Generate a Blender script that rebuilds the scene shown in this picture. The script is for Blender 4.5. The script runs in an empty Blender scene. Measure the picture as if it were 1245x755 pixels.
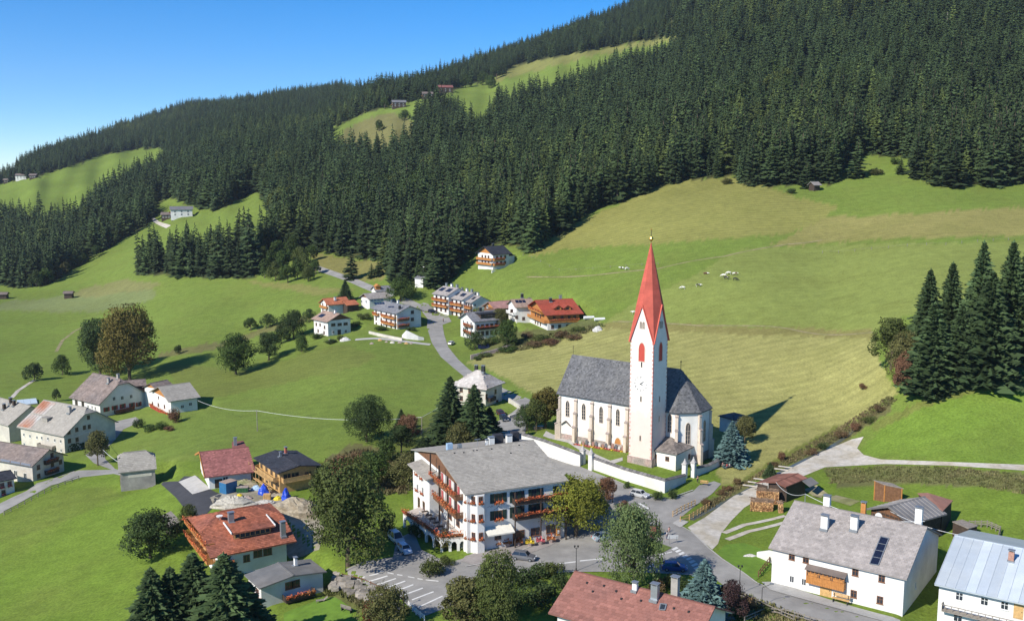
import bpy, bmesh, math, random
import numpy as np
from mathutils import Vector, Matrix, Euler
from mathutils.geometry import delaunay_2d_cdt
from mathutils.bvhtree import BVHTree
random.seed(7); RNG = np.random.default_rng(11)
scene = bpy.context.scene
COL = scene.collection

# ---------------------------------------------------------------- camera, sky, sun, exposure
F, CX, CY, HOR, CAMZ = 1200.0, 622.5, 377.5, 208.0, 68.0
PITCH = math.atan((CY - HOR) / F)
SP, CP = math.sin(PITCH), math.cos(PITCH)
CAM = Vector((0, 0, CAMZ))
cam_data = bpy.data.cameras.new('camera')
cam = bpy.data.objects.new('camera', cam_data); COL.objects.link(cam)
cam.location = CAM; cam.rotation_euler = (math.pi / 2 - PITCH, 0, 0)
cam_data.sensor_width = 36.0; cam_data.sensor_fit = 'HORIZONTAL'; cam_data.lens = F / 1245 * 36
cam_data.clip_start = 1.0; cam_data.clip_end = 30000
scene.camera = cam

SUN_AZ, SUN_EL = math.radians(227), math.radians(37)
world = bpy.data.worlds.new('World'); scene.world = world; world.use_nodes = True
wn = world.node_tree.nodes; wl = world.node_tree.links
sky = wn.new('ShaderNodeTexSky'); sky.sky_type = 'NISHITA'; sky.sun_disc = False
sky.sun_elevation = SUN_EL; sky.sun_rotation = SUN_AZ
sky.altitude = 2500; sky.air_density = 0.8; sky.dust_density = 0.0; sky.ozone_density = 4.0
hsv = wn.new('ShaderNodeHueSaturation'); hsv.inputs['Saturation'].default_value = 1.38
wl.new(sky.outputs[0], hsv.inputs['Color']); wl.new(hsv.outputs[0], wn['Background'].inputs[0]); wn['Background'].inputs[1].default_value = 0.135
sd = bpy.data.lights.new('sun', 'SUN'); sd.energy = 4.8; sd.angle = math.radians(0.5); sd.color = (1.0, 0.95, 0.86)
sun = bpy.data.objects.new('sun', sd); COL.objects.link(sun)
sun_dir = Vector((math.sin(SUN_AZ) * math.cos(SUN_EL), math.cos(SUN_AZ) * math.cos(SUN_EL), math.sin(SUN_EL)))
sun.rotation_euler = (-sun_dir).to_track_quat('-Z', 'Y').to_euler(); sun.location = (-80, -80, 200)
scene.view_settings.view_transform = 'Standard'; scene.view_settings.look = 'None'
scene.view_settings.exposure = 0.45; scene.view_settings.gamma = 1.0
scene.view_settings.use_curve_mapping = False
scene.render.engine = 'CYCLES'
try:
    scene.cycles.use_denoising = True
    scene.cycles.max_bounces = 6; scene.cycles.diffuse_bounces = 3; scene.cycles.transparent_max_bounces = 4
except Exception: pass

# ---------------------------------------------------------------- survey helpers
def P(px, py, t):                       # point on the sight line through a survey point of the photo at depth t
    u, v = (px - CX) / F, (CY - py) / F
    return Vector((t * u, t * (CP + v * SP), CAMZ + t * (-SP + v * CP)))
def ray(px, py): return P(px, py, 1.0) - CAM
def on_plane_z(px, py, z):
    d = ray(px, py); k = (z - CAMZ) / d.z
    return CAM + d * k
def project(p):
    x, y, z = p[0], p[1], p[2] - CAMZ
    t = y * CP - z * SP
    return CX + F * x / t, CY - F * (y * SP + z * CP) / t, t
def z_for_row(p, py):                   # height of a point over the plan position p that is seen at row py
    v = (CY - py) / F
    return CAMZ + p.y * (v * CP - SP) / (CP + v * SP)

# control points of the terrain survey: photo column, row, pixels per metre
CTRL = [(-200,900,9.4),(200,900,9.7),(622,950,10.8),(1100,900,10.0),(1450,900,9.6),(600,1280,15.4),(-200,1280,14.9),(1500,1280,15.0),
(0,755,7.0),(-250,755,6.7),(300,755,7.5),(620,755,7.95),(900,755,7.9),(1245,755,7.6),(1500,755,7.4),
(565,676,6.75),(300,690,6.75),(100,650,5.7),(700,665,6.6),(840,650,6.4),(1000,690,7.0),(1200,680,6.9),
(165,598,5.15),(0,600,4.75),(240,590,5.4),(420,590,5.5),(340,602,5.6),(600,610,5.8),(780,590,5.55),(900,600,5.6),(1040,545,5.0),(1000,600,5.75),(1245,545,5.45),(1245,600,6.15),(1150,620,6.2),(1500,560,5.9),
(130,507,3.6),(45,552,4.25),(-100,520,3.6),(230,497,3.7),(350,500,4.0),(450,500,4.2),(620,495,4.2),(680,560,5.1),(820,570,5.25),(700,520,4.62),
(0,420,2.45),(-250,420,2.3),(150,440,2.75),(300,440,3.0),(250,400,2.55),(420,410,3.0),(480,402,2.95),(520,420,3.1),(580,430,3.25),(660,402,3.15),(560,387,2.8),(620,390,2.98),
(800,480,4.2),(940,400,3.75),(965,487,4.4),(1080,440,4.45),(1190,463,4.9),(1245,430,4.7),(1500,430,5.0),(1000,330,3.1),(1245,300,3.15),(1245,225,2.45),(1500,225,2.6),(1080,225,2.4),(940,222,2.3),(800,260,2.45),(700,290,2.5),(640,320,2.62),(600,330,2.6),(700,360,2.95),
(85,360,1.9),(0,362,1.85),(-250,360,1.8),(170,335,1.9),(300,342,2.15),(400,335,2.25),(450,352,2.45),(510,340,2.5),(10,335,1.6),(100,340,1.75),(390,305,2.0),
(100,225,.98),(25,217,.85),(0,250,1.03),(-250,250,1.05),(190,185,.78),(215,265,1.5),(300,240,1.5),(250,135,.62),(330,123,.6),(400,115,.6),(0,208,.72),(-250,225,.75),(130,168,.65),(450,150,1.12),(480,132,1.08),(540,117,1.0),(600,100,.92),(560,100,.82),(500,200,1.4),(600,200,1.6),(700,200,1.75),(760,18,.72),(640,62,.7),(700,75,.95),(800,58,1.0),(860,0,1.0),(1000,0,1.2),(1245,0,1.35),(1000,100,1.6),(1245,120,1.8),(850,150,1.65),(1100,-90,0.9),(1245,-140,.85),(1500,-150,.85),(1500,0,1.35)]
CT = np.array(CTRL, float)
def _tps(r2):
    return np.where(r2 > 1e-9, r2 * np.log(r2 + 1e-12), 0.0)
def _fit():
    q = CT[:, :2] / 100.0; n = len(q)
    K = _tps(((q[:, None] - q[None]) ** 2).sum(2)) + np.eye(n) * 0.08
    A = np.zeros((n + 3, n + 3)); A[:n, :n] = K
    A[:n, n] = 1; A[:n, n + 1:] = q; A[n, :n] = 1; A[n + 1:, :n] = q.T
    return np.linalg.solve(A, np.concatenate([CT[:, 2], np.zeros(3)]))
_W = _fit(); _Q = CT[:, :2] / 100.0
def scale_at(px, py):
    px = np.atleast_1d(np.asarray(px, float)) / 100; py = np.atleast_1d(np.asarray(py, float)) / 100
    out = np.empty(len(px))
    for i in range(0, len(px), 20000):
        a, b = px[i:i + 20000], py[i:i + 20000]
        r2 = (a[:, None] - _Q[None, :, 0]) ** 2 + (b[:, None] - _Q[None, :, 1]) ** 2
        out[i:i + 20000] = _tps(r2) @ _W[:-3] + _W[-3] + a * _W[-2] + b * _W[-1]
    # folds and gullies of the far wooded slopes
    k = np.clip((1.75 - out) / 0.5, 0, 1) * np.clip((330 - py * 100) / 60, 0, 1); x, y = px * 100, py * 100
    fold = np.sin(x * .061 + y * .043 + 1.3) + .7 * np.sin(x * .113 - y * .031 + 4) + .5 * np.sin(x * .029 + y * .12) + .4 * np.sin(x * .21 + y * .05)
    out = out * (1 + 0.016 * k * fold)
    return np.maximum(out, 0.35)
def G(px, py, up=0.0):                  # ground point surveyed at a photo column and row
    v = P(px, py, F / float(scale_at(px, py)[0])); v.z += up
    return v
def S(px, py): return float(scale_at(px, py)[0])

SKYX = [-420,-250,-100,0,20,60,130,180,230,262,300,340,400,440,500,540,600,640,700,760,800,900,1000,1245,1500,1700]
SKYY = [222,216,207,200,192,174,152,135,119,117,115,107,99,102,92,80,59,45,24,2,-18,-58,-93,-158,-198,-215]
def sky_row(px):                        # skyline of the ground (tree tops stand above it)
    t = np.interp(px, SKYX, SKYY)
    return t + 11

# ---------------------------------------------------------------- object helpers
def setp(o, label=None, cat=None, group=None, kind=None):
    if label: o['label'] = label
    if cat: o['category'] = cat
    if group: o['group'] = group
    if kind: o['kind'] = kind
    return o
def empty(name, loc, rz=0.0, label=None, cat=None, group=None):
    o = bpy.data.objects.new(name, None); COL.objects.link(o)
    o.empty_display_size = 0.5; o.location = loc; o.rotation_euler = (0, 0, rz)
    return setp(o, label, cat, group)
def link(name, me, parent=None, loc=(0, 0, 0), rz=0.0):
    o = bpy.data.objects.new(name, me); COL.objects.link(o)
    o.location = loc; o.rotation_euler = (0, 0, rz)
    if parent: o.parent = parent
    return o
class MB:
    def __init__(s): s.v = []; s.f = []; s.m = []; s.c = []
    def add(s, vs, fs, m=0, c=None):
        b = len(s.v); s.v += [tuple(v) for v in vs]
        for f in fs: s.f.append(tuple(b + i for i in f)); s.m.append(m); s.c.append(c)
        return s
    def box(s, x0, x1, y0, y1, z0, z1, m=0, c=None):
        return s.add([(x0,y0,z0),(x1,y0,z0),(x1,y1,z0),(x0,y1,z0),(x0,y0,z1),(x1,y0,z1),(x1,y1,z1),(x0,y1,z1)],
                     [(0,3,2,1),(4,5,6,7),(0,1,5,4),(1,2,6,5),(2,3,7,6),(3,0,4,7)], m, c)
    def obox(s, mat, sx, sy, sz, m=0, c=None):      # box of half sizes under a matrix
        vs = [mat @ Vector((a * sx, b * sy, d * sz)) for d in (-1, 1) for a, b in ((-1,-1),(1,-1),(1,1),(-1,1))]
        return s.add(vs, [(0,3,2,1),(4,5,6,7),(0,1,5,4),(1,2,6,5),(2,3,7,6),(3,0,4,7)], m, c)
    def bar(s, a, b, r, m=0, c=None, r2=None, n=6):  # tapered tube
        a, b = Vector(a), Vector(b); d = (b - a)
        if d.length < 1e-6: return s
        q = d.to_track_quat('Z', 'Y'); r2 = r if r2 is None else r2
        vs = [a + q @ Vector((r * math.cos(6.2832 * i / n), r * math.sin(6.2832 * i / n), 0)) for i in range(n)]
        vs += [b + q @ Vector((r2 * math.cos(6.2832 * i / n), r2 * math.sin(6.2832 * i / n), 0)) for i in range(n)]
        fs = [(i, (i + 1) % n, n + (i + 1) % n, n + i) for i in range(n)] + [tuple(range(n - 1, -1, -1)), tuple(range(n, 2 * n))]
        return s.add(vs, fs, m, c)
    def plank(s, a, b, w, h, m=0, c=None):           # rectangular bar from a to b, w across (horizontal), h high
        a, b = Vector(a), Vector(b); d = (b - a); L = d.length
        if L < 1e-6: return s
        x = d / L; y = Vector((0, 0, 1)).cross(x)
        y = y.normalized() if y.length > 1e-4 else Vector((0, 1, 0)); z = x.cross(y)
        M = Matrix((x, y, z)).transposed().to_4x4(); M.translation = (a + b) / 2
        return s.obox(M, L / 2, w / 2, h / 2, m, c)
    def extrude(s, poly, z0, z1, m=0, c=None):
        n = len(poly)
        vs = [(p[0], p[1], z0) for p in poly] + [(p[0], p[1], z1) for p in poly]
        return s.add(vs, [tuple(range(n - 1, -1, -1)), tuple(range(n, 2 * n))] + [(i, (i + 1) % n, n + (i + 1) % n, n + i) for i in range(n)], m, c)
    def lathe(s, prof, n=10, cx=0, cy=0, m=0, c=None):
        vs = []
        for r, z in prof:
            vs += [(cx + r * math.cos(6.2832 * i / n), cy + r * math.sin(6.2832 * i / n), z) for i in range(n)]
        fs = [(k * n + i, k * n + (i + 1) % n, (k + 1) * n + (i + 1) % n, (k + 1) * n + i) for k in range(len(prof) - 1) for i in range(n)]
        fs += [tuple(range(n - 1, -1, -1)), tuple(range((len(prof) - 1) * n, len(prof) * n))]
        return s.add(vs, fs, m, c)
    def mesh(s, name, mats, smooth=False):
        me = bpy.data.meshes.new(name); me.from_pydata(s.v, [], s.f)
        mats = mats if isinstance(mats, (list, tuple)) else [mats]
        for m in mats: me.materials.append(m)
        if len(mats) > 1: me.polygons.foreach_set('material_index', s.m)
        if any(c is not None for c in s.c):
            at = me.attributes.new('shade', 'FLOAT', 'FACE')
            at.data.foreach_set('value', [0.5 if c is None else c for c in s.c])
        if smooth: me.polygons.foreach_set('use_smooth', [True] * len(me.polygons))
        me.update(); return me
    def build(s, name, mats, parent=None, smooth=False, loc=(0,0,0), rz=0.0):
        return link(name, s.mesh(name, mats, smooth), parent, loc, rz)

# ---------------------------------------------------------------- materials
_M = {}
def mat(name, col, rough=0.85, var=0.25, scale=1.5, spec=0.25, metal=0.0, shade=0.0, bump=0.0, col2=None, detail=4.0, rnd=0.0, objspace=True, trans=0.0):
    """procedural surface: base colour varied by noise; shade = per-face variation, rnd = per-object variation"""
    if name in _M: return _M[name]
    m = bpy.data.materials.new(name); m.use_nodes = True; nt = m.node_tree; N, L = nt.nodes, nt.links
    b = N['Principled BSDF']; b.inputs['Roughness'].default_value = rough
    b.inputs['Specular IOR Level'].default_value = spec; b.inputs['Metallic'].default_value = metal
    tc = N.new('ShaderNodeTexCoord'); geo = N.new('ShaderNodeNewGeometry')
    src = tc.outputs['Object'] if objspace else geo.outputs['Position']
    nz = N.new('ShaderNodeTexNoise'); nz.inputs['Scale'].default_value = scale; nz.inputs['Detail'].default_value = detail; nz.inputs['Roughness'].default_value = 0.62
    L.new(src, nz.inputs['Vector'])
    rmp = N.new('ShaderNodeMapRange'); rmp.inputs['From Min'].default_value = 0.3; rmp.inputs['From Max'].default_value = 0.7
    rmp.inputs['To Min'].default_value = 1 - var; rmp.inputs['To Max'].default_value = 1 + var
    L.new(nz.outputs[0], rmp.inputs['Value'])
    base = N.new('ShaderNodeMixRGB'); base.blend_type = 'MIX'
    base.inputs[1].default_value = (*col, 1); base.inputs[2].default_value = (*(col2 or col), 1)
    last = base.outputs[0]
    if col2:
        n2 = N.new('ShaderNodeTexNoise'); n2.inputs['Scale'].default_value = scale * 0.31; n2.inputs['Detail'].default_value = 5
        L.new(src, n2.inputs['Vector'])
        r2 = N.new('ShaderNodeMapRange'); r2.inputs['From Min'].default_value = 0.42; r2.inputs['From Max'].default_value = 0.62
        L.new(n2.outputs[0], r2.inputs['Value']); L.new(r2.outputs[0], base.inputs[0])
    else: base.inputs[0].default_value = 0
    f = rmp.outputs[0]
    if shade > 0:
        at = N.new('ShaderNodeAttribute'); at.attribute_name = 'shade'
        r3 = N.new('ShaderNodeMapRange'); r3.inputs['To Min'].default_value = 1 - shade; r3.inputs['To Max'].default_value = 1 + shade
        L.new(at.outputs['Fac'], r3.inputs['Value'])
        mm = N.new('ShaderNodeMath'); mm.operation = 'MULTIPLY'; L.new(f, mm.inputs[0]); L.new(r3.outputs[0], mm.inputs[1]); f = mm.outputs[0]
    if rnd > 0:
        oi = N.new('ShaderNodeObjectInfo')
        r4 = N.new('ShaderNodeMapRange'); r4.inputs['To Min'].default_value = 1 - rnd; r4.inputs['To Max'].default_value = 1 + rnd
        L.new(oi.outputs['Random'], r4.inputs['Value'])
        mm = N.new('ShaderNodeMath'); mm.operation = 'MULTIPLY'; L.new(f, mm.inputs[0]); L.new(r4.outputs[0], mm.inputs[1]); f = mm.outputs[0]
    mul = N.new('ShaderNodeVectorMath'); mul.operation = 'SCALE'
    L.new(last, mul.inputs[0]); L.new(f, mul.inputs['Scale']); L.new(mul.outputs[0], b.inputs['Base Color'])
    if bump > 0:
        bp = N.new('ShaderNodeBump'); bp.inputs['Strength'].default_value = bump; bp.inputs['Distance'].default_value = 0.08
        L.new(nz.outputs[0], bp.inputs['Height']); L.new(bp.outputs[0], b.inputs['Normal'])
    if trans > 0:
        tr = N.new('ShaderNodeBsdfTranslucent'); L.new(mul.outputs[0], tr.inputs[0])
        mx = N.new('ShaderNodeMixShader'); mx.inputs[0].default_value = trans
        L.new(b.outputs[0], mx.inputs[1]); L.new(tr.outputs[0], mx.inputs[2])
        L.new(mx.outputs[0], N['Material Output'].inputs[0])
    _M[name] = m
    return m
# ================================================================ TERRAIN
def inside(px, py, poly):
    px, py = np.asarray(px, float), np.asarray(py, float); r = np.zeros(px.shape, bool); n = len(poly)
    for i in range(n):
        x0, y0 = poly[i]; x1, y1 = poly[i - 1]
        if y0 == y1: continue
        c = ((y0 > py) != (y1 > py)) & (px < (x1 - x0) * (py - y0) / (y1 - y0) + x0)
        r ^= c
    return r
_cols = np.concatenate([np.linspace(-420, -40, 24)[:-1], np.arange(-40, 1290, 3.0), np.linspace(1292, 1700, 26)])
_nr = 250
_rowf = np.linspace(0, 1, _nr)
PX = np.repeat(_cols[None], _nr + 22, 0); PY = np.zeros_like(PX)
for j, c in enumerate(_cols):
    s0 = sky_row(c)
    PY[:, j] = np.concatenate([np.linspace(1280, 775, 22), 770 + (s0 - 770) * _rowf])
SC = scale_at(PX.ravel(), PY.ravel()).reshape(PX.shape)
SC = np.minimum.accumulate(SC, axis=0)                       # farther up the frame is never nearer
T = F / SC
U, V = (PX - CX) / F, (CY - PY) / F
GX, GY, GZ = T * U, T * (CP + V * SP), CAMZ + T * (-SP + V * CP)
# roughness of the land far off
nr, nc = PX.shape
front = []
for yy, zz in ((-400., 6.), (-120., 4.), (0., 2.), (40., 1.)):
    front.append((GX[0] * (1.0 if yy > -100 else 1.6), np.full(nc, yy), GZ[0] + zz * 0))
back = []
for k, dz in ((1.06, -0.02), (1.25, -0.10), (1.8, -0.28), (3.5, -0.5)):
    back.append((GX[-1] * k, GY[-1] * k, GZ[-1] + GY[-1] * dz))
XX = np.vstack([f[0] for f in front] + [GX] + [b[0] for b in back])
YY = np.vstack([f[1] for f in front] + [GY] + [b[1] for b in back])
ZZ = np.vstack([f[2] for f in front] + [GZ] + [b[2] for b in back])
PXA = np.vstack([PX[:1]] * 4 + [PX] + [PX[-1:]] * 4); PYA = np.vstack([PY[:1]] * 4 + [PY] + [PY[-1:]] * 4)
NR = XX.shape[0]
co = np.stack([XX, YY, ZZ], -1).reshape(-1, 3)
ii = np.arange(NR - 1)[:, None] * nc + np.arange(nc - 1)[None]
quads = np.stack([ii, ii + 1, ii + nc + 1, ii + nc], -1).reshape(-1, 4)

# clearings, forest and field outlines (survey columns and rows)
FOREST = [(-420,352),(-60,350),(0,344),(25,351),(58,346),(96,321),(134,300),(180,273),(190,262),(172,256),(207,240),(225,248),(262,257),(311,231),(326,246),(332,288),(318,303),(290,311),(250,311),(214,314),(192,318),(160,332),(185,334),(250,338),(312,339),(314,312),(340,303),(376,303),(431,314),(467,317),(470,340),(500,347),(540,344),(560,326),(575,303),(590,299),(625,299),(640,308),(650,305),(670,290),(700,272),(721,257),(765,241),(807,227),(834,219),(896,213),(900,224),(934,226),(1013,225),(1024,207),(1051,187),(1103,193),(1107,214),(1144,227),(1196,226),(1245,221),(1400,215),(1700,215),(1700,-400),(-420,-400)]
CLEAR_B = [(596,101),(627,80),(669,71),(714,62),(765,53),(826,44),(833,56),(793,79),(748,88),(703,108),(676,119),(640,131),(606,136)]
CLEAR_C = [(400,158),(440,139),(480,128),(530,117),(580,100),(612,91),(606,136),(590,166),(570,166),(556,138),(522,133),(506,152),(500,183),(471,202),(430,198),(403,182)]
CLEAR_D = [(198,180),(161,182),(127,188),(77,205),(42,215),(0,224),(-420,232),(-420,270),(-40,270),(40,272),(97,280),(112,256),(132,241),(167,223),(201,202)]
CLEAR_E = [(10,206),(28,203),(22,212),(-5,218),(-30,216)]
YELLOW = [(566,440),(592,430),(620,420),(700,398),(740,391),(1062,402),(1072,440),(1092,478),(1020,520),(930,580),(880,592),(868,560),(860,520),(690,470),(660,485),(618,462),(598,452)]
OLIVE = [(745,384),(800,356),(850,330),(905,303),(1000,298),(1300,292),(1300,372),(1100,384),(1062,404),(740,392)]
UPPER = [(640,312),(700,272),(760,244),(835,219),(900,214),(960,238),(1020,250),(1005,266),(960,284),(800,297),(690,302),(650,312)]
BAND = [(930,300),(1000,266),(1300,248),(1300,284),(1100,290)]
RIGHTG = [(1045,548),(1090,500),(1130,480),(1200,464),(1300,440),(1300,566),(1127,558),(1071,556)]
def stripp(cl, w):
    a = [(x, y - w) for x, y in cl]; b = [(x, y + w) for x, y in cl]
    return a + b[::-1]
GRASS = (0.148, 0.202, 0.038); LUSH = (0.142, 0.216, 0.032); MOWN = (0.285, 0.272, 0.094); OLV = (0.20, 0.235, 0.058)
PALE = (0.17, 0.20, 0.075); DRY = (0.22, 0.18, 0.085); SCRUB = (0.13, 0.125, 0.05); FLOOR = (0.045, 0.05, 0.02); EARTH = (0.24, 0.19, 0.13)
PAINT = [  # polygon, colour, stripes
 ([(-420,560),(1700,560),(1700,1400),(-420,1400)], (0.135,0.198,0.028), 0.1),
 (YELLOW, MOWN, 1.0), (OLIVE, OLV, 0.35), (UPPER, (0.228,0.222,0.062), 1.3), (BAND, (0.24,0.22,0.072), 0.6),
 ([(740,391),(1062,402),(1064,412),(735,400)], (0.21,0.19,0.065), 0.3),
 (RIGHTG, LUSH, 0.0), (stripp([(1060,520),(1120,492),(1190,472),(1300,450)], 5), (0.15,0.17,0.04), 0),
 (stripp([(930,590),(980,560),(1030,528),(1085,490)], 7), SCRUB, 0), (stripp([(905,585),(960,552),(1020,520)], 5), (0.15,0.165,0.04), 0.3),
 ([(1000,570),(1090,567),(1160,568),(1300,578),(1300,604),(1200,592),(1100,588),(1020,592)], (0.14,0.14,0.055), 0),
 ([(830,632),(900,585),(930,592),(860,630)], (0.14,0.14,0.055), 0),
 # left meadows
 ([(0,368),(60,362),(150,352),(190,352),(185,366),(120,380),(0,378)], PALE, 0.3),
 ([(80,357),(150,340),(200,345),(180,352),(110,362)], (0.19,0.19,0.07), 0.4),
 ([(290,340),(350,345),(430,352),(395,360),(330,350)], (0.2,0.2,0.06), 0.4),
 ([(376,306),(431,316),(467,318),(466,340),(440,342),(390,330)], (0.2,0.185,0.06), 0.3),
 ([(200,440),(300,452),(390,424),(420,420),(460,430),(440,444),(330,470),(220,490)], (0.15,0.18,0.04), 0.8),
 (stripp([(196,432),(240,425),(290,412),(380,385)], 4), (0.15,0.145,0.055), 0),
 ([(0,700),(60,690),(160,690),(200,755),(0,770)], (0.142,0.212,0.029), 0.2),
 ([(0,620),(60,600),(130,590),(150,604),(60,640),(0,660)], (0.13,0.175,0.03), 0.3),
 ([(475,135),(420,158),(412,170),(440,190),(500,178),(508,150)], (0.16,0.15,0.055), 0),
 ([(596,101),(627,80),(714,62),(826,44),(828,48),(714,70),(640,90)], (0.2,0.2,0.06), 0.3),
 (CLEAR_D, (0.14,0.195,0.032), 0.3), (CLEAR_E, DRY, 0),
 # churchyard and garden ground
 ([(395,560),(430,540),(470,545),(500,560),(495,600),(440,600),(400,590)], SCRUB, 0),
 ([(470,520),(530,500),(545,520),(520,560),(480,556)], (0.12,0.15,0.035), 0),
 ([(578,408),(640,400),(720,388),(735,396),(640,424),(590,432)], (0.12,0.13,0.045), 0),
 ([(410,700),(470,720),(500,742),(480,755),(400,730),(385,705)], (0.12,0.13,0.04), 0),
]
def npnoise(x, y, s, seed):
    r = np.random.default_rng(seed); out = np.zeros_like(x)
    for k in range(6):
        a = r.uniform(0, 6.28); f = s * r.uniform(0.6, 1.9); out += np.sin((x * math.cos(a) + y * math.sin(a)) * f + r.uniform(0, 6.28))
    return out / 6
def in_forest(px, py):
    f = inside(px, py, FOREST)
    for c in (CLEAR_B, CLEAR_C, CLEAR_D, CLEAR_E): f &= ~inside(px, py, c)
    return f
fx, fy = PXA.ravel(), PYA.ravel()
wx, wy = co[:, 0], co[:, 1]
jx = fx + 5.0 * npnoise(wx, wy, 0.13, 3) + RNG.normal(0, 1.2, len(fx)); jy = fy + 1.8 * npnoise(wx, wy, 0.15, 4) + RNG.normal(0, .5, len(fx))
color = np.zeros((len(fx), 4)); color[:, :3] = GRASS; color[:, 3] = 0.12
for poly, c, st in PAINT:
    k = inside(jx, jy, poly); color[k, :3] = c; color[k, 3] = st
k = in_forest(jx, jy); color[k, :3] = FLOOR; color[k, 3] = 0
GLADES = ((1046, 160, 9), (1148, 38, 8), (985, 55, 5), (608, 158, 6), (878, 112, 6), (700, 190, 5), (540, 240, 5), (360, 250, 5), (800, 170, 5))
for gx_, gy_, rr_ in GLADES:
    k = ((jx - gx_) ** 2 + (jy - gy_) ** 2) < rr_ ** 2; color[k, :3] = (0.27, 0.19, 0.14)
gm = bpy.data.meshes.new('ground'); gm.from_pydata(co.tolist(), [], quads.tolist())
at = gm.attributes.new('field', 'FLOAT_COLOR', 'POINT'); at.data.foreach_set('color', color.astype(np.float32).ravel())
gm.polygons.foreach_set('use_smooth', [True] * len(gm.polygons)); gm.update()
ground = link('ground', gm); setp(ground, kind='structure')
_tris = np.concatenate([quads[:, [0, 1, 2]], quads[:, [0, 2, 3]]])
BVH = BVHTree.FromPolygons([tuple(v) for v in co], [tuple(int(i) for i in t) for t in _tris], all_triangles=True)
def gz(x, y):
    h = BVH.ray_cast(Vector((x, y, 3000)), Vector((0, 0, -1)))
    return h[0].z if h[0] else 0.0

def ground_material():
    m = bpy.data.materials.new('meadow_grass'); m.use_nodes = True; N, L = m.node_tree.nodes, m.node_tree.links
    b = N['Principled BSDF']; b.inputs['Roughness'].default_value = 0.95; b.inputs['Specular IOR Level'].default_value = 0.08
    at = N.new('ShaderNodeAttribute'); at.attribute_name = 'field'
    geo = N.new('ShaderNodeNewGeometry'); sep = N.new('ShaderNodeSeparateXYZ'); L.new(geo.outputs['Position'], sep.inputs[0])
    flat = N.new('ShaderNodeCombineXYZ'); L.new(sep.outputs[0], flat.inputs[0]); L.new(sep.outputs[1], flat.inputs[1])
    def noise(sc, det, lo, hi, a=0.32, b_=0.68, rough=0.6):
        n = N.new('ShaderNodeTexNoise'); n.inputs['Scale'].default_value = sc; n.inputs['Detail'].default_value = det; n.inputs['Roughness'].default_value = rough
        L.new(flat.outputs[0], n.inputs['Vector']); r = N.new('ShaderNodeMapRange')
        r.inputs['From Min'].default_value = a; r.inputs['From Max'].default_value = b_; r.inputs['To Min'].default_value = lo; r.inputs['To Max'].default_value = hi
        L.new(n.outputs[0], r.inputs['Value']); return r.outputs[0], n.outputs[0]
    f1, _ = noise(0.012, 6, 0.88, 1.14); f2, _ = noise(0.25, 7, 0.82, 1.18, rough=0.7); f3, raw3 = noise(1.6, 5, 0.66, 1.34, rough=0.8)
    def mul(a, c):
        x = N.new('ShaderNodeMath'); x.operation = 'MULTIPLY'; L.new(a, x.inputs[0]); L.new(c, x.inputs[1]); return x.outputs[0]
    f = mul(mul(f1, f2), f3)
    # mowing lines, wherever the field was cut
    mp = N.new('ShaderNodeMapping'); mp.inputs['Rotation'].default_value = (0, 0, math.radians(-2)); L.new(flat.outputs[0], mp.inputs[0])
    wv = N.new('ShaderNodeTexWave'); wv.wave_type = 'BANDS'; wv.bands_direction = 'Y'; wv.inputs['Scale'].default_value = 0.085
    wv.inputs['Distortion'].default_value = 0.8; wv.inputs['Detail'].default_value = 3; wv.inputs['Detail Scale'].default_value = 0.25
    L.new(mp.outputs[0], wv.inputs['Vector'])
    r = N.new('ShaderNodeMapRange'); r.inputs['To Min'].default_value = -0.07; r.inputs['To Max'].default_value = 0.07; L.new(wv.outputs['Fac'], r.inputs['Value'])
    st = mul(r.outputs[0], at.outputs['Alpha'])
    ad = N.new('ShaderNodeMath'); ad.operation = 'ADD'; ad.inputs[1].default_value = 1.0; L.new(st, ad.inputs[0])
    f = mul(f, ad.outputs[0])
    # patches of drier or lusher growth
    g, _ = noise(0.05, 7, 0.0, 0.4, 0.45, 0.75)
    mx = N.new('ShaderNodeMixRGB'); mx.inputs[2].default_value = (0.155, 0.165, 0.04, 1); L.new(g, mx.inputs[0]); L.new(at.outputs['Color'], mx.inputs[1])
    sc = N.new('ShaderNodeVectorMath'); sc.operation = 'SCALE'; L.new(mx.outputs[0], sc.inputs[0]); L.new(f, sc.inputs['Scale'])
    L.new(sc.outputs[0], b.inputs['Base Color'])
    bp = N.new('ShaderNodeBump'); bp.inputs['Strength'].default_value = 0.5; bp.inputs['Distance'].default_value = 0.25
    L.new(raw3, bp.inputs['Height']); L.new(bp.outputs[0], b.inputs['Normal'])
    return m
gm.materials.append(ground_material())

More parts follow.
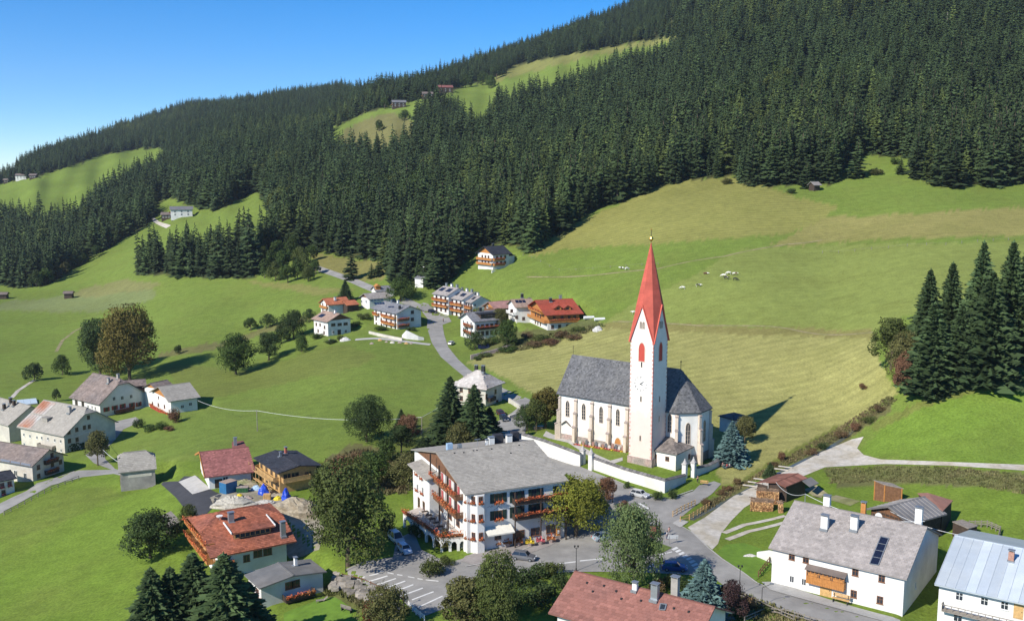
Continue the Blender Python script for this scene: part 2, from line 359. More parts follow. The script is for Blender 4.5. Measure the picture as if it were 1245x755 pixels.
# ---------------------------------------------------------------- roads, drives, yards: sheets laid on the ground
SHEETS = []
def sheet(name, poly, m, up=0.05, step=9.0, extra=None):
    pts = []
    n = len(poly)
    for i in range(n):
        a, b = Vector(poly[i]), Vector(poly[(i + 1) % n]); k = max(1, int((b - a).length / step))
        pts += [a.lerp(b, j / k) for j in range(k)]
    n = len(pts); edges = [(i, (i + 1) % n) for i in range(n)]
    xs, ys = [p.x for p in pts], [p.y for p in pts]
    gxs, gys = np.meshgrid(np.arange(min(xs) + step / 2, max(xs), step), np.arange(min(ys) + step / 3, max(ys), step * 0.6))
    gxs, gys = gxs.ravel(), gys.ravel(); k = inside(gxs, gys, [(p.x, p.y) for p in pts])
    allp = pts + [Vector((a, b)) for a, b in zip(gxs[k], gys[k])]
    vv, _, ff, _, _, _ = delaunay_2d_cdt(allp, edges, [], 1, 0.02)
    sc = scale_at([v.x for v in vv], [v.y for v in vv])
    vs = []
    for v, s in zip(vv, sc):
        p = P(v.x, v.y, F / s); p.z = gz(p.x, p.y) + up; vs.append(tuple(p))
    me = bpy.data.meshes.new(name); me.from_pydata(vs, [], [tuple(f) for f in ff]); me.update()
    if sum(p.normal.z for p in me.polygons) < 0: me.flip_normals()
    me.materials.append(m); me.polygons.foreach_set('use_smooth', [True] * len(me.polygons))
    o = setp(link(name, me), kind='structure'); SHEETS.append((o, up)); return o
def ribbon(name, pts, w, m, up=0.06, kind='structure'):     # strip of width w metres along surveyed points
    c = [G(*p) for p in pts]; fine = []
    for a, b in zip(c[:-1], c[1:]):
        k = max(1, int((b - a).length / 3)); fine += [a.lerp(b, i / k) for i in range(k)]
    fine.append(c[-1]); mb = MB(); vs = []
    for i, p in enumerate(fine):
        d = fine[min(i + 1, len(fine) - 1)] - fine[max(i - 1, 0)]; d.z = 0; d.normalize(); nrm = Vector((-d.y, d.x, 0))
        ww = w if not isinstance(w, (list, tuple)) else w[0] + (w[1] - w[0]) * i / max(1, len(fine) - 1)
        for k in (-0.5, 0, 0.5):
            q = p + nrm * ww * k; q.z = gz(q.x, q.y) + up; vs.append(q)
    n = len(fine)
    mb.add(vs, [(i * 3 + k + 1, i * 3 + k, i * 3 + 3 + k, i * 3 + 4 + k) for i in range(n - 1) for k in (0, 1)])
    me = mb.mesh(name, m)
    if sum(p.normal.z for p in me.polygons) < 0: me.flip_normals()
    o = setp(link(name, me), kind=kind); SHEETS.append((o, up)); return o
ASPH = mat('asphalt', (0.255, 0.243, 0.225), 0.9, 0.16, 0.35, objspace=False, col2=(0.305, 0.29, 0.268), bump=0.1, detail=8)
ASPH_D = mat('dark_asphalt', (0.055, 0.055, 0.06), 0.9, 0.15, 0.5, objspace=False)
GRAVEL = mat('gravel', (0.50, 0.46, 0.40), 0.95, 0.18, 0.9, objspace=False, col2=(0.42, 0.37, 0.29), bump=0.4)
CONC = mat('concrete', (0.42, 0.40, 0.37), 0.9, 0.12, 0.8, objspace=False)
PLAZA = [(413,695),(440,683),(478,677),(482,655),(503,646),(512,668),(545,684),(566,678),(600,668),(640,656),(668,646),(690,634),(712,622),(728,610),(716,592),(686,574),(700,565),(745,583),(790,603),(815,607),(843,597),(850,590),(868,585),(877,588),(866,600),(845,615),(824,632),(822,637),(841,647),(862,667),(878,680),(903,696),(920,707),(937,714),(1082,755),(1150,778),(1240,810),(1220,830),(1080,795),(1000,772),(968,754),(937,739),(892,721),(866,701),(840,699),(790,696),(735,695),(702,695),(660,698),(637,703),(600,716),(544,738),(511,751),(500,741),(489,729),(459,716)]
sheet('road', PLAZA, ASPH)
sheet('road', [(508,372),(520,388),(519,398),(525,417),(536,434),(551,447),(562,456),(575,470),(598,482),(614,483),(632,494),(622,502),(602,514),(598,530),(640,560),(686,578),(700,566),(660,548),(638,530),(640,515),(652,501),(650,488),(616,474),(590,462),(570,449),(557,437),(545,422),(540,407),(538,395),(549,391),(545,384),(530,377),(527,371),(515,368)], ASPH, step=6)
sheet('gravel_road', [(836,641),(857,629),(892,603),(920,590),(960,570),(1000,549),(1036,534),(1050,531),(1042,545),(1050,553),(1071,558.5),(1127,560.5),(1245,565),(1400,574),(1560,580),(1560,588),(1400,582),(1245,572),(1156,566),(1076,564),(1003,568),(981,577),(950,590),(925,605),(905,617),(890,632),(877,648),(873,661),(866,668),(850,655)], GRAVEL, step=7)
ribbon('gravel_track', [(880,648),(905,638),(955,627)], 1.2, GRAVEL); ribbon('gravel_track', [(884,656),(910,646),(958,634)], 1.2, GRAVEL)
ribbon('gravel_track', [(985,590),(1010,604),(1040,612)], (3.0, 4.0), mat('dry_track', (0.33, 0.28, 0.19), 0.95, 0.25, 0.6, objspace=False, col2=(0.2, 0.2, 0.08)))
sheet('road', [(136,571),(114,563),(104,553),(131,532),(126,520),(133,514),(165,507),(172,512),(150,522),(140,534),(126,548),(128,558),(140,570),(196,585),(193,589),(138,576),(100,580),(62,590),(31,607),(7,621),(-40,645),(-60,640),(-20,622),(20,602),(45,586),(83,572)], ASPH, step=6)
sheet('driveway', [(193,586),(217,585),(224,579),(240,579),(255,594),(270,601),(258,618),(244,632),(231,627),(214,605)], ASPH_D, up=0.05, step=6)
sheet('driveway', [(217,586),(237,578),(256,594),(248,597),(234,601)], CONC, up=0.09, step=6)
sheet('yard', [(255,605),(300,585),(345,600),(372,612),(395,640),(388,668),(352,668),(330,640),(262,618)], mat('yard_gravel', (0.36, 0.32, 0.25), 0.95, 0.25, 0.7, objspace=False, col2=(0.25, 0.22, 0.15), bump=0.5), up=0.05, step=6)
ribbon('lane', [(432,413),(457,411.5),(490,415),(523,419)], 3.0, CONC)
ribbon('road', [(380,324),(400,331),(431,342),(455,352),(480,362),(510,374)], 5.0, ASPH)
ribbon('road', [(170,250),(190,270),(205,276)], 3.5, GRAVEL)
sheet('pavement', [(560,682),(566,676),(600,666),(640,654),(668,645),(690,634),(700,646),(668,664),(630,678),(590,691)], mat('paving', (0.30,0.27,0.25), 0.9, 0.15, 0.8, objspace=False), up=0.10, step=7)
sheet('pavement', [(926,706),(944,705),(1094,752),(1110,775),(1082,757),(937,716)], mat('pavement_light', (0.36,0.35,0.33), 0.9, 0.12, 0.8, objspace=False), up=0.14, step=8)
sheet('footpath', [(664,524),(672,528),(690,533),(724,552),(742,560),(757,556),(757,560),(742,565),(720,557),(690,538),(668,533),(660,530)], CONC, up=0.06, step=5)

KERB = mat('kerb_stone', (0.40,0.385,0.36), .9, .15, 1.5, objspace=False)
for kp_ in ([(822,637),(841,647),(862,667),(878,680),(903,696),(920,707),(937,714)], [(937,715),(985,729),(1040,744),(1082,757)], [(566,689),(600,683),(640,667),(668,655),(690,646)], [(637,703),(660,698),(702,695),(735,695)], [(740,581),(770,594),(800,605),(815,606),(843,596)]):
    ribbon('kerb', kp_, .28, KERB, up=.16)
DRYP = mat('dry_path', (0.27,0.225,0.12), .95, .25, .8, objspace=False, col2=(0.19,0.19,0.07))
ribbon('farm_track', [(14,484),(22,475),(34,467),(42,462)], 1.6, GRAVEL); ribbon('farm_track', [(68,428),(76,414),(90,403),(100,398),(128,396)], 1.6, DRYP)
ribbon('cattle_path', [(640,337),(720,335),(800,327),(880,312),(960,297),(1000,292)], 1.0, DRYP); ribbon('cattle_path', [(745,391),(850,396),(960,400),(1062,404)], .9, DRYP)
# ---------------------------------------------------------------- level ground cut for the houses
def level_pads(houses, margin=2.0, blend=4.0):
    global BVH
    v = co
    for h in houses:
        dx, dy = v[:, 0] - h.o.x, v[:, 1] - h.o.y
        a = np.abs(dx * h.x.x + dy * h.x.y) - h.hl; b = np.abs(dx * h.y.x + dy * h.y.y) - h.hw
        d = np.maximum(np.maximum(a, b), 0); k = (d < margin + blend) & (v[:, 2] > h.o.z - 0.1)
        w = np.clip((margin + blend - d[k]) / blend, 0, 1); w = w * w * (3 - 2 * w)
        v[k, 2] = v[k, 2] * (1 - w) + (h.o.z - 0.1) * w
    gm.vertices.foreach_set('co', v.astype(np.float32).ravel()); gm.update()
    BVH = BVHTree.FromPolygons([tuple(q) for q in v], [tuple(int(i) for i in t) for t in _tris], all_triangles=True)
    g0 = globals()['G']
    def snapped(px, py, up=0.0):
        p = g0(px, py); p.z = gz(p.x, p.y) + up; return p
    globals()['G'] = snapped
    for o, up in SHEETS:
        for q in o.data.vertices: q.co.z = gz(q.co.x, q.co.y) + up
        o.data.update()
# ================================================================ TREES
TRUNK = mat('bark', (0.11, 0.085, 0.06), 0.95, 0.3, 3.0)
def needles(name, col, col2=None, rnd=0.42):
    return mat(name, col, 0.75, 0.22, 0.9, 0.15, shade=0.42, col2=col2, rnd=rnd, detail=2)
SPRUCE = needles('spruce_needles', (0.034, 0.053, 0.019), (0.027, 0.043, 0.018))
LARCH = needles('larch_needles', (0.075, 0.098, 0.026), (0.052, 0.078, 0.024))
PINEY = needles('olive_spruce_needles', (0.044, 0.068, 0.022), (0.034, 0.056, 0.02))
SPRUCE_N = needles('fresh_spruce_needles', (0.055, 0.086, 0.032), (0.040, 0.068, 0.027), 0.2)
BLUESP = needles('blue_spruce_needles', (0.095, 0.16, 0.15), (0.075, 0.13, 0.125), 0.05)
def leaf(name, col, col2, rnd=0.12):
    return mat(name, col, 0.7, 0.25, 0.45, 0.2, shade=0.45, col2=col2, rnd=rnd, detail=2, trans=0.18)
L_GREEN = leaf('green_leaves', (0.06, 0.095, 0.02), (0.045, 0.075, 0.018))
L_DARK = leaf('dark_leaves', (0.05, 0.078, 0.022), (0.038, 0.062, 0.02))
L_OLIVE = leaf('olive_leaves', (0.088, 0.108, 0.027), (0.068, 0.09, 0.024))
L_OLIVE2 = leaf('grey_olive_leaves', (0.125, 0.12, 0.04), (0.09, 0.095, 0.03))
L_YELLOW = leaf('yellow_green_leaves', (0.19, 0.19, 0.025), (0.12, 0.15, 0.022))
L_ORANGE = leaf('golden_brown_leaves', (0.145, 0.115, 0.026), (0.085, 0.095, 0.024))
L_RED = leaf('russet_leaves', (0.19, 0.095, 0.055), (0.13, 0.10, 0.04))
L_PALE = leaf('pale_green_leaves', (0.135, 0.18, 0.065), (0.105, 0.15, 0.05))
L_PURPLE = leaf('purple_leaves', (0.065, 0.035, 0.035), (0.05, 0.04, 0.03))
L_BROWN = leaf('brown_scrub', (0.16, 0.10, 0.05), (0.11, 0.09, 0.04))
L_VINE = leaf('red_vine_leaves', (0.16, 0.02, 0.015), (0.10, 0.02, 0.012))

def spruce_crown(seed, whorls=16, per=7, sprays=0, r0=0.19, droop=0.32, base=0.07, power=0.85, slim=1.0, ragged=0):
    """crown of height 1: whorls of drooping boughs, each a folded bough with side sprays"""
    r = random.Random(seed); mb = MB()
    for w in range(whorls):
        f = w / (whorls - 1); z = base + (0.965 - base) * f ** 0.92
        R = r0 * (1 - f) ** power + 0.012
        if w < 2: R *= 0.85
        if ragged: R *= 1 + 0.16 * math.sin(w * 1.9 + seed) * r.uniform(.3, 1)
        n = max(4, int(per * (1 - 0.45 * f)))
        a0 = r.uniform(0, 6.28)
        for k in range(n):
            if r.random() < 0.07: continue
            a = a0 + 6.2832 * (k + r.uniform(-0.3, 0.3)) / n
            l = R * r.uniform(0.62, 1.14); zz = z + r.uniform(-0.5, 0.5) * 0.9 / whorls
            dr = l * droop * r.uniform(0.6, 1.5) * (1.0 - 0.5 * f); wd = max(0.010, l * r.uniform(0.26, 0.40) * slim)
            ca, sa = math.cos(a), math.sin(a); sh = min(1, max(0, r.gauss(0.5, 0.24)))
            tip = (l * ca, l * sa, zz - dr + 0.12 * l)
            root = (0.0, 0.0, zz + 0.02)
            m1 = (l * 0.55 * ca - wd * sa, l * 0.55 * sa + wd * ca, zz - dr * 0.85 - 0.012)
            m2 = (l * 0.55 * ca + wd * sa, l * 0.55 * sa - wd * ca, zz - dr * 0.85 - 0.012)
            top = (l * 0.55 * ca, l * 0.55 * sa, zz - dr * 0.35 + 0.012)
            mb.add([root, m1, tip, m2, top], [(0, 1, 4), (1, 2, 4), (2, 3, 4), (3, 0, 4)], 0, sh)
            for q in range(sprays):
                s = r.uniform(0.25, 1.0); side = r.choice((-1, 1)); ww = wd * (1.15 - 0.8 * abs(s - 0.5)) * r.uniform(0.5, 1.5)
                cx, cy, cz = l * s * ca, l * s * sa, zz - dr * s * 0.75 + r.uniform(-.004, .006)
                ex, ey, ez = cx - side * ww * sa + 0.25 * ww * ca, cy + side * ww * ca + 0.25 * ww * sa, cz - ww * r.uniform(0.3, 0.9)
                t = 0.010 + 0.05 * l
                mb.add([(cx - t * ca, cy - t * sa, cz), (cx + t * ca, cy + t * sa, cz), (ex, ey, ez)], [(0, 1, 2)], 0, min(1, max(0, sh + r.uniform(-.3, .3))))
    for k in range(4):                                            # leader
        a = k * 1.57; mb.add([(0, 0, 1.0), (0.009 * math.cos(a), 0.009 * math.sin(a), 0.94), (0.009 * math.cos(a + 1.57), 0.009 * math.sin(a + 1.57), 0.94)], [(0, 1, 2)], 0, 0.4)
    return mb.mesh('crown', SPRUCE)
def straight_trunk(seed=0):
    mb = MB(); mb.bar((0, 0, -0.06), (0, 0, 0.93), 0.016, r2=0.003, n=6); return mb.mesh('trunk', TRUNK)
SP_TRUNK = straight_trunk()
SP_FAR = [spruce_crown(i, 17, 8, 0, (0.15, 0.17, 0.19, 0.21, 0.16, 0.23)[i], base=0.04, power=(.85, .75, .95, .8, .7, .9)[i]) for i in range(6)]
SP_MID = [spruce_crown(20 + i, 19, 8, 2, (0.16, 0.19, 0.21, 0.175)[i], base=0.05) for i in range(4)]
SP_NEAR = [spruce_crown(40 + i, 58, 18, 12, (0.19, 0.215, 0.24)[i], base=0.02, slim=0.5, ragged=1) for i in range(3)]

def broad_mesh(seed, leaves=2600, size=0.03, lobes=9, wide=0.5, low=0.18, tall=False):
    """crown of height 1 and half width `wide`, from leaf sprays in uneven lobes; returns crown and trunk-with-limbs meshes"""
    r = random.Random(seed); L = []; tr = MB()
    tr.bar((0, 0, -0.05), (0.01, 0, low + 0.2), 0.028, r2=0.018, n=7)
    for k in range(lobes):
        a = 6.2832 * k / lobes * 1.618 * 2 + r.uniform(-.4, .4); f = (k + 0.5) / lobes
        z = low + 0.16 + (0.66 - 0.1) * f
        prof = math.sin(math.pi * min(1, 0.22 + 0.78 * f) ** (0.9)) if not tall else 0.75 * math.sin(math.pi * min(1, 0.2 + 0.72 * f)) + 0.15
        d = wide * 0.60 * prof * r.uniform(0.7, 1.12); rad = wide * (0.50 if not tall else .42) * r.uniform(0.75, 1.2)
        c = (d * math.cos(a), d * math.sin(a), z); L.append((c, rad, r.uniform(-0.25, 0.25)))
        tr.bar((0.01, 0, low + 0.2 * r.random()), c, 0.012, r2=0.003, n=5)
    L.append(((0, 0, low + 0.55), wide * 0.55, 0)); tr.bar((0.01, 0, low + 0.15), (0, 0, 0.85), 0.016, r2=0.003, n=5)
    mb = MB(); tot = sum(l[1] ** 2 for l in L)
    for c, rad, tint in L:
        n = int(leaves * rad ** 2 / tot)
        sub = [(r.gauss(0, 1), r.gauss(0, 1), r.gauss(0, 1)) for _ in range(14)]     # small clumps on the lobe
        for q in range(n):
            if r.random() < 0.72:
                b = r.choice(sub); v = Vector(b).normalized() + Vector((r.gauss(0, .23), r.gauss(0, .23), r.gauss(0, .23)))
            else: v = Vector((r.gauss(0, 1), r.gauss(0, 1), r.gauss(0, 1)))
            v.normalize(); rr = rad * (0.62 + 0.42 * r.random() ** 0.6) * (1 + r.gauss(0, .05))
            p = Vector(c) + v * rr; p.z = c[2] + v.z * rr * 0.95
            if p.z < low * 0.72 or p.z > 1.0: continue
            nrm = (v + Vector((r.gauss(0, .55), r.gauss(0, .55), r.gauss(0, .55) + .25))).normalized()
            x = nrm.orthogonal().normalized(); x.rotate(Matrix.Rotation(r.uniform(0, 6.28), 3, nrm)); y = nrm.cross(x)
            s = size * r.uniform(0.55, 1.35); e = s * r.uniform(0.5, 0.9); bend = nrm * s * 0.25
            mb.add([p - x * s, p - y * e + bend, p + x * s, p + y * e + bend], [(0, 1, 2, 3)], 0, min(1, max(0, 0.5 + tint + r.gauss(0, .2))))
    return mb.mesh('crown', L_GREEN), tr.mesh('trunk', TRUNK)
BROAD_BIG = [broad_mesh(100 + i, 16000, 0.0142, 13, 0.47 + .04 * i, 0.13) for i in range(3)]
BROAD = [broad_mesh(120 + i, 7500, 0.0195, 9, (0.5, 0.44, 0.55, 0.48)[i], (0.16, 0.2, 0.14, 0.24)[i]) for i in range(4)]
BROAD_TALL = [broad_mesh(140 + i, 8500, 0.017, 12, 0.34, 0.1, True) for i in range(2)]
BROAD_SMALL = [broad_mesh(160 + i, 2400, 0.031, 7, (0.5, 0.58, 0.42)[i], (0.08, 0.05, 0.16)[i]) for i in range(3)]
def bush_mesh(seed, leaves=1500, size=0.048):
    r = random.Random(seed); mb = MB(); st = MB()
    lob = [((r.uniform(-.45, .45), r.uniform(-.35, .35), r.uniform(.3, .62)), r.uniform(.22, .4)) for _ in range(7)]
    for c, rad in lob:
        st.bar((c[0] * .3, c[1] * .3, -0.1), c, 0.02, r2=0.006, n=4)
        for q in range(leaves // 7):
            v = Vector((r.gauss(0, 1), r.gauss(0, 1), r.gauss(0, 1))).normalized(); p = Vector(c) + v * rad * r.uniform(.55, 1.1)
            if p.z < 0: continue
            nrm = (v + Vector((r.gauss(0, .6), r.gauss(0, .6), r.gauss(0, .6) + .2))).normalized(); x = nrm.orthogonal().normalized(); y = nrm.cross(x)
            s = size * r.uniform(.5, 1.3)
            mb.add([p - x * s, p - y * s * .7, p + x * s, p + y * s * .7], [(0, 1, 2, 3)], 0, min(1, max(0, r.gauss(.5, .25))))
    return mb.mesh('crown', L_GREEN), st.mesh('stem', TRUNK)
BUSH = [bush_mesh(200 + i) for i in range(4)]

def put_crown(root, crown, m, trunk=None, tname='trunk'):
    c = link('crown', crown, root)
    c.material_slots[0].link = 'OBJECT'; c.material_slots[0].material = m
    if trunk is not None: link(tname, trunk, root)
    return c
def tree_at(name, p, h, w, crown, m, trunk, label, cat='tree', group=None, rz=None, tname='trunk', wide=0.5):
    """a tree of height h and crown width w metres standing at p"""
    o = empty(name, p, random.uniform(0, 6.28) if rz is None else rz, label, cat, group)
    k = w / (2 * wide); o.scale = (k, k, h)
    put_crown(o, crown, m, trunk, tname); return o
def conifer(px, py, hp, label, wp=None, m=None, lod='near', name='spruce_tree', group=None, i=0):
    """surveyed by foot (px,py), pixel height hp and pixel width wp"""
    s = S(px, py); h = hp / s; w = (wp / s) if wp else h * 0.42
    p = G(px, py); mesh = {'near': SP_NEAR, 'mid': SP_MID, 'far': SP_FAR}[lod]; mesh = mesh[i % len(mesh)]
    r0 = sorted(abs(v.co.x) for v in mesh.vertices)[int(len(mesh.vertices) * (0.97 if lod == 'near' else 0.98))]
    return tree_at(name, p, h, w, mesh, m or (SPRUCE_N if lod == 'near' else SPRUCE), SP_TRUNK, label, 'spruce', group, wide=r0)
def broad(px, py, hp, wp, label, m, kind='mid', name='broadleaf_tree', cat='tree', group=None, i=0):
    s = S(px, py); p = G(px, py); ms = {'big': BROAD_BIG, 'mid': BROAD, 'tall': BROAD_TALL, 'small': BROAD_SMALL}[kind]; c, t = ms[i % len(ms)]
    r0 = sorted(abs(v.co.x) for v in c.vertices)[int(len(c.vertices) * 0.985)]
    return tree_at(name, p, hp / s, wp / s, c, m, t, label, cat, group, wide=r0)
def bush(px, py, hp, wp, label, m, name='bush', group=None, i=0, cat='bush'):
    s = S(px, py); p = G(px, py); c, t = BUSH[i % 4]
    return tree_at(name, p, hp / s, wp / s, c, m, t, label, cat, group, tname='stem', wide=0.75)

# ---------------------------------------------------------------- the forest on the slopes
def forest():
    a = co[quads[:, 0]]; b = co[quads[:, 1]]; c = co[quads[:, 2]]; d = co[quads[:, 3]]
    n1 = np.cross(b - a, d - a)[:, 2]; area = np.abs(n1)                       # plan area of each ground cell
    cpx = PXA.ravel()[quads].mean(1); cpy = PYA.ravel()[quads].mean(1)
    cs = scale_at(cpx, cpy)
    ok = in_forest(cpx, cpy) & (cpx > -140) & (cpx < 1400) & (cpy > -175) & (cpy < 360)
    behind = (np.arange(len(quads)) >= (NR - 5) * (nc - 1)); ok &= ~behind
    gap = np.where(cs > 1.5, 6.6, np.where(cs > 0.9, 7.2, 8.0))
    dens = area / gap ** 2
    dens *= np.clip(1.0 + 0.55 * npnoise(a[:, 0], a[:, 1], 0.03, 9), 0.25, 1.7)
    # stands thin out at glades seen in the photo
    for gx, gy, rr in GLADES:
        dens *= np.clip(((cpx - gx) ** 2 + (cpy - gy) ** 2) / rr ** 2 - .3, 0.0, 1)
    dens[~ok] = 0
    cum = np.cumsum(dens); u = np.arange(0.5, cum[-1], 1.0) + RNG.uniform(-.45, .45, int(cum[-1] - 0.5) + 1 if False else len(np.arange(0.5, cum[-1], 1.0)))
    k = np.clip(np.searchsorted(cum, u), 0, len(quads) - 1); n = len(k)
    e1, e2 = RNG.random((n, 1)), RNG.random((n, 1))
    pts = (a[k] * (1 - e1) + b[k] * e1) * (1 - e2) + (d[k] * (1 - e1) + c[k] * e1) * e2
    s = cs[k]; px, py = cpx[k], cpy[k]
    h = np.clip(RNG.normal(23.5, 5.2, n), 9, 36); h *= np.where(s < 1.0, 0.74, 1.0)
    h *= 1 + 0.18 * npnoise(pts[:, 0], pts[:, 1], 0.02, 12)
    return pts, s, h, px, py
fp, fs, fh, fpx, fpy = forest()
tone = npnoise(fp[:, 0], fp[:, 1], 0.012, 21) + RNG.normal(0, .28, len(fp))
species = np.where(tone > 0.66, 1, 0)            # lighter larch and young spruce stand in groups
species = np.where((species == 0) & (RNG.random(len(fp)) < 0.24), 2, species)
lighter = ((np.abs(fpx - 690) < 130) & (fpy > 200)) | ((fpx > 330) & (fpx < 390) & (fpy > 250))
species = np.where(lighter & (RNG.random(len(fp)) < 0.3), 1, species)
leafy = (npnoise(fp[:, 0], fp[:, 1], 0.02, 33) + RNG.normal(0, .22, len(fp)) > 0.78); fh[leafy] *= 0.72
inview = (fpx > -8) & (fpx < 1253) & (fpy > -6)
big = np.where(inview & ~leafy, fs * fh * np.where(fpy > 60, 1, .8), 0)
# the 300 that show largest: nearest trees with their foot at the wood's lower edge first
order = np.argsort(-(big + np.where(inview, 0, -1e3)))
near_ix = order[:300]
SPECM = [SPRUCE, LARCH, PINEY]
for n_, i in enumerate(near_ix):
    v = SP_MID[n_ % 4]; r0 = (0.16, 0.19, 0.21, 0.175)[n_ % 4]
    x = fpx[i]
    where = ('above the hay hut pasture' if x > 1000 else 'above the cow pasture' if x > 780 else 'beside the sloping meadow' if x > 640 else 'above the village houses' if x > 400 else 'on the left wooded spur')
    kind = ('dark green spruce', 'yellowish green larch', 'olive green spruce')[species[i]]
    look = ('tall ' if fh[i] > 25 else 'short ' if fh[i] < 19.5 else '') + kind
    o = empty('larch_tree' if species[i] == 1 else 'spruce_tree', fp[i], random.uniform(0, 6.28), f'{look} in the front rows of the forest {where}', 'larch' if species[i] == 1 else 'spruce', f'{look} trees of the forest {where}')
    hh = float(fh[i]) * (0.85 if species[i] == 1 else 1.0); ww = hh * random.uniform(1.05, 1.5); o.scale = (ww, ww, hh)
    put_crown(o, v, SPECM[species[i]], SP_TRUNK)
rest = order[300:]
fm = bpy.data.meshes.new('forest'); fm.from_pydata(fp[rest].tolist(), [], [])
def fattr(name, typ, vals, key):
    a_ = fm.attributes.new(name, typ, 'POINT'); a_.data.foreach_set(key, vals)
nn = len(rest)
wv_ = (fh[rest] * RNG.uniform(1.05, 1.6, nn))
fattr('size', 'FLOAT_VECTOR', np.stack([wv_, wv_, fh[rest]], -1).astype(np.float32).ravel(), 'vector')
fattr('turn', 'FLOAT_VECTOR', np.stack([RNG.normal(0, .03, nn), RNG.normal(0, .03, nn), RNG.uniform(0, 6.28, nn)], -1).astype(np.float32).ravel(), 'vector')
fattr('sort', 'INT', np.where(leafy[rest], 18 + RNG.integers(0, 4, nn), RNG.integers(0, 6, nn) + 6 * species[rest]).astype(np.int32), 'value')
ng = bpy.data.node_groups.new('forest_trees', 'GeometryNodeTree')
ng.interface.new_socket('Geometry', in_out='INPUT', socket_type='NodeSocketGeometry'); ng.interface.new_socket('Geometry', in_out='OUTPUT', socket_type='NodeSocketGeometry')
gi = ng.nodes.new('NodeGroupInput'); go = ng.nodes.new('NodeGroupOutput'); jn = ng.nodes.new('GeometryNodeJoinGeometry')
def named(n, t):
    x = ng.nodes.new('GeometryNodeInputNamedAttribute'); x.data_type = t; x.inputs['Name'].default_value = n; return x.outputs[0]
a_size, a_turn, a_sort = named('size', 'FLOAT_VECTOR'), named('turn', 'FLOAT_VECTOR'), named('sort', 'INT')
for k in range(22):
    pr = bpy.data.objects.new('conifer', SP_FAR[k % 6] if k < 18 else BROAD_SMALL[k % 3][0])
    pr.material_slots[0].link = 'OBJECT'; pr.material_slots[0].material = SPECM[k // 6] if k < 18 else (L_GREEN, L_DARK, L_OLIVE, L_DARK)[k - 18]
    ob = ng.nodes.new('GeometryNodeObjectInfo'); ob.inputs['Object'].default_value = pr; ob.transform_space = 'ORIGINAL'
    if 'As Instance' in ob.inputs: ob.inputs['As Instance'].default_value = True
    cmpn = ng.nodes.new('FunctionNodeCompare'); cmpn.data_type = 'INT'; cmpn.operation = 'EQUAL'
    ia = [s_ for s_ in cmpn.inputs if s_.type == 'INT']; ng.links.new(a_sort, ia[0]); ia[1].default_value = k
    ip = ng.nodes.new('GeometryNodeInstanceOnPoints')
    ng.links.new(gi.outputs[0], ip.inputs['Points']); ng.links.new(cmpn.outputs[0], ip.inputs['Selection'])
    ng.links.new(ob.outputs['Geometry'], ip.inputs['Instance']); ng.links.new(a_turn, ip.inputs['Rotation']); ng.links.new(a_size, ip.inputs['Scale'])
    ng.links.new(ip.outputs[0], jn.inputs[0])
ng.links.new(jn.outputs[0], go.inputs[0])
fo = link('forest', fm); setp(fo, 'dense dark spruce forest covering the mountain slopes', 'forest', None, 'stuff')
md = fo.modifiers.new('trees', 'NODES'); md.node_group = ng
print('forest trees', len(fp))
# ================================================================ BUILDINGS: common builder
def crop(ox, oy, k): return lambda x, y: (ox + x / k, oy + y / k)
cA = crop(660,430,5.808); cB = crop(760,440,4.444); cE = crop(660,280,4.44); cI = crop(490,530,5.033); cJ = crop(560,530,5.033); cW = crop(630,520,7.554)
cS = crop(740,570,5.808); cP = crop(400,630,6.043); cH = crop(920,590,4.576); cR = crop(1060,560,3.87); cD = crop(215,590,5.032); cC = crop(225,520,7.114)
cL = crop(0,450,4.72); cM = crop(75,445,4.717); cV = crop(370,340,8.3); cU = crop(510,335,5.93); cN = crop(900,540,3.513); c8 = crop(860,480,4.195)
c7 = crop(660,580,4.315); c5 = crop(360,330,3.458); c2 = crop(300,80,2.518); c1 = crop(0,90,2.603); c3 = crop(180,500,2.96)
WHITE = mat('white_plaster', (0.72, 0.705, 0.67), 0.9, 0.07, 0.6, bump=0.15, col2=(0.63, 0.61, 0.57))
CREAM = mat('cream_plaster', (0.60, 0.55, 0.46), 0.9, 0.14, 0.5, col2=(0.50, 0.46, 0.40))
GREYP = mat('weathered_plaster', (0.38, 0.35, 0.31), 0.92, 0.22, 0.6, col2=(0.27, 0.25, 0.23))
STONE = mat('stone', (0.30, 0.26, 0.23), 0.92, 0.3, 1.8, bump=0.5, col2=(0.38, 0.28, 0.25))
WOOD = mat('brown_wood', (0.17, 0.085, 0.045), 0.8, 0.3, 2.2)
WOOD_O = mat('honey_wood', (0.44, 0.19, 0.055), 0.7, 0.2, 2.0)
WOOD_L = mat('new_wood', (0.52, 0.33, 0.14), 0.75, 0.2, 2.0)
WOOD_D = mat('dark_wood', (0.06, 0.042, 0.032), 0.85, 0.3, 2.0)
WOOD_G = mat('grey_wood', (0.24, 0.21, 0.18), 0.9, 0.25, 2.0)
GLASS = mat('window_glass', (0.025, 0.032, 0.042), 0.08, 0.1, 1.0, 0.6)
FRAME_W = mat('white_frame', (0.72, 0.71, 0.68), 0.6, 0.05)
FRAME_B = mat('brown_frame', (0.22, 0.10, 0.05), 0.6, 0.1)
SHUT_G = mat('dark_green_shutter', (0.025, 0.045, 0.035), 0.6, 0.1)
SHUT_R = mat('red_shutter', (0.30, 0.05, 0.04), 0.6, 0.1)
METAL = mat('zinc', (0.33, 0.35, 0.37), 0.45, 0.1, 2.0, 0.5, 0.6)
SOLAR = mat('solar_glass', (0.012, 0.016, 0.035), 0.12, 0.1, 1.0, 0.6)
BLACK = mat('black_metal', (0.03, 0.03, 0.032), 0.5, 0.1)
